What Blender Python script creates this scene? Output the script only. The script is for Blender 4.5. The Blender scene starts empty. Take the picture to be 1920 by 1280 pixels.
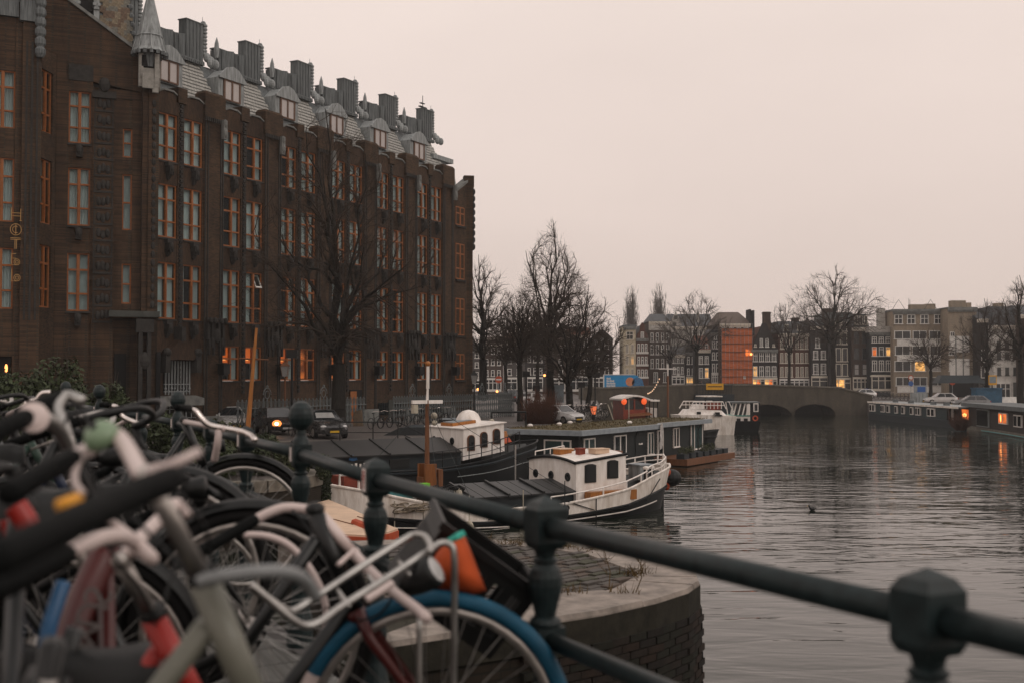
import bpy, math, random
import numpy as np
from mathutils import Vector, Matrix

# ---------------------------------------------------------------- camera, world, sun, exposure
SC = bpy.context.scene
COL = SC.collection
F = 2200.0                      # focal length in pixels of a 1920 px wide frame
CAMZ = 5.2                      # eye height above the canal
TH = math.atan(65 / F)
cam = bpy.data.cameras.new('camera')
cam.sensor_width = 36.0
cam.lens = 36.0 * F / 1920
cam.clip_start = 0.05
cam.clip_end = 3000
cam.dof.use_dof = True
cam.dof.focus_distance = 58.0
cam.dof.aperture_fstop = 3.4
co = bpy.data.objects.new('camera', cam)
COL.objects.link(co)
co.location = (0, 0, CAMZ)
co.rotation_euler = (math.pi / 2 + TH, 0, 0)
SC.camera = co

SUN_EL, SUN_AZ = math.radians(38), math.radians(120)
W = bpy.data.worlds.new('World')
SC.world = W
W.use_nodes = True
nt = W.node_tree
nt.nodes.clear()
out = nt.nodes.new('ShaderNodeOutputWorld')
bg = nt.nodes.new('ShaderNodeBackground')
sky = nt.nodes.new('ShaderNodeTexSky')
sky.sky_type = 'NISHITA'
sky.sun_disc = False
sky.sun_elevation = SUN_EL
sky.sun_rotation = SUN_AZ
tc = nt.nodes.new('ShaderNodeTexCoord')
sep = nt.nodes.new('ShaderNodeSeparateXYZ')
nt.links.new(tc.outputs['Generated'], sep.inputs[0])
rmp = nt.nodes.new('ShaderNodeValToRGB')      # overcast deck: paler and brighter towards the zenith
el = rmp.color_ramp.elements
el[0].position = 0.0
el[0].color = (0.745, 0.60, 0.535, 1)
el[1].position = 0.34
el[1].color = (0.93, 0.79, 0.715, 1)
e = rmp.color_ramp.elements.new(1.0)
e.color = (0.95, 0.87, 0.83, 1)
nt.links.new(sep.outputs['Z'], rmp.inputs[0])
nz = nt.nodes.new('ShaderNodeTexNoise')
nz.inputs['Scale'].default_value = 1.6
nz.inputs['Detail'].default_value = 4
mp = nt.nodes.new('ShaderNodeMapping')
mp.inputs['Scale'].default_value = (1, 1, 3)
nt.links.new(tc.outputs['Generated'], mp.inputs[0])
nt.links.new(mp.outputs[0], nz.inputs['Vector'])
mrn = nt.nodes.new('ShaderNodeMapRange')
mrn.inputs[1].default_value = 0.3
mrn.inputs[2].default_value = 0.7
mrn.inputs[3].default_value = 9.35
mrn.inputs[4].default_value = 10.5
nt.links.new(nz.outputs[0], mrn.inputs[0])
vm = nt.nodes.new('ShaderNodeVectorMath')
vm.operation = 'SCALE'
nt.links.new(rmp.outputs[0], vm.inputs[0])
nt.links.new(mrn.outputs[0], vm.inputs['Scale'])
mixs = nt.nodes.new('ShaderNodeMix')
mixs.data_type = 'RGBA'
mixs.inputs['Factor'].default_value = 0.94     # the cloud deck hides nearly all of the blue sky
nt.links.new(sky.outputs[0], mixs.inputs[6])
nt.links.new(vm.outputs[0], mixs.inputs[7])
nt.links.new(mixs.outputs[2], bg.inputs['Color'])
bg.inputs['Strength'].default_value = 0.10
nt.links.new(bg.outputs[0], out.inputs['Surface'])

sl = bpy.data.lights.new('sun', 'SUN')
sl.energy = 0.5
sl.angle = math.radians(25)
sl.color = (1.0, 0.93, 0.86)
so = bpy.data.objects.new('sun', sl)
COL.objects.link(so)
sd = Vector((math.sin(SUN_AZ) * math.cos(SUN_EL), math.cos(SUN_AZ) * math.cos(SUN_EL), math.sin(SUN_EL)))
so.rotation_euler = sd.to_track_quat('Z', 'Y').to_euler()
so.location = (0, 0, 80)

SC.view_settings.view_transform = 'Standard'
SC.view_settings.look = 'None'
SC.view_settings.exposure = 0.0
SC.view_settings.gamma = 1.0
SC.render.engine = 'CYCLES'
SC.cycles.use_denoising = True
SC.cycles.max_bounces = 8
SC.cycles.transparent_max_bounces = 24
SC.cycles.volume_bounces = 0
SC.cycles.caustics_reflective = False
SC.cycles.caustics_refractive = False
SC.cycles.sample_clamp_indirect = 4

R = random.Random(7)

# ---------------------------------------------------------------- helpers
def P(px, py, Y):
    """world point seen at photo pixel (px,py) at world distance Y ahead"""
    u = (px - 960) / F
    v = -(py - 640) / F
    d = Vector((u, math.cos(TH) - math.sin(TH) * v, math.sin(TH) + math.cos(TH) * v))
    s = Y / d.y
    return Vector((0, 0, CAMZ)) + d * s

def PX(px, Y):
    return (px - 960) / F * Y

def PG(px, py, z):
    """world point on the level z seen at a photo pixel"""
    u = (px - 960) / F
    v = -(py - 640) / F
    d = Vector((u, math.cos(TH) - math.sin(TH) * v, math.sin(TH) + math.cos(TH) * v))
    s = (z - CAMZ) / d.z
    return Vector((0, 0, CAMZ)) + d * s

class MB:
    """collects shapes; build() links them as ONE mesh object"""
    def __init__(s, M=None):
        s.v = []; s.f = []; s.M = M
    def add(s, vs, fs, M=None):
        o = len(s.v)
        for p in vs:
            p = Vector(p)
            if M is not None: p = M @ p
            if s.M is not None: p = s.M @ p
            s.v.append(p)
        s.f += [tuple(i + o for i in f) for f in fs]
        return s
    def box(s, x0, x1, y0, y1, z0, z1, M=None):
        return s.add([(x0,y0,z0),(x1,y0,z0),(x1,y1,z0),(x0,y1,z0),(x0,y0,z1),(x1,y0,z1),(x1,y1,z1),(x0,y1,z1)],
                     [(0,3,2,1),(4,5,6,7),(0,1,5,4),(1,2,6,5),(2,3,7,6),(3,0,4,7)], M)
    def hexa(s, v8, M=None):
        return s.add(v8, [(0,3,2,1),(4,5,6,7),(0,1,5,4),(1,2,6,5),(2,3,7,6),(3,0,4,7)], M)
    def prism(s, poly, z0, z1, M=None):
        n = len(poly)
        return s.add([(x,y,z0) for x,y in poly] + [(x,y,z1) for x,y in poly],
                     [tuple(range(n-1,-1,-1)), tuple(range(n,2*n))] + [(i,(i+1)%n,n+(i+1)%n,n+i) for i in range(n)], M)
    def vprism(s, poly, y0, y1, M=None):
        """polygon in x,z extruded along y"""
        n = len(poly)
        return s.add([(x,y0,z) for x,z in poly] + [(x,y1,z) for x,z in poly],
                     [tuple(range(n)), tuple(range(2*n-1,n-1,-1))] + [(i,n+i,n+(i+1)%n,(i+1)%n) for i in range(n)], M)
    def tube(s, pts, r, n=6, M=None, caps=True, flat=1.0):
        pts = [Vector(p) for p in pts]
        m = len(pts)
        rs = r if isinstance(r, (list, tuple)) else [r] * m
        vs, fs = [], []
        t0 = (pts[1] - pts[0]).normalized()
        a = t0.orthogonal().normalized()
        for i in range(m):
            t = (pts[min(i+1,m-1)] - pts[max(i-1,0)])
            t = t.normalized() if t.length > 1e-9 else t0
            a = (a - t * a.dot(t))
            a = a.normalized() if a.length > 1e-6 else t.orthogonal().normalized()
            b = t.cross(a)
            for k in range(n):
                an = 2 * math.pi * k / n
                vs.append(pts[i] + a * (rs[i] * math.cos(an)) + b * (rs[i] * flat * math.sin(an)))
        for i in range(m - 1):
            for k in range(n):
                fs.append((i*n+k, i*n+(k+1)%n, (i+1)*n+(k+1)%n, (i+1)*n+k))
        if caps:
            fs.append(tuple(range(n-1,-1,-1))); fs.append(tuple(range((m-1)*n, m*n)))
        return s.add(vs, fs, M)
    def lathe(s, prof, n=12, M=None, a0=0.0, a1=2*math.pi):
        m = len(prof); full = abs(a1 - a0 - 2*math.pi) < 1e-6
        vs, fs = [], []
        k_n = n if full else n + 1
        for r, z in prof:
            for k in range(k_n):
                an = a0 + (a1 - a0) * k / n
                vs.append((r*math.cos(an), r*math.sin(an), z))
        for i in range(m - 1):
            for k in range(n):
                k2 = (k+1) % k_n
                fs.append((i*k_n+k, i*k_n+k2, (i+1)*k_n+k2, (i+1)*k_n+k))
        if full:
            fs.append(tuple(range(n-1,-1,-1))); fs.append(tuple(range((m-1)*n, m*n)))
        return s.add(vs, fs, M)
    def ball(s, c, r, n=10, m=6, M=None):
        r = r if isinstance(r, (list, tuple)) else (r, r, r)
        c = Vector(c)
        T = Matrix.Translation(c) @ Matrix.Diagonal((r[0], r[1], r[2], 1))
        if M is not None: T = M @ T
        return s.lathe([(max(1e-4, math.cos(a)), math.sin(a)) for a in [(-.5 + i/m) * math.pi for i in range(m+1)]], n, T)
    def torus(s, R_, r, n=28, m=8, M=None, a0=0.0, a1=2*math.pi, sq=1.0):
        """torus in the local xz plane, centre at origin"""
        full = abs(a1-a0-2*math.pi) < 1e-6
        kn = n if full else n+1
        vs, fs = [], []
        for i in range(kn):
            a = a0 + (a1-a0)*i/n
            for j in range(m):
                b = 2*math.pi*j/m
                rr = R_ + r*math.cos(b)
                vs.append((rr*math.cos(a), r*sq*math.sin(b), rr*math.sin(a)))
        for i in range(n):
            i2 = (i+1) % kn
            for j in range(m):
                fs.append((i*m+j, i*m+(j+1)%m, i2*m+(j+1)%m, i2*m+j))
        return s.add(vs, fs, M)
    def quad(s, a, b, c, d, M=None):
        return s.add([a,b,c,d], [(0,1,2,3)], M)
    def mesh(s, name, mat, smooth=False):
        me = bpy.data.meshes.new(name)
        me.from_pydata([tuple(p) for p in s.v], [], s.f)
        if mat is not None: me.materials.append(mat)
        if smooth:
            me.polygons.foreach_set('use_smooth', [True]*len(me.polygons))
        me.update()
        return me
    def build(s, name, mat, parent=None, smooth=False, world=False, **tags):
        if world and parent is not None:
            Mw = parent.matrix_basis.copy(); q = parent.parent
            while q is not None: Mw = q.matrix_basis @ Mw; q = q.parent
            Mi = Mw.inverted()
            s.v = [Mi @ p for p in s.v]
        return obj(name, s.mesh(name, mat, smooth), parent, **tags)

def tag(o, label=None, cat=None, group=None, kind=None):
    if label: o['label'] = label
    if cat: o['category'] = cat
    if group: o['group'] = group
    if kind: o['kind'] = kind
    return o

def obj(name, me, parent=None, loc=None, rotz=None, M=None, **tags):
    o = bpy.data.objects.new(name, me)
    COL.objects.link(o)
    if parent is not None: o.parent = parent
    if loc is not None: o.location = loc
    if rotz is not None: o.rotation_euler = (0, 0, rotz)
    if M is not None: o.matrix_basis = M
    return tag(o, **tags)

def empty(name, loc=(0,0,0), rotz=0.0, label=None, cat=None, group=None, M=None):
    o = bpy.data.objects.new(name, None)
    o.empty_display_size = 0.2
    COL.objects.link(o)
    if M is not None: o.matrix_basis = M
    else: o.matrix_basis = Matrix.Translation(Vector(loc)) @ Matrix.Rotation(rotz, 4, 'Z')
    return tag(o, label, cat, group)

KIDS = {}
def copy_tree(o, parent=None):
    c = o.copy(); COL.objects.link(c)
    if parent is not None: c.parent = parent
    for ch in [x for x in COL.objects if x.parent == o] if o not in KIDS else KIDS[o]:
        copy_tree(ch, c)
    return c

def npmesh(name, verts, quads, mat, smooth=False):
    """mesh from numpy arrays of vertices and quads"""
    me = bpy.data.meshes.new(name)
    nv, nf = len(verts), len(quads)
    me.vertices.add(nv)
    me.vertices.foreach_set('co', np.asarray(verts, dtype=np.float32).ravel())
    me.loops.add(nf * 4)
    me.loops.foreach_set('vertex_index', np.asarray(quads, dtype=np.int32).ravel())
    me.polygons.add(nf)
    me.polygons.foreach_set('loop_start', np.arange(0, nf*4, 4, dtype=np.int32))
    if smooth: me.polygons.foreach_set('use_smooth', np.ones(nf, dtype=bool))
    me.materials.append(mat)
    me.update(calc_edges=True)
    me.validate()
    return me

# ---------------------------------------------------------------- materials
def _pr(m):
    return m.node_tree.nodes['Principled BSDF']

def mat(name, col, rough=0.6, metal=0.0, var=0.25, scale=3.0, bump=0.0, spec=0.28, emit=None, es=0.0, stretch=(1,1,1), dirt=None, coat=0.0):
    m = bpy.data.materials.new(name)
    m.use_nodes = True
    t = m.node_tree
    b = _pr(m)
    b.inputs['Roughness'].default_value = rough
    b.inputs['Metallic'].default_value = metal
    b.inputs['Specular IOR Level'].default_value = spec
    b.inputs['Coat Weight'].default_value = coat
    c = (*col, 1)
    b.inputs['Base Color'].default_value = c
    if emit:
        b.inputs['Emission Color'].default_value = (*emit, 1)
        b.inputs['Emission Strength'].default_value = es
    if var > 0 or bump > 0:
        tcn = t.nodes.new('ShaderNodeTexCoord')
        mpn = t.nodes.new('ShaderNodeMapping')
        mpn.inputs['Scale'].default_value = stretch
        t.links.new(tcn.outputs['Object'], mpn.inputs[0])
        n = t.nodes.new('ShaderNodeTexNoise')
        n.inputs['Scale'].default_value = scale
        n.inputs['Detail'].default_value = 6
        n.inputs['Roughness'].default_value = 0.65
        t.links.new(mpn.outputs[0], n.inputs['Vector'])
        if var > 0:
            r = t.nodes.new('ShaderNodeValToRGB')
            d = dirt if dirt else tuple(x*(1-var) for x in col)
            r.color_ramp.elements[0].position = 0.32
            r.color_ramp.elements[0].color = (*d, 1)
            r.color_ramp.elements[1].position = 0.66
            r.color_ramp.elements[1].color = (*[min(1, x*(1+var*0.6)) for x in col], 1)
            t.links.new(n.outputs[0], r.inputs[0])
            t.links.new(r.outputs[0], b.inputs['Base Color'])
            mr = t.nodes.new('ShaderNodeMapRange')
            mr.inputs[3].default_value = max(0.02, rough-0.12)
            mr.inputs[4].default_value = min(1, rough+0.12)
            t.links.new(n.outputs[0], mr.inputs[0])
            t.links.new(mr.outputs[0], b.inputs['Roughness'])
        if bump > 0:
            bp = t.nodes.new('ShaderNodeBump')
            bp.inputs['Strength'].default_value = bump
            bp.inputs['Distance'].default_value = 0.02
            t.links.new(n.outputs[0], bp.inputs['Height'])
            t.links.new(bp.outputs[0], b.inputs['Normal'])
    return m

def brick_mat(name, c1, c2, mortar, w=0.22, h=0.065, var=0.5, rough=0.85, vert=False, streak=0.35):
    """brick courses laid in the wall's own plane: u = x+y, v = z of the object"""
    m = bpy.data.materials.new(name)
    m.use_nodes = True
    t = m.node_tree; b = _pr(m)
    b.inputs['Roughness'].default_value = rough
    b.inputs['Specular IOR Level'].default_value = 0.12
    tcn = t.nodes.new('ShaderNodeTexCoord')
    sp = t.nodes.new('ShaderNodeSeparateXYZ')
    t.links.new(tcn.outputs['Object'], sp.inputs[0])
    ad = t.nodes.new('ShaderNodeMath'); ad.operation = 'ADD'
    t.links.new(sp.outputs[0], ad.inputs[0]); t.links.new(sp.outputs[1], ad.inputs[1])
    cb = t.nodes.new('ShaderNodeCombineXYZ')
    if vert:
        t.links.new(sp.outputs[2], cb.inputs[0]); t.links.new(ad.outputs[0], cb.inputs[1])
    else:
        t.links.new(ad.outputs[0], cb.inputs[0]); t.links.new(sp.outputs[2], cb.inputs[1])
    bt = t.nodes.new('ShaderNodeTexBrick')
    bt.inputs['Color1'].default_value = (*c1, 1)
    bt.inputs['Color2'].default_value = (*c2, 1)
    bt.inputs['Mortar'].default_value = (*mortar, 1)
    bt.inputs['Scale'].default_value = 1.0
    bt.inputs['Brick Width'].default_value = w
    bt.inputs['Row Height'].default_value = h
    bt.inputs['Mortar Size'].default_value = h * 0.13
    bt.inputs['Bias'].default_value = -0.1
    t.links.new(cb.outputs[0], bt.inputs['Vector'])
    n = t.nodes.new('ShaderNodeTexNoise')
    n.inputs['Scale'].default_value = 0.55
    n.inputs['Detail'].default_value = 8
    n.inputs['Roughness'].default_value = 0.7
    mp2 = t.nodes.new('ShaderNodeMapping')
    mp2.inputs['Scale'].default_value = (1.6, 1.6, 0.45)     # rain streaks run down
    t.links.new(tcn.outputs['Object'], mp2.inputs[0])
    t.links.new(mp2.outputs[0], n.inputs['Vector'])
    r = t.nodes.new('ShaderNodeValToRGB')
    r.color_ramp.elements[0].position = 0.3
    r.color_ramp.elements[0].color = (1-streak, 1-streak*0.95, 1-streak*0.85, 1)
    r.color_ramp.elements[1].position = 0.7
    r.color_ramp.elements[1].color = (1+streak*0.6, 1+streak*0.5, 1+streak*0.4, 1)
    t.links.new(n.outputs[0], r.inputs[0])
    mx = t.nodes.new('ShaderNodeMix'); mx.data_type = 'RGBA'; mx.blend_type = 'MULTIPLY'
    mx.inputs['Factor'].default_value = 1
    t.links.new(bt.outputs['Color'], mx.inputs[6]); t.links.new(r.outputs[0], mx.inputs[7])
    t.links.new(mx.outputs[2], b.inputs['Base Color'])
    bp = t.nodes.new('ShaderNodeBump'); bp.invert = True
    bp.inputs['Strength'].default_value = 0.6; bp.inputs['Distance'].default_value = 0.01
    t.links.new(bt.outputs['Fac'], bp.inputs['Height'])
    t.links.new(bp.outputs[0], b.inputs['Normal'])
    return m

def glass_mat(name, tint=(0.02,0.025,0.028), see=0.55, rough=0.04):
    """window pane: a mirror-like film over a partly see-through, slightly dirty pane"""
    m = bpy.data.materials.new(name)
    m.use_nodes = True
    t = m.node_tree; b = _pr(m)
    b.inputs['Base Color'].default_value = (*tint, 1)
    b.inputs['Roughness'].default_value = rough
    b.inputs['Specular IOR Level'].default_value = 0.6
    tr = t.nodes.new('ShaderNodeBsdfTransparent')
    tr.inputs[0].default_value = (0.86, 0.92, 0.92, 1)
    ms = t.nodes.new('ShaderNodeMixShader')
    ms.inputs[0].default_value = see
    o = t.nodes['Material Output']
    t.links.new(b.outputs[0], ms.inputs[1]); t.links.new(tr.outputs[0], ms.inputs[2])
    t.links.new(ms.outputs[0], o.inputs['Surface'])
    return m

def glow(name, col, s):
    m = bpy.data.materials.new(name)
    m.use_nodes = True
    b = _pr(m)
    b.inputs['Base Color'].default_value = (*[x*0.3 for x in col], 1)
    b.inputs['Emission Color'].default_value = (*col, 1)
    b.inputs['Emission Strength'].default_value = s
    return m

def room_glow(name, col, s, sc=1.2):
    """a lit room seen through the window: bright near its lamp, uneven"""
    m = glow(name, col, s)
    t = m.node_tree; b = _pr(m)
    tcn = t.nodes.new('ShaderNodeTexCoord')
    n = t.nodes.new('ShaderNodeTexNoise'); n.inputs['Scale'].default_value = sc; n.inputs['Detail'].default_value = 3
    t.links.new(tcn.outputs['Object'], n.inputs['Vector'])
    mr = t.nodes.new('ShaderNodeMapRange')
    mr.inputs[1].default_value = 0.35; mr.inputs[2].default_value = 0.68
    mr.inputs[3].default_value = s*0.12; mr.inputs[4].default_value = s*1.5
    t.links.new(n.outputs[0], mr.inputs[0])
    t.links.new(mr.outputs[0], b.inputs['Emission Strength'])
    return m

M_ = {}
M_['hotel_brick'] = brick_mat('hotel_brick', (0.094,0.054,0.032), (0.036,0.025,0.017), (0.044,0.040,0.031), streak=.5)
M_['hotel_brick_v'] = brick_mat('hotel_brick_upright', (0.090,0.051,0.031), (0.036,0.024,0.017), (0.040,0.036,0.028), vert=True, streak=.5)
M_['hotel_dark'] = mat('dark_carved_brick', (0.034,0.032,0.029), 0.85, var=0.45, scale=4, bump=0.5)
M_['lead'] = mat('weathered_lead', (0.27,0.29,0.29), 0.55, metal=0.0, var=0.5, scale=2.2, bump=0.3, stretch=(3,3,0.4))
M_['lead_dark'] = mat('dark_lead_boards', (0.115,0.128,0.13), 0.6, var=0.65, scale=2.6, bump=0.5, stretch=(6,6,0.35))
M_['stone'] = mat('grey_stone', (0.17,0.175,0.165), 0.85, var=0.4, scale=2, bump=0.4)
M_['stone_dark'] = mat('dark_wet_stone', (0.062,0.066,0.060), 0.85, var=0.4, scale=2, bump=0.4)  # darker, slightly greenish tone of the grey stone
M_['stone_pale'] = mat('pale_stone', (0.27,0.26,0.235), 0.8, var=0.35, scale=3, bump=0.3)
M_['slate'] = mat('roof_slates', (0.33,0.325,0.30), 0.7, var=0.3, scale=5, bump=0.15)
M_['shing_a'] = mat('roof_shingle_tan', (0.22,0.18,0.125), 0.85, var=0.5, scale=7, bump=0.5)
M_['shing_b'] = mat('roof_shingle_brown', (0.15,0.105,0.075), 0.85, var=0.5, scale=7, bump=0.5)
M_['shing_c'] = mat('roof_shingle_grey', (0.17,0.165,0.14), 0.85, var=0.5, scale=7, bump=0.5)
M_['orange_wood'] = mat('orange_varnished_frames', (0.275,0.094,0.026), 0.5, var=0.3, scale=6)
M_['pane'] = glass_mat('hotel_window_pane', see=0.88)
M_['pane_far'] = glass_mat('house_window_pane', (0.018,0.022,0.024), see=0.25, rough=0.08)
M_['curtain'] = mat('net_curtain', (0.86,0.88,0.87), 0.9, var=0.25, scale=5, stretch=(8,8,0.3))
M_['room'] = mat('unlit_room', (0.02,0.018,0.016), 0.9, var=0.3)
M_['lit_orange'] = room_glow('warm_lit_room', (1.0,0.21,0.035), 0.75)
M_['lit_strong'] = glow('strong_orange_room', (1.0,0.17,0.02), 0.62)
M_['lit_lamp'] = glow('lampshade_glow', (1.0,0.36,0.10), 3.2)
M_['lit_yellow'] = room_glow('yellow_lit_room', (1.0,0.50,0.14), 1.15)
M_['white_frame'] = mat('white_window_frame', (0.62,0.60,0.56), 0.5, var=0.15)
M_['white_paint'] = mat('white_paint', (0.80,0.76,0.72), 0.45, var=0.14, scale=2.2, bump=0.05, stretch=(1.5,1.5,.4), dirt=(0.62,0.56,0.50))
M_['off_white'] = mat('off_white_hull', (0.72,0.68,0.63), 0.5, var=0.3, scale=2.4, stretch=(1.6,1.6,0.35), dirt=(0.50,0.43,0.36), bump=.08)
M_['black_hull'] = mat('black_hull', (0.008,0.010,0.011), 0.45, spec=.2, var=0.5, scale=1.5)
M_['navy'] = mat('dark_blue_grey', (0.018,0.025,0.029), 0.5, spec=.25, var=0.3)
M_['asphalt'] = mat('asphalt', (0.055,0.052,0.050), 0.85, var=0.3, scale=1.2, bump=0.2)
M_['iron'] = mat('dark_green_iron', (0.0125,0.0215,0.0225), 0.45, spec=.28, var=0.5, scale=26, bump=0.18)
M_['black'] = mat('black_paint', (0.007,0.008,0.008), 0.45, spec=.3, var=0.3, scale=8)
M_['rubber'] = mat('black_rubber', (0.010,0.010,0.010), 0.7, spec=.15, var=0.3, scale=14, bump=0.1)
M_['chrome'] = mat('chrome', (0.70,0.64,0.60), 0.22, metal=1.0, var=0.2, scale=20)
M_['steel'] = mat('brushed_steel', (0.42,0.41,0.39), 0.42, metal=1.0, var=0.25, scale=14)
M_['wood_orange'] = mat('orange_varnished_wood', (0.34,0.13,0.03), 0.4, var=0.3, scale=3, stretch=(4,4,0.4))
M_['wood_brown'] = mat('brown_wood', (0.16,0.065,0.028), 0.5, var=0.3, scale=3, stretch=(4,4,0.4))
M_['bark'] = mat('tree_bark', (0.022,0.020,0.017), 0.95, spec=.1, var=0.5, scale=6, bump=0.8, stretch=(2,2,0.5))
M_['twig'] = mat('bare_twigs', (0.050,0.039,0.031), 0.95, spec=.1, var=0.0)
M_['leaf'] = mat('dark_green_leaves', (0.038,0.052,0.020), 0.6, var=0.65, scale=1.1)
M_['leaf2'] = mat('olive_leaves', (0.045,0.052,0.020), 0.6, var=0.6, scale=1.1)
# ---------------------------------------------------------------- water, land, quays
def water_mat():
    m = bpy.data.materials.new('canal_water')
    m.use_nodes = True
    t = m.node_tree; b = _pr(m)
    b.inputs['Base Color'].default_value = (0.007, 0.011, 0.007, 1)
    b.inputs['Roughness'].default_value = 0.035
    b.inputs['IOR'].default_value = 1.33
    b.inputs['Specular IOR Level'].default_value = 0.35
    tcn = t.nodes.new('ShaderNodeTexCoord')
    def noise(scale, stretch, detail, rot=0.0):
        mpn = t.nodes.new('ShaderNodeMapping')
        mpn.inputs['Scale'].default_value = stretch
        mpn.inputs['Rotation'].default_value = (0, 0, rot)
        t.links.new(tcn.outputs['Object'], mpn.inputs[0])
        n = t.nodes.new('ShaderNodeTexNoise')
        n.inputs['Scale'].default_value = scale
        n.inputs['Detail'].default_value = detail
        n.inputs['Roughness'].default_value = 0.5
        n.inputs['Distortion'].default_value = 0.6
        t.links.new(mpn.outputs[0], n.inputs['Vector'])
        return n
    a = noise(0.84, (0.50, 1.25, 1), 2.0, 0.22)
    c = noise(2.2, (0.55, 1.2, 1), 1.2, -0.2)
    big = noise(0.05, (1.0, 1.6, 1), 2)
    mr = t.nodes.new('ShaderNodeMapRange')          # breeze comes in patches: calm near the bridge, ruffled further out
    mr.inputs[1].default_value = 0.38; mr.inputs[2].default_value = 0.62
    mr.inputs[3].default_value = 0.35; mr.inputs[4].default_value = 1.0
    t.links.new(big.outputs[0], mr.inputs[0])
    mu = t.nodes.new('ShaderNodeMath'); mu.operation = 'MULTIPLY'; mu.inputs[1].default_value = 0.16
    t.links.new(c.outputs[0], mu.inputs[0])
    ad = t.nodes.new('ShaderNodeMath'); ad.operation = 'ADD'
    t.links.new(a.outputs[0], ad.inputs[0]); t.links.new(mu.outputs[0], ad.inputs[1])
    m2 = t.nodes.new('ShaderNodeMath'); m2.operation = 'MULTIPLY'
    t.links.new(ad.outputs[0], m2.inputs[0]); t.links.new(mr.outputs[0], m2.inputs[1])
    bp = t.nodes.new('ShaderNodeBump')
    bp.inputs['Strength'].default_value = 1.0
    bp.inputs['Distance'].default_value = 0.072
    t.links.new(m2.outputs[0], bp.inputs['Height'])
    t.links.new(bp.outputs[0], b.inputs['Normal'])
    return m
M_['water'] = water_mat()
MB().box(-300, 300, -60, 700, -0.8, 0.0).build('canal_water', M_['water'], kind='structure')

M_['cobble_road'] = brick_mat('brick_paved_road', (0.135,0.118,0.108), (0.10,0.088,0.082), (0.05,0.046,0.043), w=0.22, h=0.11, rough=0.6)
def flat_brick(name, c1, c2, mo, w, h, rough):
    m = brick_mat(name, c1, c2, mo, w, h, rough=rough)
    t = m.node_tree
    for n in t.nodes:                      # lay the courses flat: u = x, v = y
        if n.type == 'COMBXYZ': cbn = n
        if n.type == 'SEPXYZ': spn = n
    for l in list(t.links):
        if l.to_node == cbn: t.links.remove(l)
    t.links.new(spn.outputs[0], cbn.inputs[0]); t.links.new(spn.outputs[1], cbn.inputs[1])
    return m
M_['road'] = flat_brick('street_clinkers', (0.145,0.128,0.12), (0.11,0.10,0.092), (0.06,0.055,0.05), 0.22, 0.10, 0.55)
M_['quay_brick'] = brick_mat('quay_wall_brick', (0.034,0.027,0.020), (0.024,0.021,0.016), (0.022,0.021,0.017), streak=0.45)
M_['coping'] = mat('worn_granite_coping', (0.25,0.215,0.185), 0.7, var=0.45, scale=5, bump=0.25)
M_['coping_dark'] = mat('mossy_coping', (0.15,0.135,0.11), 0.85, var=0.45, scale=4, bump=0.3)
M_['soil'] = mat('dark_soil', (0.035,0.032,0.022), 0.95, var=0.5, scale=2, bump=0.5)

QZ = 2.0
# the near quay on the hotel side (street level QZ)
quay_edge = [(-60,30), (-13.5,30), (-13.5,34.5)] + \
    [(-9.6 + 3.35*math.cos(a), 38.2 + 3.35*math.sin(a)) for a in [math.radians(-150 + 25*i) for i in range(9)]] + \
    [(-9.0,46), (-15.0,50), (-13.0,56.8), (-2.2,57.0), (4.0,76), (8.4,110), (11.4,157), (11.4,300), (-140,300), (-140,30)]
MB().prism(quay_edge, -0.7, QZ).build('quay_street', M_['road'], kind='structure')
wall = MB(); cop = MB()
for a, b in zip(quay_edge[1:18], quay_edge[2:19]):
    a, b = Vector((*a,0)), Vector((*b,0)); d = b - a; L = d.length
    if L < 0.01: continue
    ang = math.atan2(d.y, d.x)
    T = Matrix.Translation(a) @ Matrix.Rotation(ang, 4, 'Z')
    wall.box(0, L+0.02, -0.06, 0.2, -0.6, QZ-0.30, T)
ce = quay_edge[1:18]
for a, b in zip(ce, ce[1:]):
    a, b = Vector((*a,0)), Vector((*b,0)); d = b - a; L = d.length
    ang = math.atan2(d.y, d.x)
    n = max(1, int(L/1.4))
    T = Matrix.Translation(a) @ Matrix.Rotation(ang, 4, 'Z')
    for i in range(n):
        cop.box(i*L/n+0.008, (i+1)*L/n-0.008, -0.12, 0.42, QZ-0.30, QZ+0.05+0.008*(i%3), T)
qw = empty('quay_wall', (0,0,0), 0, 'brick quay wall with stone coping along the hotel street', 'quay wall')
wall.build('wall_face', M_['quay_brick'], qw)
cop.build('coping_stones', M_['coping_dark'], qw)

# far shore: the land behind the far bridge and to the right
far_land = [(11.0,171), (48.5,171), (47.0,150), (49.2,118), (51,96), (60,60), (300,60), (300,700), (-300,700), (-300,300.5), (11.0,300.5)]
MB().prism(far_land, -0.7, 1.75).build('far_quay_street', M_['road'], kind='structure')
fq = MB()
fe = [(48.5,157.5), (47.0,150), (49.2,118), (51,96), (60,60)]
for a, b in zip(fe, fe[1:]):
    a, b = Vector((*a,0)), Vector((*b,0)); d = b - a; L = d.length
    T = Matrix.Translation(a) @ Matrix.Rotation(math.atan2(d.y, d.x), 4, 'Z')
    fq.box(0, L, -0.08, 0.3, -0.6, 1.5, T)
fqo = empty('far_quay_wall', (0,0,0), 0, 'dark brick quay wall behind the houseboats on the right bank', 'quay wall')
fq.build('wall_face', M_['quay_brick'], fqo)
fc = MB()
for a, b in zip(fe, fe[1:]):
    a, b = Vector((*a,0)), Vector((*b,0)); d = b - a; L = d.length
    T = Matrix.Translation(a) @ Matrix.Rotation(math.atan2(d.y, d.x), 4, 'Z')
    fc.box(0, L, -0.14, 0.5, 1.5, 1.82, T)
fc.build('coping_stones', M_['coping_dark'], fqo)

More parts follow.
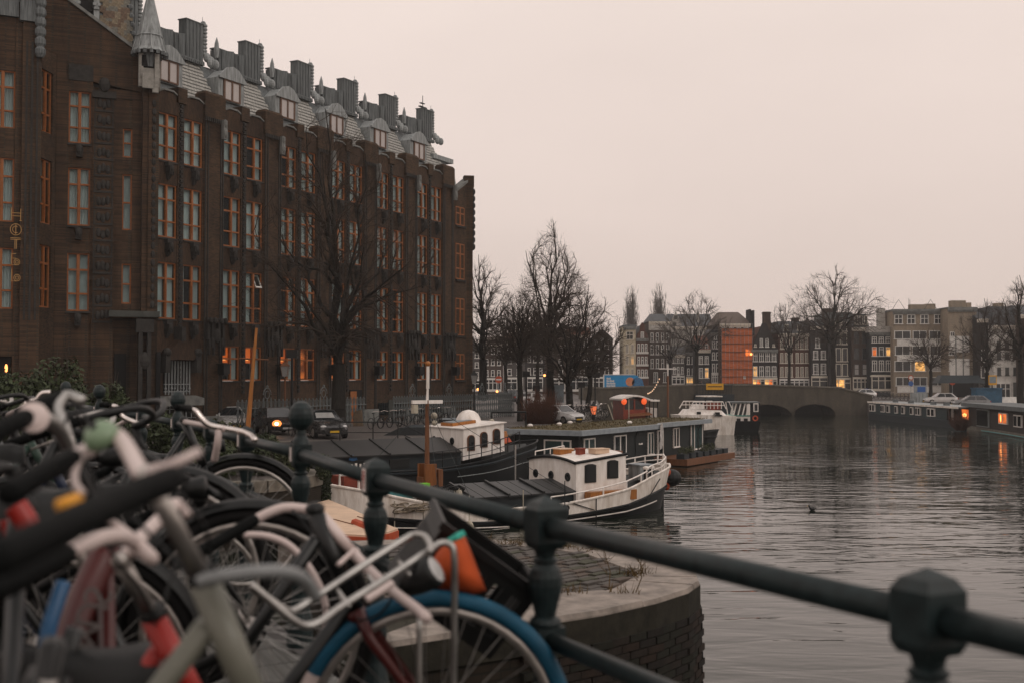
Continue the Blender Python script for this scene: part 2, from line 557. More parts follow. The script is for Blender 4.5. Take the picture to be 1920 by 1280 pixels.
# air with light winter haze: everything below stands inside this one box, sky outside
hz = MB().box(-298, 298, -58, 690, -1.9, 62).build('haze', None, kind='stuff')
hm = bpy.data.materials.new('haze_air'); hm.use_nodes = True
hm.node_tree.nodes.remove(_pr(hm))
pv = hm.node_tree.nodes.new('ShaderNodeVolumePrincipled')
pv.inputs['Color'].default_value = (0.97, 0.955, 0.95, 1)
pv.inputs['Density'].default_value = 0.00033
hm.node_tree.links.new(pv.outputs[0], hm.node_tree.nodes['Material Output'].inputs['Volume'])
hz.data.materials.append(hm)
hz.visible_shadow = True

# ---------------------------------------------------------------- the bridge we stand on
DZ = CAMZ - 1.22
S = 0.66
post_px = [1735,1022,705,565,463,396,334,268,187,150,124]
post_Y = [S*(2.8+1.72*i) for i in range(8)] + [S*16.6, S*18.2, S*19.8]
posts = [Vector((PX(x,y), y, 0)) for x, y in zip(post_px, post_Y)]
rail_drop = [.376,.378,.360,.345,.345,.345,.342,.332,.312,.300,.290]
posts = [posts[0]*2 - posts[1]] + posts
rail_drop = [.372] + rail_drop
edge = [(p.x+0.09*0.87, p.y+0.09*0.5) for p in posts]
deck_poly = [(3.2,-3.0)] + edge + [(edge[-1][0]-3.2, edge[-1][1]+5.5), (-24, 20), (-14, 2), (-8,-6), (3.2,-6)]
bd = MB().prism(deck_poly, DZ-0.9, DZ-0.05).build('bridge_deck', M_['asphalt'], kind='structure')
M_['slab'] = mat('concrete_paving_slab', (0.105,0.105,0.098), 0.8, var=0.3, scale=6, bump=0.2)
slab_me = MB().hexa([(-.146,-.146,0),(.146,-.146,0),(.146,.146,0),(-.146,.146,0),(-.142,-.142,.05),(.142,-.142,.05),(.142,.142,.05),(-.142,.142,.05)]).mesh('paving_slab', M_['slab'])
def inside(poly, x, y):
    c = False; n = len(poly)
    for i in range(n):
        x1,y1 = poly[i]; x2,y2 = poly[(i+1)%n]
        if (y1 > y) != (y2 > y) and x < (x2-x1)*(y-y1)/(y2-y1)+x1: c = not c
    return c
ra = math.atan2(0.87, -0.5)
cnt = 0
for i in range(-3, 20):
    for j in range(-5, 30):
        q = Vector((0.75,1.7,0)) + Matrix.Rotation(ra,3,'Z') @ Vector((0.3*j, 0.3*i + 0.16, 0))
        if inside(deck_poly, q.x+.1, q.y+.05) and cnt < 290 and q.y > 0.9 and -0.50 < q.x/max(q.y,.1) < 0.3 and q.y < 7:
            o = obj('paving_slab', slab_me, bd, loc=(q.x, q.y, DZ-0.05 + R.uniform(-.003,.003)), rotz=ra)
            cnt += 1

# pier head with clinkers and coping beside the railing
PZ = CAMZ - 1.75
M_['moss_stone'] = mat('dark_mossy_stone', (0.022,0.020,0.014), 0.9, var=0.55, scale=7, bump=0.5)
M_['sett'] = mat('grey_clinker', (0.075,0.066,0.058), 0.75, var=0.45, scale=11, bump=0.4)
M_['sett_b'] = mat('mossy_clinker', (0.060,0.060,0.040), 0.85, var=0.5, scale=11, bump=0.4)
M_['sett_c'] = mat('brown_clinker', (0.085,0.064,0.050), 0.75, var=0.45, scale=11, bump=0.4)
near = [PG(x,y,PZ) for x,y in [(640,1215),(860,1182),(1000,1163),(1130,1143),(1230,1121),(1290,1102),(1312,1087)]]
farp = [PG(x,y,PZ) for x,y in [(1306,1074),(1275,1062),(1215,1048),(1120,1030),(1010,1017),(880,1007),(700,1010),(520,1016)]]
outl = [(p.x,p.y) for p in near+farp]
pc = Vector((sum(x for x,_ in outl)/len(outl), sum(y for _,y in outl)/len(outl), 0))
pier = empty('pier_head', (pc.x, pc.y, PZ), 0, 'rounded brick pier head with stone coping and clinker top beside the railing', 'bridge pier')
ins = [(pc.x+(x-pc.x)*0.985, pc.y+(y-pc.y)*0.985) for x,y in outl]
MB().prism(ins, -0.7, PZ-0.25).build('core', M_['quay_brick'], pier, world=True)
MB().prism([(pc.x+(x-pc.x)*0.90, pc.y+(y-pc.y)*0.90) for x,y in outl], PZ-0.25, PZ-0.07).build('bed', M_['soil'], pier, world=True)
inner_px = [(640,1150),(860,1128),(1010,1114),(1085,1108),(1142,1104),(1200,1074),(1100,1037),(1010,1024),(890,1015),(700,1020),(560,1026)]
inner = [(q.x,q.y) for q in [PG(x,y,PZ) for x,y in inner_px]]
def ray_inner(x, y):
    """point where the line from the pier centre to (x,y) crosses the clinker field's edge"""
    d = Vector((x-pc.x, y-pc.y)); best = 0.8
    for i in range(len(inner)):
        a = Vector(inner[i]); b = Vector(inner[(i+1)%len(inner)])
        e = b-a; den = d.x*(-e.y)+d.y*e.x
        if abs(den) < 1e-9: continue
        w = a-Vector((pc.x,pc.y))
        s_ = (w.x*(-e.y)+w.y*e.x)/den; t_ = (d.x*w.y-d.y*w.x)/den
        if s_ > 0 and -1e-6 <= t_ <= 1.000001: best = s_
    return (pc.x+d.x*best, pc.y+d.y*best)
# finer outline for the coping
fine = []
for i in range(len(outl)-1):
    for k in range(4):
        fine.append((outl[i][0]+(outl[i+1][0]-outl[i][0])*k/4, outl[i][1]+(outl[i+1][1]-outl[i][1])*k/4))
fine.append(outl[-1])
stones = [0, 8, 15, 22, 26, 32, 40, 48, len(fine)-1]
for a, b in zip(stones, stones[1:]):
    seg = fine[a:b+1]; inn = [ray_inner(*q) for q in seg]
    m = MB(); n = len(seg)
    sh = lambda q, k: (pc.x+(q[0]-pc.x)*k, pc.y+(q[1]-pc.y)*k)
    top_o = [(*sh(q,0.992), PZ) for q in seg]; mid_o = [(*q, PZ-0.035) for q in seg]; bot_o = [(*q, PZ-0.235) for q in seg]
    top_i = [(*q, PZ-0.004) for q in inn]; bot_i = [(*q, PZ-0.235) for q in inn]
    vs = top_o+mid_o+bot_o+bot_i+top_i; fs = []
    for i in range(n-1):
        for k in range(5):
            k2 = (k+1) % 5
            fs.append((k*n+i, k2*n+i, k2*n+i+1, k*n+i+1))
    fs += [tuple(k*n for k in range(5)), tuple(k*n+n-1 for k in range(4,-1,-1))]
    # joints: shrink the stone a little along its run
    cx = sum(v[0] for v in vs)/len(vs); cy = sum(v[1] for v in vs)/len(vs)
    vs = [(cx+(v[0]-cx)*0.994, cy+(v[1]-cy)*0.994, v[2]+ (a%3-1)*0.004) for v in vs]
    cs_ = m.add(vs, fs).build('coping_stone', M_['coping'], pier, world=True)
    sk = MB(); oo = [(pc.x+(q[0]-pc.x)*1.004, pc.y+(q[1]-pc.y)*1.004) for q in seg]; n_ = len(oo)
    sk.add([(x,y,PZ-.042) for x,y in oo]+[(x,y,PZ-.24) for x,y in oo]+[(pc.x+(x-pc.x)*.985,pc.y+(y-pc.y)*.985,PZ-.24) for x,y in oo],[f for i in range(n_-1) for f in ((i,i+1,n_+i+1,n_+i),(n_+i,n_+i+1,2*n_+i+1,2*n_+i))])
    Mi_ = pier.matrix_basis.inverted(); sk.v = [Mi_ @ v for v in sk.v]; sk.build('mossy_edge', M_['moss_stone'], cs_)
# clinkers laid one by one
sett_me = [MB().hexa([(-.103,-.05,0),(.103,-.05,0),(.103,.05,0),(-.103,.05,0),(-.096,-.043,.07),(.096,-.043,.07),(.096,.043,.07),(-.096,.043,.07)]).mesh('clinker', m) for m in (M_['sett'],M_['sett_b'],M_['sett_c'],M_['sett'])]
an = math.atan2(near[3].y-near[2].y, near[3].x-near[2].x) + 0.25
cand = []
for i in range(-60, 60):
    for j in range(-40, 40):
        q = pc + Matrix.Rotation(an,3,'Z') @ Vector((0.214*j + (0.107 if i%2 else 0), 0.108*i, 0))
        if inside(inner, q.x, q.y): cand.append(q)
cand.sort(key=lambda q: (q - Vector((0.6,9.6,0))).length)
restm = MB()
for k, q in enumerate(cand):
    z = -0.07 + R.uniform(-.012,.006)
    T = Matrix.Translation((q.x-pc.x, q.y-pc.y, z)) @ Matrix.Rotation(an+R.uniform(-.04,.04),4,'Z') @ Matrix.Rotation(R.uniform(-.025,.025),4,'X')
    if k < 296: obj('clinker', sett_me[R.choice((0,0,1,2,3))], pier, M=T)
    else: restm.box(-.1,.1,-.047,.047,0,.07,T)
if restm.v: restm.build('clinkers', M_['sett'], pier, kind='stuff')
# bricks of the pier face, below the coping
brick_ms = [mat('pier_brick_%d' % i, c, 0.85, var=0.5, scale=9, bump=0.4) for i, c in enumerate([(0.017,0.013,0.010),(0.013,0.011,0.009),(0.021,0.014,0.010),(0.013,0.013,0.009)])]
brick_me = [MB().box(-.1,.1,-.05,.02,-.027,.027).mesh('brick', m) for m in brick_ms]
fl = []
acc = 0.0
face = fine[8:34]
for a, b in zip(face, face[1:]):
    a, b = Vector(a), Vector(b); L = (b-a).length
    fl.append((acc, a, b, L)); acc += L
nb = 0
for row in range(22):
    z = -0.262 - 0.062*row
    s_ = 0.11*(row%2)
    while s_ < acc-0.1 and nb < 298:
        for a0, a, b, L in fl:
            if a0 <= s_ < a0+L:
                p = a+(b-a)*((s_-a0)/L); an2 = math.atan2(b.y-a.y, b.x-a.x)
                o = obj('brick', brick_me[R.randrange(4)], pier, M=Matrix.Translation((p.x-pc.x, p.y-pc.y, z)) @ Matrix.Rotation(an2+R.uniform(-.02,.02),4,'Z') @ Matrix.Translation((0,R.uniform(-.006,.004)+.03,0)))
                nb += 1
                break
        s_ += 0.212
# weeds in the joints
M_['weed'] = mat('dry_weeds', (0.10,0.065,0.025), 0.9, var=0.5, scale=9)
wd = MB()
for (x,y,n,h) in [(1200,1075,40,.10),(1192,1078,30,.12),(1105,1033,60,.05),(1060,1027,60,.05),(960,1020,120,.06),(900,1015,120,.07),(1000,1120,80,.06),(880,1014,60,.09),(1075,1112,25,.10),(1170,1112,20,.08)]:
    for k in range(n):
        c = PG(x+R.gauss(0,14), y+R.gauss(0,2.2), PZ-0.01)
        a = R.uniform(0,6.28); t = Vector((math.cos(a),math.sin(a),0))*0.006
        tip = c + Vector((R.gauss(0,.04),R.gauss(0,.04),h*R.uniform(.3,1.2)))
        wd.add([c-t,c+t,tip],[(0,1,2)])
wd.build('weeds', M_['weed'], kind='stuff')
for px,py,tx,ty in [(1142,1104,1130,1020),(1192,1110,1202,1040),(1200,1078,1196,1046)]:
    b0 = PG(px,py,PZ); tp = P(tx,ty,b0.y)
    m = MB(); m.tube([b0, b0.lerp(tp,.4)+Vector((.03,0,0)), b0.lerp(tp,.75)+Vector((.01,0,0)), tp], [.006,.005,.004,.002], 4)
    for k in range(7):
        q = b0.lerp(tp, R.uniform(.3,.95)); m.tube([q, q+Vector((R.uniform(-.09,.09),R.uniform(-.05,.05),R.uniform(.03,.12)))], [.003,.0015], 3)
    m.build('dry_stalk', M_['weed'], label={1142:'tall thin dry stalk rooted in the coping joint of the pier',1192:'bent dry stalk on the front edge of the pier coping',1200:'short dry stalk at the corner of the clinker field'}[px], cat='plant', group='weeds on the pier head')

# ---------------------------------------------------------------- railing
M_['sticker_w'] = mat('white_sticker', (0.70,0.62,0.58), 0.5, var=0.1)
M_['sticker_r'] = mat('red_print', (0.30,0.03,0.02), 0.5, var=0.2)
rail = empty('bridge_railing', (posts[1].x, posts[1].y, DZ), 0, 'dark green iron bridge railing with vase shaped posts and round tubes', 'railing')
ball = {4,7,9,11}
def post_mb(i):
    p = posts[i]; rz = CAMZ - rail_drop[i]
    d = (posts[min(i+1,len(posts)-1)] - posts[max(i-1,0)]).normalized()
    T = Matrix.Translation((p.x,p.y,rz)) @ Matrix.Rotation(math.atan2(d.y,d.x),4,'Z') @ Matrix.Diagonal((S,S,S,1))
    m = MB()
    h = .062
    m.hexa([(-.05,-.05,-.085),(.05,-.05,-.085),(.05,.05,-.085),(-.05,.05,-.085),(-h,-h,-.06),(h,-h,-.06),(h,h,-.06),(-h,h,-.06)],T)
    m.box(-h,h,-h,h,-.06,.065,T)
    if i in ball:
        m.lathe([(.062,.065),(.05,.10),(.034,.125),(.03,.16),(.05,.175),(.072,.20),(.086,.24),(.086,.27),(.075,.31),(.045,.345),(.01,.358)],16,T)
    else:
        m.hexa([(-h,-h,.065),(h,-h,.065),(h,h,.065),(-h,h,.065),(-h*.72,-h*.72,.093),(h*.72,-h*.72,.093),(h*.72,h*.72,.093),(-h*.72,h*.72,.093)],T)
        m.add([(-h*.72,-h*.72,.093),(h*.72,-h*.72,.093),(h*.72,h*.72,.093),(-h*.72,h*.72,.093),(0,0,.118)],[(0,1,4),(1,2,4),(2,3,4),(3,0,4)],T)
    n0 = len(m.v)
    m.lathe([(.050,-.085),(.042,-.10),(.036,-.135),(.048,-.15),(.048,-.165),(.040,-.175),(.056,-.21),(.066,-.26),(.066,-.31),(.058,-.38),(.045,-.46),(.040,-.50),(.056,-.515),(.062,-.535),(.062,-.55),(.05,-.56)],16,T)
    m.box(-.058,.058,-.058,.058,-.72,-.56,T)
    for q in range(n0, len(m.v)):        # squat vase: drawn tall above, pressed to its real height here
        zr = m.v[q].z-rz; m.v[q].z = rz-.056+(zr+.056)*.62
    m.lathe([(.045,-.479),(.040,-.53),(.055,-.70),(.062,-.82),(.055,-.95),(.07,-1.05),(.09,-1.12),(.09,-1.29)],16,T)
    return m
for i in range(len(posts)):
    po = post_mb(i).build('post', M_['iron'], rail, world=True)
    if i == 3:
        p = posts[i]
        T = Matrix.Translation((p.x,p.y,CAMZ-rail_drop[i])) @ Matrix.Rotation(math.atan2(posts[4].y-posts[3].y,posts[4].x-posts[3].x),4,'Z') @ Matrix.Diagonal((S,S,S,1))
        st = MB().box(-.034,.034,.0625,.066,-.062,.060,T).build('sticker', M_['sticker_w'], po, world=True)
        m = MB()
        for k, (x0,x1,z0,z1) in enumerate([(-.02,.022,.035,.046),(-.024,.02,.016,.03),(-.016,.024,-.002,.012),(-.012,.012,-.02,-.006),(-.008,.008,-.045,-.022)]):
            m.box(x0,x1,.0665,.0675,z0,z1,T)
        m.build('sticker_print', M_['sticker_r'], po, world=True)
    if i in (4,5,7,8,9):
        p = posts[i]
        T = Matrix.Translation((p.x,p.y,CAMZ-rail_drop[i])) @ Matrix.Rotation(math.atan2(posts[i].y-posts[i-1].y,posts[i].x-posts[i-1].x),4,'Z') @ Matrix.Diagonal((S,S,S,1))
        MB().box(.0,.05,.0625,.067,-.05,.045,T).build('sticker', M_['sticker_w'], po, world=True)  # plain white mark on one half of the post head
for i in range(len(posts)-1):
    a, b = posts[i].copy(), posts[i+1].copy()
    d = (b-a).normalized()
    a.z = CAMZ-rail_drop[i]; b.z = CAMZ-rail_drop[i+1]
    MB().tube([a+d*.03, b-d*.03], .030*S/.66*0.85, 14).build('top_rail', M_['iron'], rail, smooth=True, world=True)
    a2, b2 = a-Vector((0,0,.283)), b-Vector((0,0,.283))
    MB().tube([a2+d*.03, b2-d*.03], .021, 12).build('lower_rail', M_['iron'], rail, smooth=True, world=True)

# ---------------------------------------------------------------- far brick bridge
M_['bridge_brick'] = brick_mat('far_bridge_brick', (0.105,0.088,0.066), (0.080,0.070,0.056), (0.07,0.066,0.056), streak=0.4)
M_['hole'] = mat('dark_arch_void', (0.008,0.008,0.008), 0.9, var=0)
BY = 157.0
brg = empty('far_bridge', (PX(1380,BY), BY, 0), 0, 'long low brick canal bridge with two low arches across the far end', 'bridge')
x_of = lambda px: PX(px,BY) - PX(1380,BY)
z_of = lambda py, Y=BY: P(960,py,Y).z
def arch_wall(mb, xs, tops, arches, y0, y1):
    """wall with arched openings, built from thin upright pieces"""
    n = 120
    xa, xb = xs[0], xs[-1]
    for i in range(n):
        a = xa+(xb-xa)*i/n; b = xa+(xb-xa)*(i+1)/n; c = (a+b)/2
        tp = np.interp([a,b], xs, tops); lo = [-0.6,-0.6]
        for (c0, hw, hz_) in arches:
            for k, q in enumerate((a,b)):
                if abs(q-c0) < hw: lo[k] = max(lo[k], hz_*math.sqrt(1-((q-c0)/hw)**2))
        mb.hexa([(a,y0,lo[0]),(b,y0,lo[1]),(b,y1,lo[1]),(a,y1,lo[0]),(a,y0,tp[0]),(b,y0,tp[1]),(b,y1,tp[1]),(a,y1,tp[0])])
ar = [(x_of(1440), x_of(1483)-x_of(1440), 1.45), (x_of(1527), x_of(1567)-x_of(1527), 1.5)]
bxs = [x_of(1095), x_of(1130), x_of(1300), x_of(1420), x_of(1575), x_of(1590), x_of(1635)]
bts = [z_of(726), z_of(728), z_of(722), z_of(722), z_of(727), z_of(731), z_of(742)]
m = MB(); arch_wall(m, bxs, bts, ar, 0, 13); m.build('masonry', M_['bridge_brick'], brg)
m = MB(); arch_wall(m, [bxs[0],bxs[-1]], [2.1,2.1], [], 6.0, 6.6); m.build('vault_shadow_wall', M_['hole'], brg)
for c0, hw, hz_ in ar:      # voussoir rings
    m = MB(); pts=[]
    for i in range(15):
        a = math.pi*i/14; b = math.pi*(i+1)/14
        if i == 14: break
        for k in (a,): pass
        p = lambda q, g: (c0+(hw+g)*math.cos(q), (hz_+g)*math.sin(q))
        q0,q1,q2,q3 = p(a,0),p(b,0),p(b,.35),p(a,.35)
        m.vprism([q0,q1,q2,q3], -.05, .05)
    m.build('arch_ring', M_['bridge_brick'], brg)
m = MB()
for i in range(len(bxs)-1):
    n = max(1,int((bxs[i+1]-bxs[i])/1.6))
    for k in range(n):
        a = bxs[i]+(bxs[i+1]-bxs[i])*k/n; b = bxs[i]+(bxs[i+1]-bxs[i])*(k+1)/n
        za, zb = np.interp([a,b], bxs, bts)
        m.hexa([(a+.01,-.12,za),(b-.01,-.12,zb),(b-.01,.35,zb),(a+.01,.35,za),(a+.01,-.12,za+.2),(b-.01,-.12,zb+.2),(b-.01,.35,zb+.2),(a+.01,.35,za+.2)])
m.build('coping_stones', M_['coping_dark'], brg)
m = MB(); m.box(x_of(1301),x_of(1374),-.9,-.02,-.6,z_of(738)); m.build('bridge_house_wall', M_['navy'], brg)
m = MB()
for k in range(13):
    x = x_of(1305)+(x_of(1370)-x_of(1305))*k/12
    m.box(x-.03,x+.03,-.62,-.56,z_of(738),z_of(722))
m.box(x_of(1303),x_of(1372),-.63,-.55,z_of(722),z_of(721)); m.box(x_of(1303),x_of(1372),-.63,-.55,z_of(730),z_of(729.4))
m.build('iron_parapet', M_['iron'], brg)
ys = MB().box(-1.15,1.15,-.03,.03,-.42,.42)
M_['yellow'] = mat('yellow_sign_paint', (0.62,0.32,0.02), 0.5, var=0.1)
yo = ys.build('bridge_sign', M_['yellow'], label='small yellow rectangular sign on the far bridge parapet', cat='sign')
yo.location = (PX(1340,BY-1), BY-1, z_of(724,BY-1)); 
MB().box(-.95,.95,-.035,-.031,-.06,.06).build('dark_lettering_bar', M_['black'], yo)
MB().box(-.05,.05,.032,.3,-.4,.3).build('bracket', M_['iron'], yo)
# ---------------------------------------------------------------- the big brick hotel
HD = Vector((0.464, 0.886, 0)).normalized()
HA = math.atan2(HD.y, HD.x)
hotel = empty('hotel_building', (-19.4, 62.9, QZ), HA, 'huge dark brown brick hotel with orange framed windows and grey lead roof', 'hotel')
ZB = QZ                                    # all z below are world heights; local z = z - ZB
def HB(): return MB(Matrix.Translation((0,0,-ZB)))
PIT = 5.25
ROWS = [(16.97,19.57),(12.76,15.68),(8.32,11.40)]
GROUND = (4.95,6.95)
PD = .08                                   # how far the great pilasters stand out
NB = 6                                     # bays 0..5 plus end section
def bay_rows(n):
    # the photograph shows the storeys of every bay at the same height
    return ROWS

_wcache = {}
def win_parts(w, h, kind):
    """window frame, panes, curtain meshes for one window size; local x across, z up from sill, y into the wall"""
    key = (round(w,2), round(h,2), kind)
    if key in _wcache: return _wcache[key]
    fr = MB(); t = 0.065
    fr.box(0,t,0,.14,0,h); fr.box(w-t,w,0,.14,0,h); fr.box(t,w-t,0,.14,h-t,h); fr.box(t,w-t,-.02,.14,0,t)
    panes = []
    if kind == 'tall':
        rows = [(t, h*.29), (h*.29+.07, h*.70), (h*.70+.08, h-t)]
        ct = .135
        fr.box(w/2-ct/2,w/2+ct/2,-.03,.13,t,h-t)
        fr.box(w/2-.03,w/2+.03,-.06,-.03,h*.1,h*.62)
        for a,b in zip(rows, rows[1:]): fr.box(t,w-t,-.012,.12,a[1],b[0])
        cols = [(t, w/2-ct/2), (w/2+ct/2, w-t)]
    elif kind == 'ground':
        rows = [(t, h*.62), (h*.62+.08, h-t)]
        ct = .13
        fr.box(w/2-ct/2,w/2+ct/2,-.03,.13,t,h-t)
        fr.box(t,w-t,-.012,.12,rows[0][1],rows[1][0])
        cols = [(t, w/2-ct/2), (w/2+ct/2, w-t)]
    else:
        rows = [(t, h*.48), (h*.48+.06, h-t)]
        fr.box(t,w-t,-.012,.12,rows[0][1],rows[1][0])
        cols = [(t, w-t)]
    for r in rows:
        for c in cols:
            s = .016       # sash round each pane
            fr.box(c[0],c[1],.02,.10,r[0],r[0]+s); fr.box(c[0],c[1],.02,.10,r[1]-s,r[1])
            fr.box(c[0],c[0]+s,.02,.10,r[0]+s,r[1]-s); fr.box(c[1]-s,c[1],.02,.10,r[0]+s,r[1]-s)
            panes.append(MB().box(c[0]+s,c[1]-s,.055,.065,r[0]+s,r[1]-s).mesh('pane', M_['pane']))
    frm = fr.mesh('window', M_['orange_wood'])
    nfold = 9
    def curtain(x0,x1):
        m = MB(); vs=[]; fs=[]
        for i in range(nfold*2+1):
            x = x0+(x1-x0)*i/(nfold*2); y = .26+.03*(1 if i%2 else -1)
            vs += [(x,y,.02),(x,y,h-.03)]
        for i in range(nfold*2): fs.append((2*i,2*i+2,2*i+3,2*i+1))
        return m.add(vs,fs)
    cur = [curtain(.02,w*.48).mesh('curtain',M_['curtain']), curtain(w*.52,w-.02).mesh('curtain',M_['curtain']),
           curtain(.02,w-.02).mesh('curtain',M_['curtain']), curtain(.02,w*.25).mesh('curtain',M_['curtain']), curtain(w*.75,w-.02).mesh('curtain',M_['curtain'])]
    room = MB().add([(0,.15,0),(w,.15,0),(w,.15,h),(0,.15,h),(0,.75,0),(w,.75,0),(w,.75,h),(0,.75,h)],[(4,5,6,7),(0,1,5,4),(3,7,6,2),(0,4,7,3),(1,2,6,5)]).mesh('room_recess', M_['room'])
    _wcache[key] = (frm, panes, cur, room)
    return _wcache[key]

def hwin(x, z0, w, h, kind='tall', y=0.06, rot=0.0, cur=2, parent=None, panes_on=True, T=None, lit=None):
    frm, panes, curs, room = win_parts(w, h, kind)
    if T is None: T = Matrix.Translation((x, y, z0-ZB)) @ Matrix.Rotation(rot,4,'Z')
    o = obj('window', frm, parent or hotel, M=T)
    if panes_on:
        for p in panes: obj('pane', p, o)
    obj('room_recess', room, o)
    for c in ({0:[],1:[0],2:[2],3:[0,1],4:[3,4],5:[1]}[cur]): obj('curtain', curs[c], o)
    if lit == 'left':
        MB().box(.05,w*.50,.19,.20,h*.52,h*.98).build('lit_room', M_['lit_strong'], o)
        MB().lathe([(.17,0),(.10,.16),(.02,.17)],10,Matrix.Translation((w*.26,.17,h*.60)) @ Matrix.Diagonal((1,.12,.8,1))).build('lampshade', M_['lit_lamp'], o)
    elif lit == 'full':
        MB().box(.05,w-.05,.50,.52,h*.06,h*.97).build('lit_room', M_['lit_orange'], o)
        MB().lathe([(.13,0),(.08,.14),(.02,.15)],10,Matrix.Translation((w*.28,.34,h*.64))).build('lampshade', M_['lit_lamp'], o)
    elif lit == 'top':
        MB().box(.05,w*.85,.50,.52,h*.66,h*.97).build('lit_room', M_['lit_orange'], o)
        MB().ball((w*.3,.36,h*.66),.07,8,5).build('lampshade', M_['lit_lamp'], o)
    elif lit == 'spark':
        MB().ball((w*.60,.3,h*.20),(.05,.05,.15),8,5).build('lampshade', M_['lit_lamp'], o)
    return o

def cols_of(n): # x of both window columns of bay n
    x0 = .35 + PIT*n
    return [(x0+.05, x0+1.55), (x0+2.05, x0+3.55)]

# wall pieces: pilasters, spandrels, parapets, each a part of its own
def hpart(name, m, *boxes, mat_=None):
    mb = HB()
    for b in boxes: mb.box(*b)
    return mb.build(name, m, hotel)
for n in range(NB):
    x0 = .35 + PIT*n
    for k,(a,b) in enumerate(cols_of(n)):
        rr = [GROUND] + ROWS[::-1]
        if n == 0: rr = ROWS[::-1]
        z = 3.9
        for (z0,z1) in rr:
            hpart('spandrel_panel', M_['hotel_brick_v'], (a,b,0,.5,z,z0-.02))
            hpart('sill', M_['hotel_dark'], (a-.02,b+.02,-.07,.14,z0-.10,z0-.015))
            z = z1
        m_ = (a+b)/2          # parapet over the top window: low pointed gable with a coping
        g = HB().vprism([(a,z),(b,z),(b,20.62),(m_+.35,20.80),(m_-.35,20.80),(a,20.62)],-.02,.5).build('parapet_gable', M_['hotel_brick_v'], hotel)
        HB().vprism([(a-.02,20.62),(m_-.35,20.80),(m_+.35,20.80),(b+.02,20.62),(b+.02,20.70),(m_+.35,20.90),(m_-.35,20.90),(a-.02,20.70)],-.10,.55).build('coping', M_['stone'], g)
    hpart('wall_strip', M_['hotel_brick'], (x0-.02,x0+.05,-.02,.5,3.9,20.6))
    hpart('wall_strip', M_['hotel_brick'], (x0+1.55,x0+2.05,-.03,.5,3.9,20.55),(x0+1.45,x0+2.15,-.16,.7,20.3,21.15))
    hpart('wall_strip', M_['hotel_brick'], (x0+3.55,x0+3.62,-.02,.5,3.9,20.6))
    hpart('plinth', M_['hotel_brick'], (x0-.02,x0+3.62,-.05,.5,2.0,3.9))
    mb = HB(); mb.box(x0+3.62,x0+5.23,-PD,.5,2.0,21.0); mb.box(x0+3.56,x0+5.26,-PD-.10,.6,19.9,21.30)
    mb.hexa([(x0+3.56,-PD-.10,21.30),(x0+5.26,-PD-.10,21.30),(x0+5.26,.6,21.30),(x0+3.56,.6,21.30),(x0+3.68,-PD,21.46),(x0+5.14,-PD,21.46),(x0+5.14,.5,21.46),(x0+3.68,.5,21.46)])
    pi_ = mb.build('pilaster', M_['hotel_brick'], hotel)
    for q in (3.66,3.88,4.94,5.12):
        HB().box(x0+q,x0+q+.08,-PD-.05,-PD,2.0,19.7).build('pilaster_rib', M_['hotel_dark'], pi_)
    mb = HB()
    for q in np.arange(3.52,5.25,.16): mb.box(x0+q,x0+q+.09,-PD-.20,-PD-.14,19.72,19.95)
    mb.build('dentils', M_['hotel_dark'], pi_, kind='stuff')

# beaded pilaster: a stack of small carved blocks, shared
bd_ = MB()
z = 0
while z < 16.3:
    bd_.hexa([(-.13,-.10,z),(.13,-.10,z),(.13,0,z),(-.13,0,z),(-.08,-.11,z+.14),(.08,-.11,z+.14),(.08,0,z+.14),(-.08,0,z+.14)])
    bd_.box(-.16,.16,-.06,0,z+.15,z+.21)
    z += .26
bd_me = bd_.mesh('carved_pilaster', M_['hotel_dark'])
cb_ = MB()
cb_.box(-.22,.22,-.28,0,-.22,0); cb_.box(-.15,.15,-.34,0,-.55,-.2); cb_.hexa([(-.06,-.10,-.95),(.06,-.10,-.95),(.06,0,-.95),(-.06,0,-.95),(-.18,-.30,-.52),(.18,-.30,-.52),(.18,0,-.52),(-.18,0,-.52)])
cb_.ball((0,-.32,-.35),(.13,.1,.2),8,5)
for q in (-.12,0,.12): cb_.box(q-.03,q+.03,-.37,-.3,-.7,-.5)
cb_me = cb_.mesh('carved_bracket', M_['hotel_dark'])
hd_ = MB()
for q in (-.62,-.25,.25,.62):
    hd_.box(q-.09,q+.09,-.36,-.15,-.1,.85); hd_.ball((q,-.48,.95),(.14,.14,.18),8,5); hd_.box(q-.05,q+.05,-.44,-.3,-1.0,-.1)
hd_.box(-.8,.8,-.40,-.3,.98,1.1)
hd_.ball((0,-.4,.1),(.28,.16,.4),8,6); hd_.ball((-.4,-.4,-.3),(.12,.12,.3),8,5); hd_.ball((.4,-.4,-.3),(.12,.12,.3),8,5)
hd_me = hd_.mesh('carved_figure_band', M_['hotel_dark'])
st_ = MB(); st_.box(-.16,.16,-.64,-.46,-1.1,0); st_.ball((0,-.6,-.2),(.15,.14,.25),8,5); st_.ball((0,-.6,-.75),(.17,.15,.3),8,5)
st_me = st_.mesh('stone_figure', M_['stone'])
lamp_ = MB(); lamp_.box(-.27,.27,-.55,-.1,-.25,.25); lamp_.box(-.33,.33,-.6,-.05,.25,.32); lamp_.box(-.2,.2,-.5,-.1,-.33,-.25)
lamp_me = lamp_.mesh('wall_lantern', M_['black'])
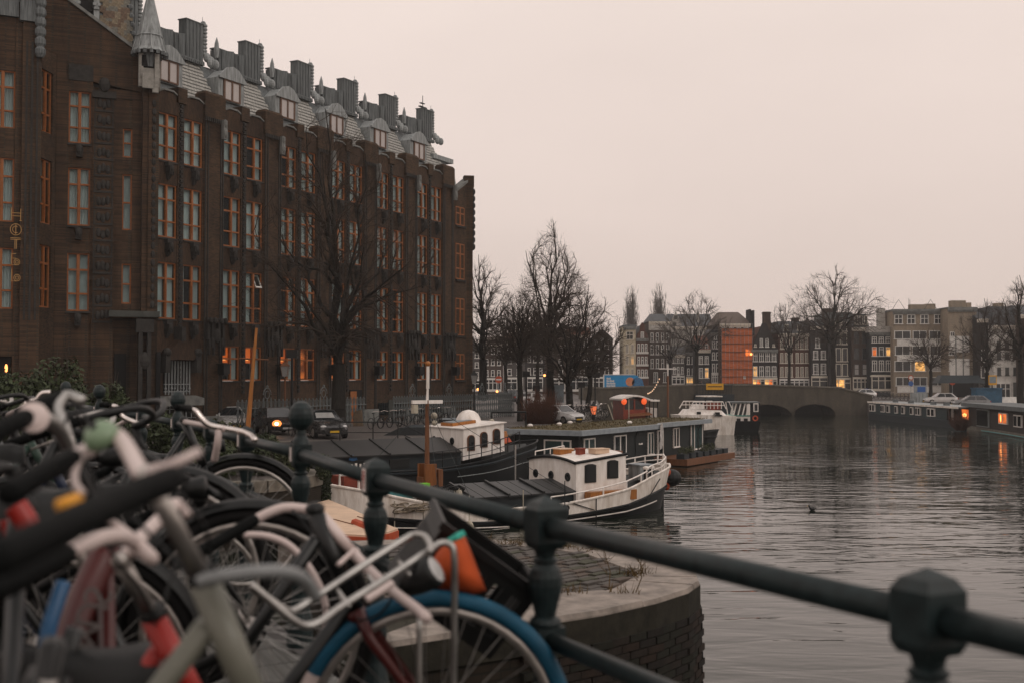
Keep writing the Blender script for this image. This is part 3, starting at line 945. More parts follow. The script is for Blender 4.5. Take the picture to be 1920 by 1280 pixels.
for n in range(NB):
    x0 = .35 + PIT*n
    obj('carved_pilaster', bd_me, hotel, loc=(x0+1.8,-.03,4.2-ZB))
    for (a,b) in cols_of(n):
        for (z0,z1) in (ROWS if n else ROWS):
            obj('carved_bracket', cb_me, hotel, loc=((a+b)/2,-.02,z0-.10-ZB))
    obj('carved_figure_band', hd_me, hotel, loc=(x0+4.42,0,7.4-ZB))
    obj('stone_figure', st_me, hotel, loc=(x0+4.75,0,19.9-ZB))
    obj('wall_lantern', lamp_me, hotel, loc=(x0+4.75,-.30,5.6-ZB))

# windows of the long front
for n in range(NB):
    for k,(a,b) in enumerate(cols_of(n)):
        for r,(z0,z1) in enumerate(ROWS):
            cur = R.choice((2,2,3,2,4,2,3)) if r < 2 else R.choice((3,4,3,1,2))
            lit = 'spark' if (n==0 and k==0 and r==2) else ('top' if (n==4 and r==1) else None)
            hwin(a, z0, b-a, z1-z0, 'tall', cur=cur, lit=lit)
        if n > 0:
            lit = {(1,0):'left',(1,1):'left',(2,0):'left',(2,1):'full',(3,0):'full'}.get((n,k))
            hwin(a, GROUND[0], b-a, GROUND[1]-GROUND[0], 'ground', cur=0 if lit in('full','top') else 5, lit=lit)
# one ventilation sash standing open
MB(Matrix.Translation((cols_of(1)[1][1]-.62,-.02,10.55-ZB)) @ Matrix.Rotation(math.radians(-24),4,'X')).box(0,.55,-.03,.03,-.05,.05).box(0,.55,-.03,.03,.72,.80).box(0,.06,-.03,.03,.05,.72).box(.49,.55,-.03,.03,.05,.72).build('open_sash', M_['white_frame'], hotel)
# basement lights and pale plinth stones
for n in range(1,NB):
    for (a,b) in cols_of(n):
        bw = hpart('basement_window', M_['pane_far'], (a+.1,b-.1,-.075,-.04,2.5,3.35))
        ps = HB()
        for q in np.arange(a+.2,b-.15,.22): ps.box(q,q+.03,-.11,-.08,2.5,3.35)
        ps.build('window_bars', M_['iron'], bw)
for n in range(NB):
    x0 = .35+PIT*n
    hpart('plinth_stone', M_['stone'], (x0+3.55,x0+5.30,-PD-.16,-.02,2.0,2.95))
    hpart('plinth_stone', M_['stone_dark'], (x0+1.5,x0+2.1,-.12,-.02,2.0,3.55))
# ground floor of the first bay: canopy gable, barred window, porch
pm = HB()
pm.vprism([(1.0,6.1),(2.8,6.1),(3.1,6.4),(1.9,7.3),(.7,6.4)],-.5,0)
pm.build('porch_gable', M_['hotel_brick_v'], hotel)
pm = HB()
pm.box(.55,.9,-.6,-.02,5.4,6.4); pm.box(2.95,3.3,-.6,-.02,5.4,6.4); pm.ball((.72,-.5,6.5),.25); pm.ball((3.12,-.5,6.5),.25); pm.box(1.75,2.05,-.6,0,7.1,7.9)
pm.build('porch_carving', M_['hotel_dark'], hotel, kind='stuff')
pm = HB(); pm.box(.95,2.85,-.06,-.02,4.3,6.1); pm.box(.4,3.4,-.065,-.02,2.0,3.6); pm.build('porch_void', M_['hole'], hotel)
pm = HB()
for q in np.arange(1.0,2.85,.23):
    pm.box(q,q+.045,-.16,-.10,4.2,6.05); pm.ball((q+.02,-.13,4.5+.1*math.sin(q*9)),.07,6,4)
for z_ in (4.35,4.75): pm.box(.9,2.9,-.16,-.10,z_,z_+.05)
for q in np.arange(.5,3.4,.42): pm.box(q,q+.04,-.14,-.10,2.0,3.6)
for z_ in (2.4,2.9,3.4): pm.box(.4,3.4,-.14,-.11,z_,z_+.03)
pm.build('window_grille', M_['lead'], hotel)
pm = HB(); pm.vprism([(.0,3.6),(3.6,3.6),(3.6,4.0),(2.9,4.15),(.8,4.15),(.0,3.95)],-.55,0); pm.build('porch_lintel', M_['stone'], hotel)
# side door near the big tree
pm = HB(); pm.box(.35+PIT*3+2.1,.35+PIT*3+3.5,-.08,-.03,2.0,4.3); pm.build('side_door_recess', M_['hole'], hotel)
pm = HB(); pm.box(.35+PIT*3+2.05,.35+PIT*3+2.75,-.16,-.09,2.0,4.2); pm.build('side_door', M_['orange_wood'], hotel)

# ---- end section: gable with a turned corner
EX = .35+PIT*NB
em = HB()
em.vprism([(EX,2.0),(EX+2.5,2.0),(EX+2.5,20.75),(EX,19.3)],0,.5)
em.build('end_wall', M_['hotel_brick'], hotel)
em = HB(); em.vprism([(EX-.1,19.3),(EX+2.5,20.75),(EX+2.5,20.95),(EX-.1,19.5)],-.12,.6); em.build('gable_coping', M_['stone'], hotel)
FA = math.radians(38)
TF = Matrix.Translation((EX+2.5,0,-ZB)) @ Matrix.Rotation(FA,4,'Z')
em = MB(TF); em.box(0,3.2,0,.5,2.0,20.4); em.box(-.25,.35,-.3,.3,2.0,20.9); em.box(2.9,3.4,-.25,.4,2.0,20.6); em.box(-.3,.5,-.4,.4,20.2,21.15)
em.build('corner_wall', M_['hotel_brick'], hotel)
em = MB(TF)
for z_ in np.arange(15.5,20.2,.55): em.ball((0.05,-.36,z_),(.26,.2,.3),8,5)
for z_ in np.arange(14.5,19.8,.6): em.ball((3.1,-.3,z_),(.24,.2,.32),8,5)
em.build('corner_carving', M_['hotel_dark'], hotel)
for (z0,z1) in [(17.05,18.5),(12.8,15.6),(8.4,11.3),(4.95,6.95)]:
    kd = 'tall' if z1-z0 > 2.2 else 'ground'
    hwin(EX+.45, z0, 1.35, z1-z0, kd, y=-.03, cur=R.choice((2,3)), lit='top' if z0 > 17 else None)
    hwin(0, z0, 1.25, z1-z0, kd, cur=2, T=TF @ Matrix.Translation((.95,-.03,z0)))
for z_ in (4.9,8.35,12.75,17.0): hpart('sill', M_['hotel_dark'], (EX+.4,EX+1.9,-.16,0,z_-.12,z_))
# lead dormer hut on the end roof
em = HB(); em.box(EX-.4,EX+1.6,1.6,4.2,20.0,22.2); em.box(EX-.7,EX+2.3,1.3,4.6,22.2,22.55)
em.hexa([(EX+.2,.7,20.4),(EX+1.7,.7,20.4),(EX+1.7,1.6,20.4),(EX+.2,1.6,20.4),(EX+.2,.9,21.6),(EX+1.7,.9,21.6),(EX+1.7,1.6,21.6),(EX+.2,1.6,21.6)])
em.build('end_dormer', M_['lead'], hotel)
em = HB(); em.box(EX+.5,EX+1.4,.62,.78,20.6,21.3); em.build('end_dormer_window', M_['white_frame'], hotel)

# ---- mansard roof: slates, dormers, crest, fins
slate = MB(Matrix.Translation((0,0,-ZB)))
bk = HB(); bk.hexa([(-.2,.55,20.6),(EX+.5,.55,20.6),(EX+.5,5.5,20.6),(-.2,5.5,20.6),(-.2,2.45,23.75),(EX-.6,2.45,23.75),(EX-.6,5.5,23.75),(-.2,5.5,23.75)])
bk.build('roof', M_['lead_dark'], hotel)
sl_ang = math.atan2(3.15,1.9)
for n in range(NB):
    x0 = .35+PIT*n
    for r in range(12):
        z_ = 20.9+.245*r; y_ = .55+(z_-20.6)*1.9/3.15
        k = 0; xx = x0+2.75 + (.12 if r%2 else 0)
        while xx < x0+5.6:
            T = Matrix.Translation((xx,y_,z_)) @ Matrix.Rotation(sl_ang,4,'X') @ Matrix.Rotation(R.uniform(-.02,.02),4,'Y')
            slate.box(0,.228,0,.205,.0,.05+R.uniform(0,.015),T)
            xx += .245
slate.build('slates', M_['slate'], hotel, kind='stuff')
dm = MB()
w2 = 1.12
dm.vprism([(-w2,0),(w2,0),(w2,1.35),(0,2.05),(-w2,1.35)],0.02,2.6)           # body
dm_me = dm.mesh('dormer', M_['lead'])
dg = MB(); dg.vprism([(-w2-.08,1.30),(w2+.08,1.30),(w2+.08,1.42),(0.5,2.02),(0,2.16),(-.5,2.02),(-w2-.08,1.42)],-.14,.02); dg_me = dg.mesh('dormer_gable', M_['lead'])
dw = MB()
for q in (-.72,-.04,.64): dw.box(q-.02,q+.10,-.08,.02,.12,1.28)
dw.box(-.74,.74,-.08,.02,.05,.13); dw.box(-.74,.74,-.08,.02,1.22,1.30); dw_me = dw.mesh('dormer_window', mat('dormer_brown_frame',(0.13,0.075,0.05),0.6,var=.3))
M_['blind'] = mat('pale_dormer_blind', (0.46,0.42,0.40), 0.35, var=.1, scale=2)  # pale pink tone mixes the blinds with a painted sky reflection
dp = [MB().box(a,b,-.03,.018,.13,1.22).mesh('pane', M_['blind']) for a,b in ((-.62,-.06),(.06,.62))]
fn = MB()
fn.box(-.72,.72,-.25,.35,0,2.35)
for q in np.arange(-.72,.73,.29): fn.box(q-.02,q+.02,-.29,-.25,0,2.33)
fn.box(-.76,.76,-.29,.40,2.33,2.39)
fn_me = fn.mesh('roof_fin', M_['lead_dark'])
lw = MB()
lw.hexa([(-3.1,.1,0),(-1.9,-.35,0),(-1.9,.5,0),(-3.1,.5,0),(-3.1,.1,1.45),(-1.9,-.35,1.55),(-1.9,.5,1.55),(-3.1,.5,1.45)])
lw.hexa([(-1.9,.15,0),(-.72,-.2,0),(-.72,.5,0),(-1.9,.5,0),(-1.9,.15,1.55),(-.72,-.2,1.65),(-.72,.5,1.65),(-1.9,.5,1.55)])
lw.box(-3.1,-.74,.0,.55,1.52,1.60)
for q in np.arange(-3.0,-.8,.3): lw.box(q,q+.04,-.30 if q>-1.9 and q<-1.7 else -.12,.3,0,1.5)
lw_me = lw.mesh('roof_crest_panel', M_['lead_dark'])
fo = MB()
for i in range(9): fo.ball((.92,-.12,.65+i*.22),(.20,.22,.15),8,5)
fo.ball((.92,-.05,2.55),(.16,.18,.16),8,5)
for i,(x_,y_,z_) in enumerate([(.95,-.35,.45),(1.12,-.5,.25),(1.25,-.75,.05),(.98,-.6,.1)]): fo.ball((x_,y_,z_),(.24,.22,.30),8,6)
fo.tube([(.92,0,2.6),(.92,0,2.95)],.015,4)
fo_me = fo.mesh('finial_scrolls', M_['lead'])
ct = MB()
for q in np.arange(-1.6,1.7,.16): ct.box(q,q+.10,-.16,.06,-.10,.06)
ct.box(-1.7,1.75,-.10,.2,.06,.16); ct_me = ct.mesh('dentil_cornice', M_['lead_dark'])
for n in range(NB):
    x0 = .35+PIT*n
    T = Matrix.Translation((x0+1.8,.95,21.55-ZB))
    d = obj('dormer', dm_me, hotel, M=T)
    obj('dormer_gable', dg_me, d)
    obj('dormer_window', dw_me, d)
    for p in dp: obj('pane', p, d)
for n in range(-1,NB):
    x0 = .35+PIT*n
    fx = x0+5.6
    obj('roof_fin', fn_me, hotel, loc=(fx,2.8,23.95-ZB))
    if n >= 0: obj('roof_crest_panel', lw_me, hotel, loc=(fx,2.8,23.75-ZB))
    obj('finial_scrolls', fo_me, hotel, loc=(fx,2.8,23.9-ZB))
    if n >= 0:
        sp_ = MB(); sp_.lathe([(.1,0),(.16,.5),(.12,.9),(.02,1.25)],8); sp_.build('spike', M_['lead'], hotel).location = (fx-3.3,2.6,24.6-ZB)
        obj('dentil_cornice', ct_me, hotel, loc=(x0+4.2,2.2,23.75-ZB))
fx = .35+PIT*NB+.2
obj('roof_fin', fn_me, hotel, loc=(fx+.5,4.3,23.2-ZB)); obj('finial_scrolls', fo_me, hotel, loc=(fx+.5,4.3,23.2-ZB))
av = MB(); av.tube([(0,0,0),(0,0,1.1)],.03,5); av.box(-.5,.5,-.1,.1,.15,.22); av.box(-.35,.2,-.1,.1,.45,.5)
av.build('roof_antenna', M_['iron'], hotel).location = (.35+PIT*5+5.3,2.8,26.3-ZB)
# right end slope of the mansard
em = HB(); 
for r in range(10):
    z_=20.9+.26*r; em.box(EX+.1-.12*r*.4,EX+.35-.1*r,.6+.16*r,3.5,z_,z_+.05)
em.build('roof_end_edge', M_['lead'], hotel)

# ---- left wing: corner, square bay with the tower roof
WA = math.radians(-39.4)
C0 = (-.05,.05)
TW = Matrix.Translation((C0[0],C0[1],-ZB)) @ Matrix.Rotation(WA,4,'Z')     # x<0 runs left along the wing
wm = MB(TW)
WR = [(17.45,20.2),(13.1,16.15),(8.6,11.65)]
# wall between s=0 and 4.75 with openings: big windows s 3.05..4.15, small ones s .95..1.40
def wing_wall(mb, x0, x1, y0, y1, holes, zb, zt):
    z = zb
    for (z0,z1) in sorted(holes):
        mb.box(x0,x1,y0,y1,z,z0); z = z1
    mb.box(x0,x1,y0,y1,z,zt)
wing_wall(wm,-4.15,-3.05,0,.5,WR,2.0,22.0)
wm.box(-3.05,-2.95,-.04,.5,2,21.4); wm.box(-4.75,-4.15,-.06,.5,2,22)
wm.box(-2.95,-1.85,-.12,.5,2,20.0)
SR = [(16.9,18.45),(13.0,16.0),(9.05,11.2)]
wing_wall(wm,-1.42,-.92,.18,.6,SR,2.0,20.3)
wm.box(-1.85,-1.42,.12,.6,2,20.4); wm.box(-.92,-.25,.12,.6,2,20.4)
wm.box(-.6,.30,-.5,.5,2,8.4); wm.box(-.45,.25,-.3,.5,8.4,21.3); wm.box(-.15,.38,-.42,.4,2.0,22.1)
wm.box(-2.95,-.25,.1,.6,20.0,20.5)
# sloping gable wall under the tower roof
wm.vprism([(-6.0,21.2),(-.3,20.4),(-.3,22.3),(-5.2,25.6),(-6.0,25.9)],.02,.5)
wm.vprism([(-2.0,8.25),(.4,8.25),(.4,8.6),(-2.0,8.6)],-.8,.2)
wm.build('corner_wall', M_['hotel_brick'], hotel)
gm = MB(TW); gm.vprism([(-5.6,25.85),(-.3,22.3),(-.3,22.48),(-5.6,26.05)],-.1,.55); gm.build('gable_coping', M_['stone'], hotel)
gm = MB(TW); gm.box(-2.1,.45,-.95,.2,8.3,8.62); gm.build('stone_ledge', M_['stone_dark'], hotel)
for (z0,z1) in WR: hwin(0,z0,1.10,z1-z0,'tall',cur=2 if z0>12 else 3,T=TW @ Matrix.Translation((-4.15,.10,z0)))
for (z0,z1) in SR: hwin(0,z0,.5,z1-z0,'small',cur=2,T=TW @ Matrix.Translation((-1.42,.26,z0)))
gm = MB(TW)
for (z0,z1) in WR:
    gm.box(-4.2,-3.0,-.12,.1,z0-.12,z0-.02); gm.box(-3.75,-3.45,-.3,0,z0-.75,z0-.12); gm.ball((-3.6,-.28,z0-.4),(.18,.14,.28),8,5)
for z_ in np.arange(8.0,19.6,.86):     # carved relief panels
    gm.box(-2.9,-1.9,-.17,-.12,z_,z_+.10)
    gm.box(-2.88,-2.82,-.18,-.12,z_+.1,z_+.76); gm.box(-1.98,-1.92,-.18,-.12,z_+.1,z_+.76)
    for q in (-2.62,-2.4,-2.18): gm.ball((q,-.14,z_+.42+.06*math.sin(q*40+z_)),(.13,.09,.24),8,5)
gm.box(-3.0,-1.8,-.30,-.10,19.9,20.25); gm.ball((-2.4,-.3,20.6),(.3,.2,.4),8,6)
for z_ in np.arange(9,20,.45): gm.ball((.12,-.44,z_),(.12,.1,.2),6,5)
gm.box(-4.3,-2.95,-.06,.0,20.75,21.6)
gm.build('carved_panels', M_['hotel_dark'], hotel, kind='stuff')
gm = MB(TW)
for q in (-.62,-.18): gm.box(q,q+.2,-1.05,-.6,2.0,7.8)
gm.box(-.75,.15,-1.1,-.5,7.5,8.2); gm.ball((-.3,-.9,6.0),(.35,.25,.5)); gm.box(-.7,.1,-1.1,-.5,2,3.2)
gm.build('corner_pier', M_['hotel_dark'], hotel)
gm = MB(TW); gm.box(-1.75,-1.15,-.03,.13,3.0,6.4); gm.box(.32,.55,-.6,-.3,3.0,6.5); gm.build('dark_opening', M_['hole'], hotel)
# facet coming towards the street and the tower front
FX = math.radians(-39.4-51)
TF2 = TW @ Matrix.Translation((-4.75,0,0)) @ Matrix.Rotation(math.radians(62),4,'Z')    # x<0 comes forward
fm = MB(TF2); 
fr_ = [(17.7,20.9),(13.0,16.3),(8.7,11.9)]
fm.box(-2.0,-1.62,0,.5,2,22); fm.box(-.42,0,0,.5,2,22)
wing_wall(fm,-1.62,-.42,0,.5,fr_,2,22)
fm.build('facet_wall', M_['hotel_brick'], hotel)
for (z0,z1) in fr_: hwin(0,z0,1.2,z1-z0,'tall',cur=3,T=TF2 @ Matrix.Translation((-1.62,.10,z0)))
TT = TF2 @ Matrix.Translation((-2.0,0,0)) @ Matrix.Rotation(math.radians(-58),4,'Z')
tm = MB(TT)
tr_ = [(17.6,20.5),(12.9,16.1),(8.55,11.6)]
tm.box(-.75,.15,-.35,.5,2,23.2); tm.box(-1.05,-.75,-.1,.5,2,24)
wing_wall(tm,-2.2,-1.05,0,.5,tr_,6.4,24); tm.box(-4,-2.2,-.1,.5,6.4,24)
tm.box(-4,-1.05,-.05,.5,6.2,6.6)
tm.build('tower_wall', M_['hotel_brick'], hotel)
for (z0,z1) in tr_:
    hwin(0,z0,1.15,z1-z0,'tall',cur=2,T=TT @ Matrix.Translation((-2.2,.08,z0)))
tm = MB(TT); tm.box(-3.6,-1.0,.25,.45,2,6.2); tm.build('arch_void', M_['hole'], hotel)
tm = MB(TT); tm.ball((-1.3,.2,5.6),(.07,.05,.22)); tm.build('entrance_lamp', M_['lit_lamp'], hotel)
tm = MB(TT)
tm.box(-4,-.95,-.25,.3,23.2,26); tm.box(-.9,.25,-.5,.5,23,24.2); tm.box(-.72,-.1,-.6,.3,24.2,27)
for z_ in np.arange(21.5,25.5,.5): tm.ball((.05,-.5,z_),(.28,.22,.34),8,5)
tm.build('tower_lead_cladding', M_['lead_dark'], hotel)
for q in (-.6,-.35,-.1): MB(TT).box(q,q+.1,-.40,-.35,8,22).build('pilaster_rib', M_['hotel_dark'], hotel)
# tower roof of shingles
rb = MB(TW)
v8 = [(-9,.55,20.5),(-.55,.55,20.5),(-.55,8,20.5),(-9,8,20.5),(-8,1.75,32),(-1.7,1.75,32),(-1.7,6,32),(-8,6,32)]
rb.hexa(v8); rb.build('tower_roof', M_['lead_dark'], hotel)
hx = [MB().box(0,.30,0,.42,0,.03).mesh('shingle', m) for m in (M_['shing_a'],M_['shing_b'],M_['shing_c'])]
nsh = 0; rest = MB()
lean = math.atan2(11.5,1.2)
for r in range(22):
    z_ = 21.9+.29*r; f = (z_-20.5)/11.5
    y_ = .55+1.2*f
    xr = -.55-1.15*f
    xx = -5.7 + (.155 if r%2 else 0)
    while xx < xr-.2:
        gz = 22.3+(25.6-22.3)*(-.3-xx)/4.9
        if z_ > gz-.45 and not (-4.1 < xx+.15 < -2.55 and z_ > 23.9):
            T = TW @ Matrix.Translation((xx+R.uniform(-.01,.01),y_-.03,z_+R.uniform(-.012,.012))) @ Matrix.Rotation(lean,4,'X') 
            if nsh < 290: obj('shingle', hx[R.choice((0,0,1,2,2))], hotel, M=T); nsh += 1
            else: rest.box(0,.3,0,.42,0,.03,T)
        xx += .31
for r in range(22):           # right hip
    z_ = 21.9+.29*r; f = (z_-20.5)/11.5
    for k in range(8):
        T = TW @ Matrix.Translation((-.55-1.15*f+.03,.6+1.2*f+.31*k+(.15 if r%2 else 0),z_)) @ Matrix.Rotation(math.pi/2,4,'Z') @ Matrix.Rotation(math.atan2(11.5,1.15),4,'X')
        rest.box(0,.3,0,.42,0,.03,T)
rest.build('shingles', M_['shing_c'], hotel, kind='stuff')
gm = MB(TW); 
for z_ in np.arange(21.3,31,.5): 
    f=(z_-20.5)/11.5; gm.ball((-.55-1.15*f,.58+1.2*f,z_),(.16,.16,.2),6,5)
gm.build('hip_crest', M_['lead_dark'], hotel)
gm = MB(TW)
for q in (-3.95,-2.95): gm.box(q,q+.28,.2,1.2,23.7,26.5); gm.box(q-.05,q+.33,.12,1.2,24.9,25.05); gm.vprism([(q,24.7),(q+.28,24.7),(q+.14,25.0)],.10,.2)
gm.box(-3.7,-2.9,.3,1.2,25.9,27); gm.build('tower_dormer', M_['lead'], hotel)
gm = MB(TW); gm.box(-3.67,-2.95,.28,.3,24.6,25.9); gm.build('dormer_void', M_['hole'], hotel)
# small lantern turret on the corner
TL = TW @ Matrix.Translation((-.12,-.25,0))
gm = MB(TL); gm.lathe([(.92,22.55),(.80,22.75),(.58,23.7),(.34,24.9),(.10,25.9),(.03,26.2)],8)
for k in range(8):
    a = k*math.pi/4; gm.tube([(.90*math.cos(a),.90*math.sin(a),22.6),(.59*math.cos(a),.59*math.sin(a),23.7),(.1*math.cos(a),.1*math.sin(a),25.8)],.035,4)
gm.lathe([(.64,23.35),(.71,23.42),(.64,23.5)],8)
gm.build('turret_spire', M_['lead'], hotel)
gm = MB(TL)
for k in range(16):
    a = k*math.pi/8; gm.box(-.09,.09,-.09,.09,22.35,22.55,Matrix.Translation((.88*math.cos(a),.88*math.sin(a),0)))
gm.lathe([(.6,22.5),(.55,22.3),(.5,21.7)],8)
gm.build('turret_eaves', M_['lead_dark'], hotel)
gm = MB(TL)
for k in range(4):
    a = k*math.pi/2+.6; gm.box(-.12,.12,-.12,.12,20.6,22.4,Matrix.Translation((.58*math.cos(a),.58*math.sin(a),0)))
gm.box(-.5,.5,-.5,.4,21.1,21.6); gm.box(-.42,.15,-.62,-.42,20.5,21.3); gm.box(.1,.42,-.58,-.42,20.3,21.1)
gm.build('turret_lantern', M_['stone_pale'], hotel)
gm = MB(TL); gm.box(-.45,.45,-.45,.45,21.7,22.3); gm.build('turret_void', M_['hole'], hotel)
# vertical hotel lettering in thin tubes
M_['neon'] = mat('brass_sign_tube', (0.42,0.25,0.09), 0.4, var=.1, emit=(1.0,0.5,0.18), es=0.05)
sg = empty('hotel_sign', tuple(hotel.matrix_basis @ (TT @ Vector((-1.02,-.6,6.0)))), 0, 'thin tube letters HOTEL one below another on the dark tower front', 'hotel sign')
def letter(pts_list, cz, name='letter'):
    m = MB()
    base = hotel.matrix_basis @ TT
    for pts in pts_list:
        m.tube([base @ Vector((-.98+x*.27, -.44, cz+z*.30)) for x,z in pts], .014, 5)
    m.build(name, M_['neon'], sg, world=True)
circ = lambda cx,cz,r,a0=0,a1=360: [(cx+r*math.cos(math.radians(a0+(a1-a0)*i/16)), cz+r*math.sin(math.radians(a0+(a1-a0)*i/16))) for i in range(17)]
zl = [P(35,y,58.5).z for y in (404,432,458,488,518)]
letter([[(-.8,1),(-.8,-1)],[(.8,1),(.8,-1)],[(-.8,.25),(.8,.25)],[(-.8,-.25),(.8,-.25)],[(-1,1),(-.6,1)],[(.6,-1),(1,-1)]], zl[0])
letter([circ(0,0,.95),circ(0,0,.55,60,300),[(0,.8),(0,-.8)]], zl[1])
letter([[(-.9,.9),(.9,.9)],[(-.9,.65),(.9,.65)],[(-.12,.65),(-.12,-.9)],[(.12,.65),(.12,-.9)]], zl[2])
letter([[(-.7,.9),(-.7,-.9),(.3,-.9)],[(-.7,.9),(.1,1.0)],circ(.25,-.4,.5),circ(.25,-.4,.25),[(-.7,.2),(.1,.2)]], zl[3])
letter([[(-.6,1),(-.6,-.9),(.2,-.9)],circ(.3,-.35,.55),circ(.3,-.35,.28),[(-.9,-.9),(-.6,-.9)]], zl[4])

# wrought iron fence in front of the hotel
fence_m = mat('grey_green_wrought_iron', (0.115,0.13,0.13), 0.5, var=.4, scale=8)
pal = MB()
pal.tube([(0,0,0),(0,0,1.30)],.030,5)
for s_ in (-1,1):
    pal.tube([(0,0,.25),(s_*.10,0,.42),(0,0,.60)],.022,4); pal.tube([(0,0,.62),(s_*.10,0,.80),(0,0,.98)],.022,4)
    pal.tube([(0,0,1.0),(s_*.08,0,1.12),(s_*.11,0,1.34)],.018,4)
pal.ball((0,0,1.36),(.045,.045,.08),6,4)
pal_me = pal.mesh('paling', fence_m)
gp = MB(); gp.tube([(-.28,0,0),(-.28,0,1.5)],.035,5); gp.tube([(.28,0,0),(.28,0,1.5)],.035,5)
gp.tube([(.30*math.cos(a),0,1.62+.30*math.sin(a)) for a in [math.pi*i/10 for i in range(11)]],.028,5)
gp.torus(.17,.022,14,5,Matrix.Translation((0,0,1.62))); gp.ball((0,0,1.98),.07,6,5)
gp_me = gp.mesh('fence_finial', fence_m)
ZS = Matrix.Diagonal((1.15,1.15,1.32,1))
def iron_fence(pts, label, step=.33):
    fo_ = empty('iron_fence', pts[0], 0, label, 'fence', 'wrought iron fences before the hotel')
    o = Vector(pts[0]); rails = MB()
    for a,b in zip(pts, pts[1:]):
        a, b = Vector(a), Vector(b); d = b-a; L = d.length; an = math.atan2(d.y,d.x)
        T = Matrix.Translation(a-o) @ Matrix.Rotation(an,4,'Z')
        rails.box(0,L,-.03,.03,.15,.20,T); rails.box(0,L,-.03,.03,1.36,1.42,T)
        k = 0; x = .1
        while x < L:
            if k % 15 == 7: obj('fence_finial', gp_me, fo_, M=T @ Matrix.Translation((x,0,0)) @ ZS)
            obj('paling', pal_me, fo_, M=T @ Matrix.Translation((x,0,0)) @ ZS)
            x += step; k += 1
    rails.build('fence_rail', fence_m, fo_)
hl = lambda t, y: tuple(hotel.matrix_basis @ Vector((t,y,0)))
iron_fence([hl(19.6,-2.6),hl(36.9,-2.6),hl(40.2,.4)],'grey wrought iron fence along the hotel wall right of the big tree')
iron_fence([hl(4.4,-2.2),hl(17.0,-2.2)],'grey wrought iron fence behind the parked cars',.36)
# ---------------------------------------------------------------- far houses, each a thing with walls, roof and windows
_hw = {}
M_['cream_frame'] = mat('cream_window_frame', (0.55,0.50,0.42), 0.55, var=.15)
M_['dark_frame'] = mat('dark_window_frame', (0.06,0.06,0.055), 0.55, var=.2)
M_['blind_far'] = mat('pale_blind', (0.38,0.36,0.34), 0.8, var=.2)
FRM = {'w':'white_frame','c':'cream_frame','d':'dark_frame'}
def house_window(w, h, fr, bars, pane):
    key = (round(w,2), round(h,2), fr, bars, pane)
    if key in _hw: return _hw[key]
    m = MB(); t = .12
    m.box(-w/2,-w/2+t,-.07,.02,0,h); m.box(w/2-t,w/2,-.07,.02,0,h); m.box(-w/2+t,w/2-t,-.07,.02,h-t,h); m.box(-w/2-.1,w/2+.1,-.14,.02,-.12,.02)
    if 'h' in bars: m.box(-w/2+t,w/2-t,-.06,.0,h*.52,h*.52+.09)
    if 't' in bars: m.box(-w/2+t,w/2-t,-.06,.0,h*.68,h*.68+.09)
    if 'v' in bars: m.box(-.045,.045,-.055,.0,.02,h-t)
    if 'g' in bars:
        for q in (-w/6,w/6): m.box(q-.025,q+.025,-.05,.0,.02,h-t)
        for q in (.26,.75): m.box(-w/2+t,w/2-t,-.045,.0,h*q,h*q+.05)
    p = MB().box(-w/2+t,w/2-t,-.025,.0,.02,h-t).mesh('pane', M_[pane])
    _hw[key] = (m.mesh('window', M_[FRM[fr]]), p)
    return _hw[key]
HG = 'canal houses across the water'
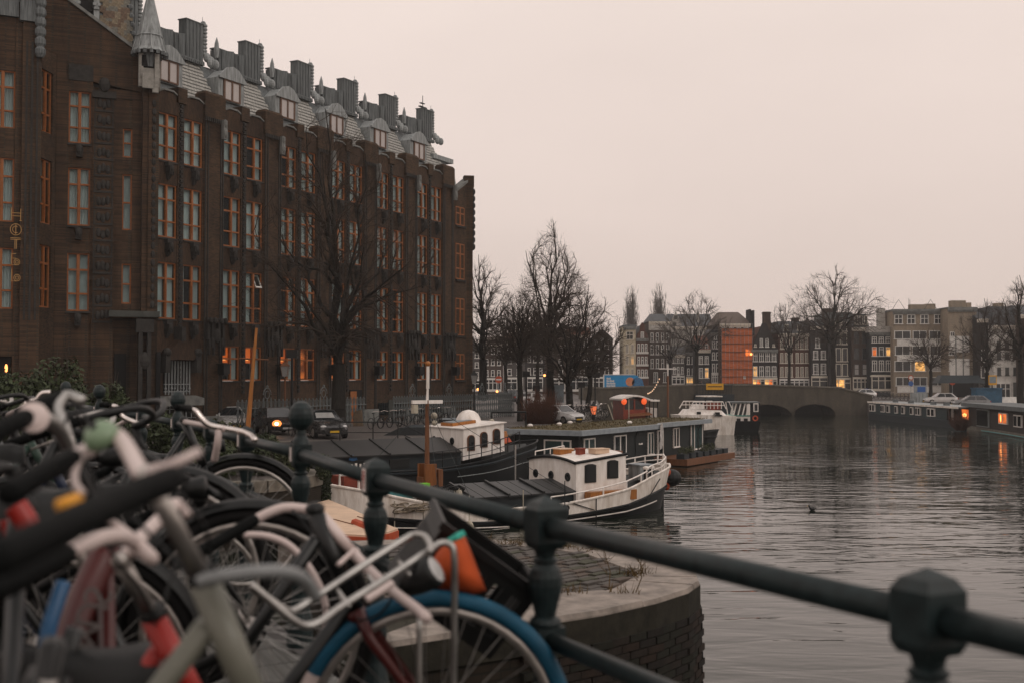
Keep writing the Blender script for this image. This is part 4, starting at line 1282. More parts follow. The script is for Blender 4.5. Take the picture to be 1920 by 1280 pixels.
def house(label, px0, px1, Y, top, base=1.75, floors=(), wallm=None, roof=None, roofm=None, rot=0.0, depth=9.0, shop=None, extra=None, name='canal_house', cat='house', group=HG):
    """px0,px1 photo columns of the front, top photo row of the eaves; floors: (row_top,row_bottom,[cols 0..1],w,frame,bars,lit set)"""
    x0, x1 = PX(px0,Y), PX(px1,Y); w = x1-x0
    h = P(960,top,Y).z - base
    root = empty(name, (x0,Y,base), rot, label, cat, group)
    w = w/ (math.cos(rot) - 0) if rot else w
    wm_ = MB(); wm_.box(0,w,0,depth,-1,h)
    zz = lambda row: P(960,row,Y).z - base
    if roof and roof[0] == 'gable':       # pointed or stepped gable standing on the front
        gt = zz(roof[1])
        wm_.vprism([(0,h),(w,h),(w*.5+.35,gt),(w*.5-.35,gt)],0,.4)
    elif roof and roof[0] == 'neck':
        gt = zz(roof[1])
        wm_.vprism([(0,h),(w,h),(w*.92,h+(gt-h)*.25),(w*.72,h+(gt-h)*.45),(w*.68,h+(gt-h)*.8),(w*.5,gt),(w*.32,h+(gt-h)*.8),(w*.28,h+(gt-h)*.45),(w*.08,h+(gt-h)*.25)],0,.4)
    wm_.build('wall', wallm, root)
    if roof:
        rt = zz(roof[1]); rm = MB()
        if roof[0] in ('gable','neck'):
            rm.vprism([(.1,h),(w-.1,h),(w*.5,rt-.4)],.4,depth)
        elif roof[0] == 'hip':
            rm.hexa([(-.25,-.25,h),(w+.25,-.25,h),(w+.25,depth,h),(-.25,depth,h),(w*.18,depth*.42,rt),(w*.82,depth*.42,rt),(w*.82,depth*.6,rt),(w*.18,depth*.6,rt)])
        elif roof[0] == 'mansard':
            rm.hexa([(-.05,-.1,h+.02),(w+.05,-.1,h+.02),(w+.05,depth,h+.02),(-.05,depth,h+.02),(.2,1.1,rt),(w-.2,1.1,rt),(w-.2,depth,rt),(.2,depth,rt)])
        elif roof[0] == 'saddle':       # ridge parallel to the street
            rm.add([(0,-.3,h),(w,-.3,h),(w,depth,h),(0,depth,h),(0,depth*.45,rt),(w,depth*.45,rt)],[(0,1,5,4),(2,3,4,5),(0,4,3),(1,2,5),(0,3,2,1)])
        elif roof[0] == 'flat':
            rm.box(-.15,w+.15,-.25,depth,h,rt)
        rm.build('roof', roofm or M_['lead_dark'], root)
    # cornice
    MB().box(-.05,w+.05,-.28,0,h-.35,h).box(-.02,w+.02,-.18,0,h-.6,h-.35).build('cornice', M_['cream_frame'] if (roof and roof[0] in('hip','mansard','saddle')) else M_['stone'], root)
    for (rt_,rb_,cs,ww,fr,bars,lit) in floors:
        z0, z1 = zz(rb_), zz(rt_)
        for i,c in enumerate(cs):
            pn = lit.get(i,'pane_far') if isinstance(lit,dict) else 'pane_far'
            fm_, pm_ = house_window(ww*w, z1-z0, fr, bars, pn)
            o = obj('window', fm_, root, loc=(c*w,0,z0))
            obj('pane', pm_, o)
    if shop:
        (rt_,rb_,xa,xb,fr,nm,pn) = shop
        z0, z1 = zz(rb_), zz(rt_); m = MB()
        a,b = xa*w, xb*w
        m.box(a,b,-.16,0,z1,z1+.35); m.box(a,b,-.10,0,z0-.4,z0)
        for i in range(nm+1):
            q = a+(b-a-.14)*i/nm; m.box(q,q+.14,-.12,0,z0,z1)
        m.box(a,b,-.10,-.03,z0+(z1-z0)*.66,z0+(z1-z0)*.66+.12)
        sf = m.build('shop_front', M_[FRM[fr]], root)
        for i in range(nm):
            q = a+(b-a-.14)*i/nm+.14; q2 = a+(b-a-.14)*(i+1)/nm
            MB().box(q,q2,-.05,-.01,z0,z1).build('pane', M_[pn[i % len(pn)]], sf)
    if extra: extra(root, w, h, zz)
    return root
def bm(name, c, streak=.3, w=.25, h=.08): return brick_mat(name, c, tuple(x*.78 for x in c), tuple(x*.8 for x in c), w, h, streak=streak)
B_ = {'brown': bm('far_brown_brick',(0.085,0.062,0.050)), 'dark': bm('far_dark_brick',(0.040,0.037,0.036)), 'red': bm('far_red_brick',(0.10,0.048,0.036)),
      'cream': mat('cream_render',(0.46,0.40,0.29),.85,var=.25,scale=1.2), 'pale': mat('pale_render',(0.40,0.38,0.345),.85,var=.25,scale=1.0),
      'tan': bm('tan_brick',(0.30,0.25,0.19)), 'white': mat('white_render',(0.52,0.50,0.46),.8,var=.22,scale=1.0), 'grey': bm('grey_brick',(0.095,0.085,0.080)),
      'black': mat('black_painted_brick',(0.020,0.023,0.025),.6,var=.3)}
M_['tile_red'] = mat('red_roof_tiles',(0.17,0.065,0.04),.85,var=.35,scale=4)
M_['tile_brown'] = mat('brown_roof_tiles',(0.11,0.085,0.070),.85,var=.35,scale=4)
M_['tile_dark'] = mat('dark_roof_slate',(0.07,0.075,0.08),.7,var=.35,scale=3)
c2, c3, c4 = (.28,.72), (.2,.5,.8), (.14,.38,.62,.86)
def chim(*cs):
    def f(root,w,h,zz):
        for (x,y,ww,top) in cs: MB().box(x*w-ww/2,x*w+ww/2,y,y+1.0,h-.5,zz(top)).box(x*w-ww/2-.1,x*w+ww/2+.1,y-.1,y+1.1,zz(top)-.3,zz(top)-.12).build('chimney', B_['brown'], root)
    return f
# behind the trees on the left
YL = 215
xs = [868,905,944,985,1022,1064,1108,1150]
tops = [655,646,640,636,645,628,634]
labs = ['grey brown house at the hotel street end beside the first bare tree','narrow grey house with a row of pale ground floor columns at the street end','tall grey house behind the leaning tree at the street end','grey gabled house behind the dark tree cluster','low brown house behind the red twig bush','brown brick house behind the forked trees with paired white windows','dark brick house just left of the blue hoarding']
for i in range(7):
    ti = tops[i]; hh = 728-ti; rowh = hh/4.0
    fl = [(ti+rowh*(k+.30), ti+rowh*(k+.86), c3 if i%2 else c2, .17 if i%2 else .2, 'w','h',{}) for k in range(3)]
    house(labs[i], xs[i], xs[i+1]-1, YL, ti, floors=fl, wallm=B_[['grey','brown','grey','dark','brown','brown','dark'][i]], roof=('saddle' if i%3 else 'gable', ti-16), roofm=M_[['tile_dark','tile_brown','tile_red'][i%3]],
          shop=(ti+rowh*3.2, 729, .08, .92, 'w', 4 if i==1 else 3, ['pane_far','pane_far']))
# row behind the bridge, left to right
house('narrow cream house with round arched top window beside the scalloped gable', 1170,1192,212,612, floors=[(645,662,c2,.26,'c','v',{}),(667,683,c2,.26,'c','v',{1:'lit_yellow'}),(690,704,c2,.26,'c','v',{}),(621,636,(.5,),.62,'c','vh',{})], wallm=B_['cream'], roof=('flat',609), roofm=M_['lead_dark'])
house('narrow red and white banded house with scalloped neck gable', 1193,1216,212,634, floors=[(644,660,c3,.2,'w','h',{}),(668,683,c3,.2,'w','h',{}),(692,706,c3,.22,'w','h',{}),(622,636,(.5,),.26,'w','v',{})], wallm=B_['red'], roof=('neck',604), roofm=M_['tile_dark'],
      extra=lambda root,w,h,zz: [MB().box(0,w,-.09,0,zz(r),zz(r)+.35).build('white_band', M_['white_frame'], root) for r in (640,663,686,709)])
house('wide grey brown house with white attic storey and hipped slate roof', 1217,1258,214,603, floors=[(608,613,c3,.13,'w','',{}),(624,640,c4,.14,'w','h',{}),(646,664,c4,.14,'w','h',{}),(672,690,c4,.14,'w','h',{}),(697,716,(.3,.75),.2,'w','v',{})], wallm=B_['brown'], roof=('hip',587), roofm=M_['tile_dark'],
      extra=lambda root,w,h,zz: [MB().box(-.05,w+.05,-.06,0,zz(619),zz(605)).build('white_attic_storey', B_['pale'], root)])
def bigpale(root,w,h,zz):
    MB().vprism([(0,h),(w*.30,h),(w*.15,zz(584))],-.05,.5).build('front_gable', B_['pale'], root)
    for x,z0,z1 in ((.15,599,592),(.12,612,605),(.08,635,626)):
        MB().box(w*x-.35,w*x+.35,-.12,0,zz(z0),zz(z1)).build('shuttered_hatch', M_['dark_frame'], root)
    MB().box(w*.66,w*.70,1,2.2,h,zz(585)).build('chimney', B_['pale'], root)
house('large pale rendered building with dark roof behind the round bare tree', 1255,1338,226,612, floors=[(618,628,(.55,.7,.85),.06,'w','',{})], wallm=B_['pale'], roof=('saddle',587), roofm=M_['tile_dark'], extra=bigpale)
house('low grey house with small pediment over a white shop front', 1259,1284,211,664, floors=[(668,680,c3,.18,'w','h',{}),(687,700,c3,.18,'w','h',{})], wallm=B_['grey'], roof=('saddle',648), roofm=M_['tile_dark'], shop=(707,718,.02,.98,'w',3,['pane_far']),
      extra=lambda root,w,h,zz: [MB().vprism([(w*.3,zz(706)),(w*.7,zz(706)),(w*.5,zz(699))],-.2,0).build('pediment', M_['white_frame'], root)])
house('small dark house with a warmly lit low shop window', 1285,1305,211,660, floors=[(668,682,c2,.24,'w','h',{}),(690,703,c2,.24,'w','h',{})], wallm=B_['dark'], roof=('gable',640), roofm=M_['tile_dark'], shop=(709,717,.05,.95,'c',4,['lit_yellow']))
house('black house with white sash windows and one orange lit window', 1307,1332,206,655, floors=[(645,657,c2,.24,'w','h',{}),(667,682,c2,.30,'w','vt',{}),(689,708,c2,.30,'w','vt',{1:'lit_yellow'})], wallm=B_['black'], roof=('saddle',628), roofm=M_['tile_red'], shop=(713,722,.05,.95,'d',3,['pane_far']))
house('narrow black house with white windows left of the orange scaffold netting', 1333,1350,206,624, floors=[(640,653,c2,.32,'w','h',{}),(660,674,c2,.32,'w','h',{}),(681,698,c2,.32,'w','h',{}),(629,636,(.5,),.3,'w','',{})], wallm=B_['black'], roof=('gable',611), roofm=M_['tile_dark'], shop=(703,716,.05,.95,'w',4,['pane_far']))
# house wrapped in orange netting
M_['net'] = mat('orange_scaffold_net', (0.46,0.120,0.042), .9, var=.3, scale=.7, stretch=(1,1,3))
def scaf(root,w,h,zz):
    MB().box(.1,w+.1,-1.15,-1.05,zz(718),zz(617)).build('scaffold_netting', M_['net'], root)
    m = MB()
    for i in range(9):
        x = .1+(w)*i/8; m.tube([(x,-1.24,-.5),(x,-1.24,zz(607))],.028,5)
    pole = m.build('scaffold_poles', M_['lead'], root, kind='stuff')
    for r in (617,630,645,660,676,692,706): MB().box(0,w+.2,-1.28,-.2,zz(r),zz(r)+.10).build('scaffold_deck', M_['wood_brown'], root)
    MB().box(w*.80,w*.98,-1.22,-1.16,zz(668),zz(655)).build('lit_room', M_['lit_orange'], root)
    MB().ball((w*.97,-1.4,zz(664)),.22,8,5).build('work_lamp', M_['lit_lamp'], root)
    MB().box(w*.72,w*.80,-1.22,-1.16,zz(710),zz(704)).build('notice_board', M_['white_frame'], root)
    MB().box(w*.97,w*1.03,-.1,3,h,zz(580)).build('chimney', B_['dark'], root)
    MB().box(w*1.08,w*1.14,-.1,3,h-2,zz(582)).build('chimney', B_['dark'], root)
house('tall house wrapped in orange scaffold netting under a big brown roof', 1350,1407,204,607, floors=[(608,615,c4,.13,'w','v',{})], wallm=B_['brown'], roof=('hip',582), roofm=M_['tile_brown'], extra=scaf, depth=14)
house('dark gabled house with a broad pointed front and four white sash windows per floor', 1409,1458,203,655, floors=[(634,650,(.38,.60),.12,'w','v',{}),(658,677,c4,.17,'w','hv',{}),(686,705,c4,.17,'w','hv',{0:'lit_yellow'}),(645,650,(.15,.85),.08,'c','',{})], wallm=B_['dark'], roof=('gable',606), roofm=M_['tile_red'], shop=(711,720,.02,.98,'c',6,['lit_yellow','lit_orange','pane_far']), extra=chim((.75,3,1.3,583)))
house('wide brown brick house with tall cream windows and small roof dormers', 1460,1518,203,625, floors=[(632,654,(.1,.25,.4,.6,.75,.9),.10,'c','v',{}),(661,680,(.1,.25,.4,.6,.75,.9),.10,'c','v',{}),(687,706,(.1,.25,.4,.6,.75,.9),.10,'c','v',{}),(608,619,(.25,.68),.14,'c','v',{})], wallm=B_['red'], roof=('mansard',602), roofm=M_['tile_dark'], shop=(713,725,.02,.98,'w',6,['pane_far']), extra=chim((.7,3,1.2,594)))
house('narrow black house with white barred windows above an arched white ground floor', 1520,1553,202,612, floors=[(634,652,(.4,),.26,'w','g',{}),(657,673,c2,.28,'w','g',{}),(681,701,c2,.30,'w','g',{}),(620,630,(.4,),.2,'d','',{})], wallm=B_['dark'], roof=('saddle',599), roofm=M_['tile_dark'], shop=(708,727,.02,.98,'c',2,['pane_far']))
house('dark house with tall paired cream windows above a yellow lit ground floor', 1554,1597,201,597, floors=[(603,621,(.4,.68),.24,'c','',{}),(624,645,(.4,.68),.24,'c','',{}),(652,677,(.42,.70),.24,'c','',{}),(681,704,(.42,.70),.25,'c','',{})], wallm=B_['dark'], roof=('flat',586), roofm=M_['lead_dark'], shop=(711,731,.15,.95,'c',3,['lit_yellow','lit_yellow','pane_far']), extra=chim((.2,2,2.2,577)))
house('brown brick house with attic dormer row and paired plain windows', 1598,1630,200,614, floors=[(622,643,(.25,.72),.30,'d','',{}),(652,673,(.25,.72),.30,'d','',{}),(682,702,(.25,.72),.30,'d','h',{0:'blind_far',1:'blind_far'}),(592,608,(.25,.55,.82),.2,'c','',{})], wallm=B_['brown'], roof=('mansard',588), roofm=M_['tile_dark'], shop=(710,727,.02,.98,'c',4,['pane_far']))
def blackpale(root,w,h,zz):
    MB().box(0,w,-.22,0,zz(706),zz(703)).build('shop_cornice', M_['cream_frame'], root)
    MB().box(w*.55,w*.85,2,3.2,h-.5,zz(577)).build('chimney', B_['pale'], root)
house('black painted house with three white windows per floor and lit orange second floor', 1631,1674,198,623, floors=[(631,642,c3,.22,'w','hv',{}),(650,667,c3,.22,'w','t',{0:'lit_orange',2:'lit_yellow'}),(675,695,c3,.22,'w','tv',{})], wallm=B_['black'], roof=('flat',612), roofm=B_['pale'], shop=(706,728,.06,.95,'c',3,['pane_far']), extra=blackpale)
def flats(root,w,h,zz):
    for r0,r1 in ((649,637),(677,666)):
        MB().box(.6,w*.99,-.16,0,zz(r0),zz(r1)).build('pale_spandrel', M_['white_frame'], root)
    MB().box(.6,w*.99,-.16,0,zz(735),zz(724)).build('pale_spandrel', M_['white_frame'], root)
    for x,ww,t in ((.55,2.6,569),(.78,1.6,568)): MB().box(w*x-ww/2,w*x+ww/2,3,4.5,h,zz(t)).build('roof_hut', B_['tan'], root)
    for x in (.12,.70):
        MB().tube([(w*x-1.2,.5,h),(w*x,.5,h+1.9),(w*x+1.2,.5,h)],.05,4).build('roof_hoist_frame', M_['iron'], root)
    MB().tube([(w*.32,1,h),(w*.32,1,h+2.2)],.04,4).tube([(w*.34,1,h),(w*.34,1,h+1.9)],.04,4).build('roof_pipe', M_['iron'], root)
    MB().box(-.25,w+.2,-.35,.2,h-.12,h+.1).build('roof_edge', M_['stone'], root)
house('tan brick apartment block with four storeys of wide white windows', 1675,1776,196,583, floors=[(590,607,(.10,.33,.57,.82),.15,'w','vh',{}),(620,635,(.17,.80),.30,'w','v',{}),(620,635,(.48,),.25,'w','v',{}),(648,665,(.17,.48,.80),.28,'w','v',{}),(676,695,(.17,.80),.30,'w','v',{1:'blind_far'}),(676,695,(.48,),.2,'w','',{0:'lit_yellow'}),(706,722,(.17,.48,.80),.26,'w','v',{})], wallm=B_['tan'], roof=('flat',580), roofm=M_['stone'], rot=math.radians(-4), extra=flats, name='apartment_block', cat='apartment block')
def sideblk(root,w,h,zz):
    for r0,r1 in ((706,672),(660,630)): MB().box(w*.05,w*.72,-.2,0,zz(r0),zz(r1)).build('pale_cladding', M_['white_frame'], root)
    for x in (.25,.5): MB().box(w*x-.08,w*x+.08,-.26,-.2,zz(706),zz(630)).build('drain_pipe', M_['stone'], root)
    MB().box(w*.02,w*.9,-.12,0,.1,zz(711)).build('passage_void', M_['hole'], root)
    MB().box(w*.3,w*.8,2,3.5,h,zz(562)).build('roof_hut', B_['tan'], root); MB().box(w*.82,w*.99,2,3.5,h,zz(566)).build('chimney', B_['tan'], root)
house('tan brick side block with pale cladding strips and a dark passage beneath', 1778,1832,192,578, floors=[(622,634,(.15,),.16,'w','v',{}),(648,665,(.12,),.2,'w','v',{}),(680,695,(.12,),.2,'w','v',{})], wallm=B_['tan'], roof=('flat',576), roofm=M_['stone'], extra=sideblk, name='apartment_block', cat='apartment block')
house('dark brick house with tall white framed stair windows right of the passage', 1833,1861,190,598, floors=[(655,678,(.4,),.3,'w','',{}),(686,707,(.35,.85),.3,'w','',{}),(612,630,(.5,),.3,'d','',{})], wallm=B_['dark'], roof=('saddle',582), roofm=M_['tile_dark'], shop=(715,735,.05,.95,'d',3,['pane_far']))
house('white rendered house with a dark arched door and shop window', 1863,1913,188,610, floors=[(640,655,c3,.16,'d','',{}),(660,673,c3,.16,'d','',{}),(688,703,c3,.14,'d','v',{})], wallm=B_['white'], roof=('mansard',574), roofm=M_['tile_dark'], shop=(719,748,.05,.62,'w',3,['pane_far']), extra=lambda root,w,h,zz: [MB().box(w*.72,w*.88,-.1,0,0,zz(716)).build('door', M_['dark_frame'], root), MB().box(w*.4,w*.7,3,4.4,h,zz(566)).build('roof_hut', B_['tan'], root)])
house('dark brick house at the right edge behind the nearest bare tree', 1915,1985,186,590, floors=[(640,656,c3,.16,'w','v',{}),(670,688,c3,.16,'w','v',{}),(700,716,c3,.16,'w','v',{})], wallm=B_['brown'], roof=('saddle',570), roofm=M_['tile_dark'], shop=(722,742,.05,.95,'w',3,['pane_far']))
# ---------------------------------------------------------------- bare winter trees
def seg_mesh(name, segs, m, n):
    """segs: array (k,8) p0 p1 r0 r1 -> tapered n-sided sticks"""
    a = np.array(segs, dtype=np.float64)
    p0, p1, r0, r1 = a[:,0:3], a[:,3:6], a[:,6], a[:,7]
    d = p1-p0; d /= np.maximum(np.linalg.norm(d,axis=1,keepdims=True),1e-9)
    ref = np.where(np.abs(d[:,2:3])<.9, np.array([[0,0,1.]]), np.array([[1.,0,0]]))
    u = np.cross(d,ref); u /= np.linalg.norm(u,axis=1,keepdims=True); v = np.cross(d,u)
    k = len(a); vs = np.zeros((k,2*n,3))
    for j in range(n):
        an = 2*math.pi*j/n; o = u*math.cos(an)+v*math.sin(an)
        vs[:,j] = p0+o*r0[:,None]; vs[:,n+j] = p1+o*r1[:,None]
    base = (np.arange(k)*2*n)[:,None]
    q = []
    for j in range(n):
        j2 = (j+1)%n
        q.append(np.concatenate([base+j,base+j2,base+n+j2,base+n+j],axis=1))
    return npmesh(name, vs.reshape(-1,3), np.stack(q,axis=1).reshape(-1,4), m, smooth=True)

def grow(seed, h, sp, r0, fork=.25, lean=(0,0), n1=9, n2=130, n3=900, n4=2600, twig=.010, pw=.75, leader=True, low=.0):
    """a crown that fills an envelope: limbs reach its skin, branches and twigs reach points spread inside it"""
    g = np.random.default_rng(seed); rng = random.Random(seed)
    def width(t): return sp*np.sin(np.pi*np.clip(t,0.02,.985)**pw)**.62
    ph = g.uniform(0,6.28,6); am = g.uniform(.06,.16,6)
    def lump(a, t): return 1+am[0]*np.sin(2*a+ph[0])+am[1]*np.sin(3*a+ph[1]+4*t)+am[2]*np.sin(5*a+ph[2]-7*t)+am[3]*np.sin(9*t+ph[3]+a)
    zf = h*fork; z0 = h*(fork+low)
    def env(n, lo=0.0, outer=.5):
        t = g.uniform(lo,1,n*6); keep = g.uniform(0,1,n*6) < (width(t)/sp)**1.7+.04; t = t[keep][:n]; n = len(t)
        a = g.uniform(0,2*np.pi,n); rr = width(t)*g.uniform(0,1,n)**outer
        jit = (1+g.normal(size=n)*.07)*lump(a,t); t = t*(1-.09*g.uniform(0,1,n)**.5*(1+np.sin(2*a+ph[4])))
        return np.stack([rr*np.cos(a)*jit+lean[0]*h*t, rr*np.sin(a)*jit+lean[1]*h*t, z0+(h-z0)*t],axis=1)
    thick, mid, thin = [], [], []
    def curve(p, e, d0, k, wob, ra, rb, out):
        L = np.linalg.norm(e-p); c = p+d0*L*.5; q = []
        for i in range(k+1):
            f = i/k; x = (1-f)**2*p+2*f*(1-f)*c+f*f*e
            if 0 < i < k: x = x+g.normal(size=3)*wob*L
            q.append(x)
        for i in range(k):
            out.append((*q[i],*q[i+1],ra+(rb-ra)*i/k,ra+(rb-ra)*(i+1)/k))
        return q
    up = np.array([0,0,1.0])
    trunk = [np.array([lean[0]*h*f*.3+rng.gauss(0,.04)*(f>0), lean[1]*h*f*.3+rng.gauss(0,.04)*(f>0), -.2+(zf+.2)*f]) for f in (0,.06,.3,.55,.8,1)]
    rad = [r0*1.35,r0*1.08,r0*.95,r0*.88,r0*.84,r0*.86]
    for i in range(5): thick.append((*trunk[i],*trunk[i+1],rad[i],rad[i+1]))
    samp = []; sdir = []; srad = []; base_ = np.array([0,0,zf*.9])
    for i in range(n1):
        az = 2*math.pi*(i+rng.uniform(-.35,.35))/n1; t = rng.uniform(.30,.92) if not (leader and i==0) else 1.0
        w = float(width(np.array([t]))[0])*rng.uniform(.75,.98)
        e = np.array([math.cos(az)*w+lean[0]*h*t, math.sin(az)*w+lean[1]*h*t, z0+(h-z0)*t]) if not (leader and i==0) else np.array([rng.gauss(0,.3)+lean[0]*h,rng.gauss(0,.3)+lean[1]*h,h])
        st = trunk[5] if (i%3==0 or not leader) else trunk[5]+np.array([lean[0]*h*.1,lean[1]*h*.1,(h-zf)*rng.uniform(.02,.30)])
        ra = r0*(.62 if (leader and i==0) else rng.uniform(.30,.46))
        d0 = up*.62+np.array([math.cos(az),math.sin(az),0])*max(.04,.5*(1-t)**.8)
        q = curve(st, e, d0, 9, .018, ra, twig*1.6, thick)
        for k in range(1,10):
            samp.append(q[k]); sdir.append(q[k]-q[k-1]); srad.append(ra+(twig*1.6-ra)*k/9)
    def level(pts, samp, sdir, srad, k, wob, rmul, rmin, rend, out, back, upb):
        S = np.array(samp); D = np.array(sdir); D = D/np.maximum(np.linalg.norm(D,axis=1,keepdims=True),1e-6)
        ns, nd, nr = [], [], []
        for e in pts:
            v = e-S; dist = np.linalg.norm(v,axis=1)
            cosang = (v*D).sum(1)/np.maximum(dist,1e-6)
            j = int(np.argmin(dist*(1.6-cosang)+back*(dist<.25)))
            ra = max(rmin, min(srad[j]*rmul, rmin*4))
            rd = S[j]-base_; rd = rd/max(np.linalg.norm(rd),1e-6)
            d0 = D[j]*.5+rd*.45+up*upb*.6
            q = curve(S[j], e, d0, k, wob, ra, rend, out)
            for i in range(1,k+1):
                ns.append(q[i]); nd.append(q[i]-q[i-1]); nr.append(ra+(rend-ra)*i/k)
        return ns, nd, nr
    a2 = level(env(n2,0,.45), samp, sdir, srad, 5, .03, .62, twig*1.7, twig*1.0, mid, 3, .15)
    a3 = level(env(n3,0,.42), samp+a2[0], sdir+a2[1], srad+a2[2], 3, .05, .7, twig*.95, twig*.6, thin, 3, .12)
    S = np.array(a3[0]); D = np.array(a3[1])
    idx = g.integers(0,len(S),n4); L = h*g.uniform(.018,.055,n4)
    d = D[idx]/np.maximum(np.linalg.norm(D[idx],axis=1,keepdims=True),1e-6)*.6+g.normal(size=(n4,3))*.38+(S[idx]-base_)/np.maximum(np.linalg.norm(S[idx]-base_,axis=1,keepdims=True),1e-6)*.75+np.array([0,0,.15])
    d /= np.linalg.norm(d,axis=1,keepdims=True)
    for i in range(n4):
        p = S[idx[i]]; q = p+d[i]*L[i]*.5; e = q+(d[i]+g.normal(size=3)*.3)*L[i]*.5
        thin.append((*p,*q,twig*.6,twig*.5)); thin.append((*q,*e,twig*.5,twig*.3))
    return thick, mid, thin
def tree(label, px, py, Y, top, spread_px, seed, r=None, group='bare winter trees', mt='twig', **kw):
    g = P(px,py,Y); h = P(px,top,Y).z-g.z
    th, md, tn = grow(seed, h, spread_px/F*Y, r or h*.022, **kw)
    root = empty('bare_tree', g, 0, label, 'tree', group)
    obj('trunk', seg_mesh('trunk', th[:5], M_['bark'], 10), root)
    obj('limbs', seg_mesh('limbs', th[5:], M_['bark'], 6), root, kind='stuff')
    obj('branches', seg_mesh('branches', md, M_[mt], 4), root, kind='stuff')
    obj('crown', seg_mesh('crown', tn, M_[mt], 3), root, kind='stuff')
    return root
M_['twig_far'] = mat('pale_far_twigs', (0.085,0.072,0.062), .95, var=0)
big = dict(n1=15, n2=190, n3=1000, n4=3600)
mdm = dict(n1=11, n2=120, n3=620, n4=2200)
sml = dict(n1=9, n2=80, n3=420, n4=1500)
tree('large bare tree with forked trunk standing before the hotel beside the dark cars', 634,796,63,200,172, 31, r=.42, fork=.19, twig=.0135, pw=.62, n1=15, n2=210, n3=1150, n4=3400)
tree('tall bare tree at the right corner of the hotel', 905,742,105,478,60, 5, r=.40, fork=.26, twig=.016, pw=.8, **mdm)
dense = dict(n1=11, n2=140, n3=780, n4=2900)
tree('bare tree with a leaning pale trunk rising beside the houseboat roof', 974,800,84,545,62, 8, r=.24, fork=.45, lean=(.02,0), twig=.014, **dense)
tree('tallest bare tree with a straight leader above the red twig bush', 1032,752,100,412,92, 77, r=.38, fork=.24, twig=.0155, pw=.5, n1=15, n2=220, n3=1150, n4=3800)
tree('bare tree with a low forked trunk right of the red twig bush', 1068,772,92,488,86, 12, r=.32, fork=.17, twig=.014, leader=False, **dense)
tree('bare tree leaning right over the moored boats by the blue hoarding', 1104,765,98,566,66, 19, r=.24, fork=.28, lean=(.06,0), twig=.015, leader=False, **dense)
tree('slim bare tree behind the leaning pale trunk', 1008,745,125,560,56, 23, r=.24, fork=.34, twig=.018, **mdm)
tree('slender bare tree in the dark cluster left of the tallest one', 948,748,130,572,52, 24, r=.22, fork=.34, twig=.018, **mdm)
tree('bare tree with a round spreading crown behind the far bridge', 1306,728,176,541,66, 44, r=.36, fork=.36, twig=.021, leader=False, mt='twig_far', pw=.75, **mdm)
tree('thin bare tree before the wide grey brown house', 1256,728,182,598,46, 45, r=.24, fork=.34, twig=.02, leader=False, mt='twig_far', **sml)
tree('big bare tree with a wide fan crown above the two bridge arches', 1563,732,178,499,92, 46, r=.46, fork=.34, twig=.021, pw=.72, **big)
tree('smaller bare tree left of the wide fan crowned one', 1480,728,185,554,46, 47, r=.26, fork=.36, twig=.022, leader=False, **sml)
tree('young bare tree with an egg shaped crown before the tan apartment block', 1745,742,168,610,48, 48, r=.26, fork=.36, twig=.018, leader=False, pw=.7, **mdm)
tree('bare tree with upright limbs left of the white rendered house', 1851,752,150,560,58, 49, r=.32, fork=.28, twig=.018, **mdm)
tree('dark bare tree cut by the right edge of the picture', 1915,762,132,515,58, 50, r=.42, fork=.32, twig=.017, **mdm)
def poplar(label, px, top, seed, wpx):
    Y = 330; rng = random.Random(seed)
    g = Vector((PX(px,Y), Y, 1.7)); h = P(px,top,Y).z-1.7; w = wpx/F*Y
    th, tn = [], []
    th.append((0,0,-.2,0,0,h*.9,.5,.05))
    for i in range(230):
        z = h*rng.uniform(.08,.72); az = rng.uniform(0,6.28); L = h*rng.uniform(.16,.34); o = w*rng.uniform(.3,1)*math.sin(min(1,(h-z)/h*1.2)*1.6)
        p = Vector((0,0,z)); 
        for k in range(4):
            q = Vector((math.cos(az)*o*((k+1)/4)**.6+rng.gauss(0,.12), math.sin(az)*o*((k+1)/4)**.6+rng.gauss(0,.12), min(h,z+L*(k+1)/4)))
            tn.append((*p,*q,.07-.013*k,.055-.013*k)); 
            for t in range(3):
                e = q+Vector((rng.gauss(0,.35),rng.gauss(0,.35),rng.uniform(.8,2.0))); tn.append((*q,*e,.03,.018))
            p = q
    root = empty('poplar_tree', g, 0, label, 'tree', 'tall poplars beyond the houses')
    obj('trunk', seg_mesh('trunk', th, M_['twig_far'], 6), root)
    obj('crown', seg_mesh('crown', tn, M_['twig_far'], 3), root, kind='stuff')
poplar('tall narrow poplar above the cream house, left of its pair', 1183,543,1,19)
poplar('tall narrow poplar above the slate hipped roof, right of its pair', 1236,539,2,22)

# red twig bush by the houseboat
def twig_bush(label, px, py, Y, top, wpx, seed, m, n=420):
    g = P(px,py,Y); h = P(px,top,Y).z-g.z; w = wpx/F*Y; rng = random.Random(seed); s = []
    for i in range(n):
        az = rng.uniform(0,6.28); o = w*math.sqrt(rng.random()); k = rng.uniform(.45,1)*(1.05-.35*(o/w)**2)
        p = Vector((math.cos(az)*o*.35, math.sin(az)*o*.35, 0)); q = Vector((math.cos(az)*o*.8, math.sin(az)*o*.8, h*k*.6)); e = Vector((math.cos(az)*o+rng.gauss(0,.1), math.sin(az)*o+rng.gauss(0,.1), h*k))
        s += [(*p,*q,.014,.010),(*q,*e,.010,.005)]
        for t in range(3):
            a = p.lerp(q, rng.uniform(.4,1)); b = a+Vector((rng.gauss(0,.25),rng.gauss(0,.25),rng.uniform(.15,.6))); s.append((*a,*b,.008,.005))
    root = empty('twig_bush', g, 0, label, 'bush')
    obj('twigs', seg_mesh('twigs', s, m, 3), root)
M_['red_twig'] = mat('reddish_brown_twigs',(0.085,0.035,0.020),.9,var=0)
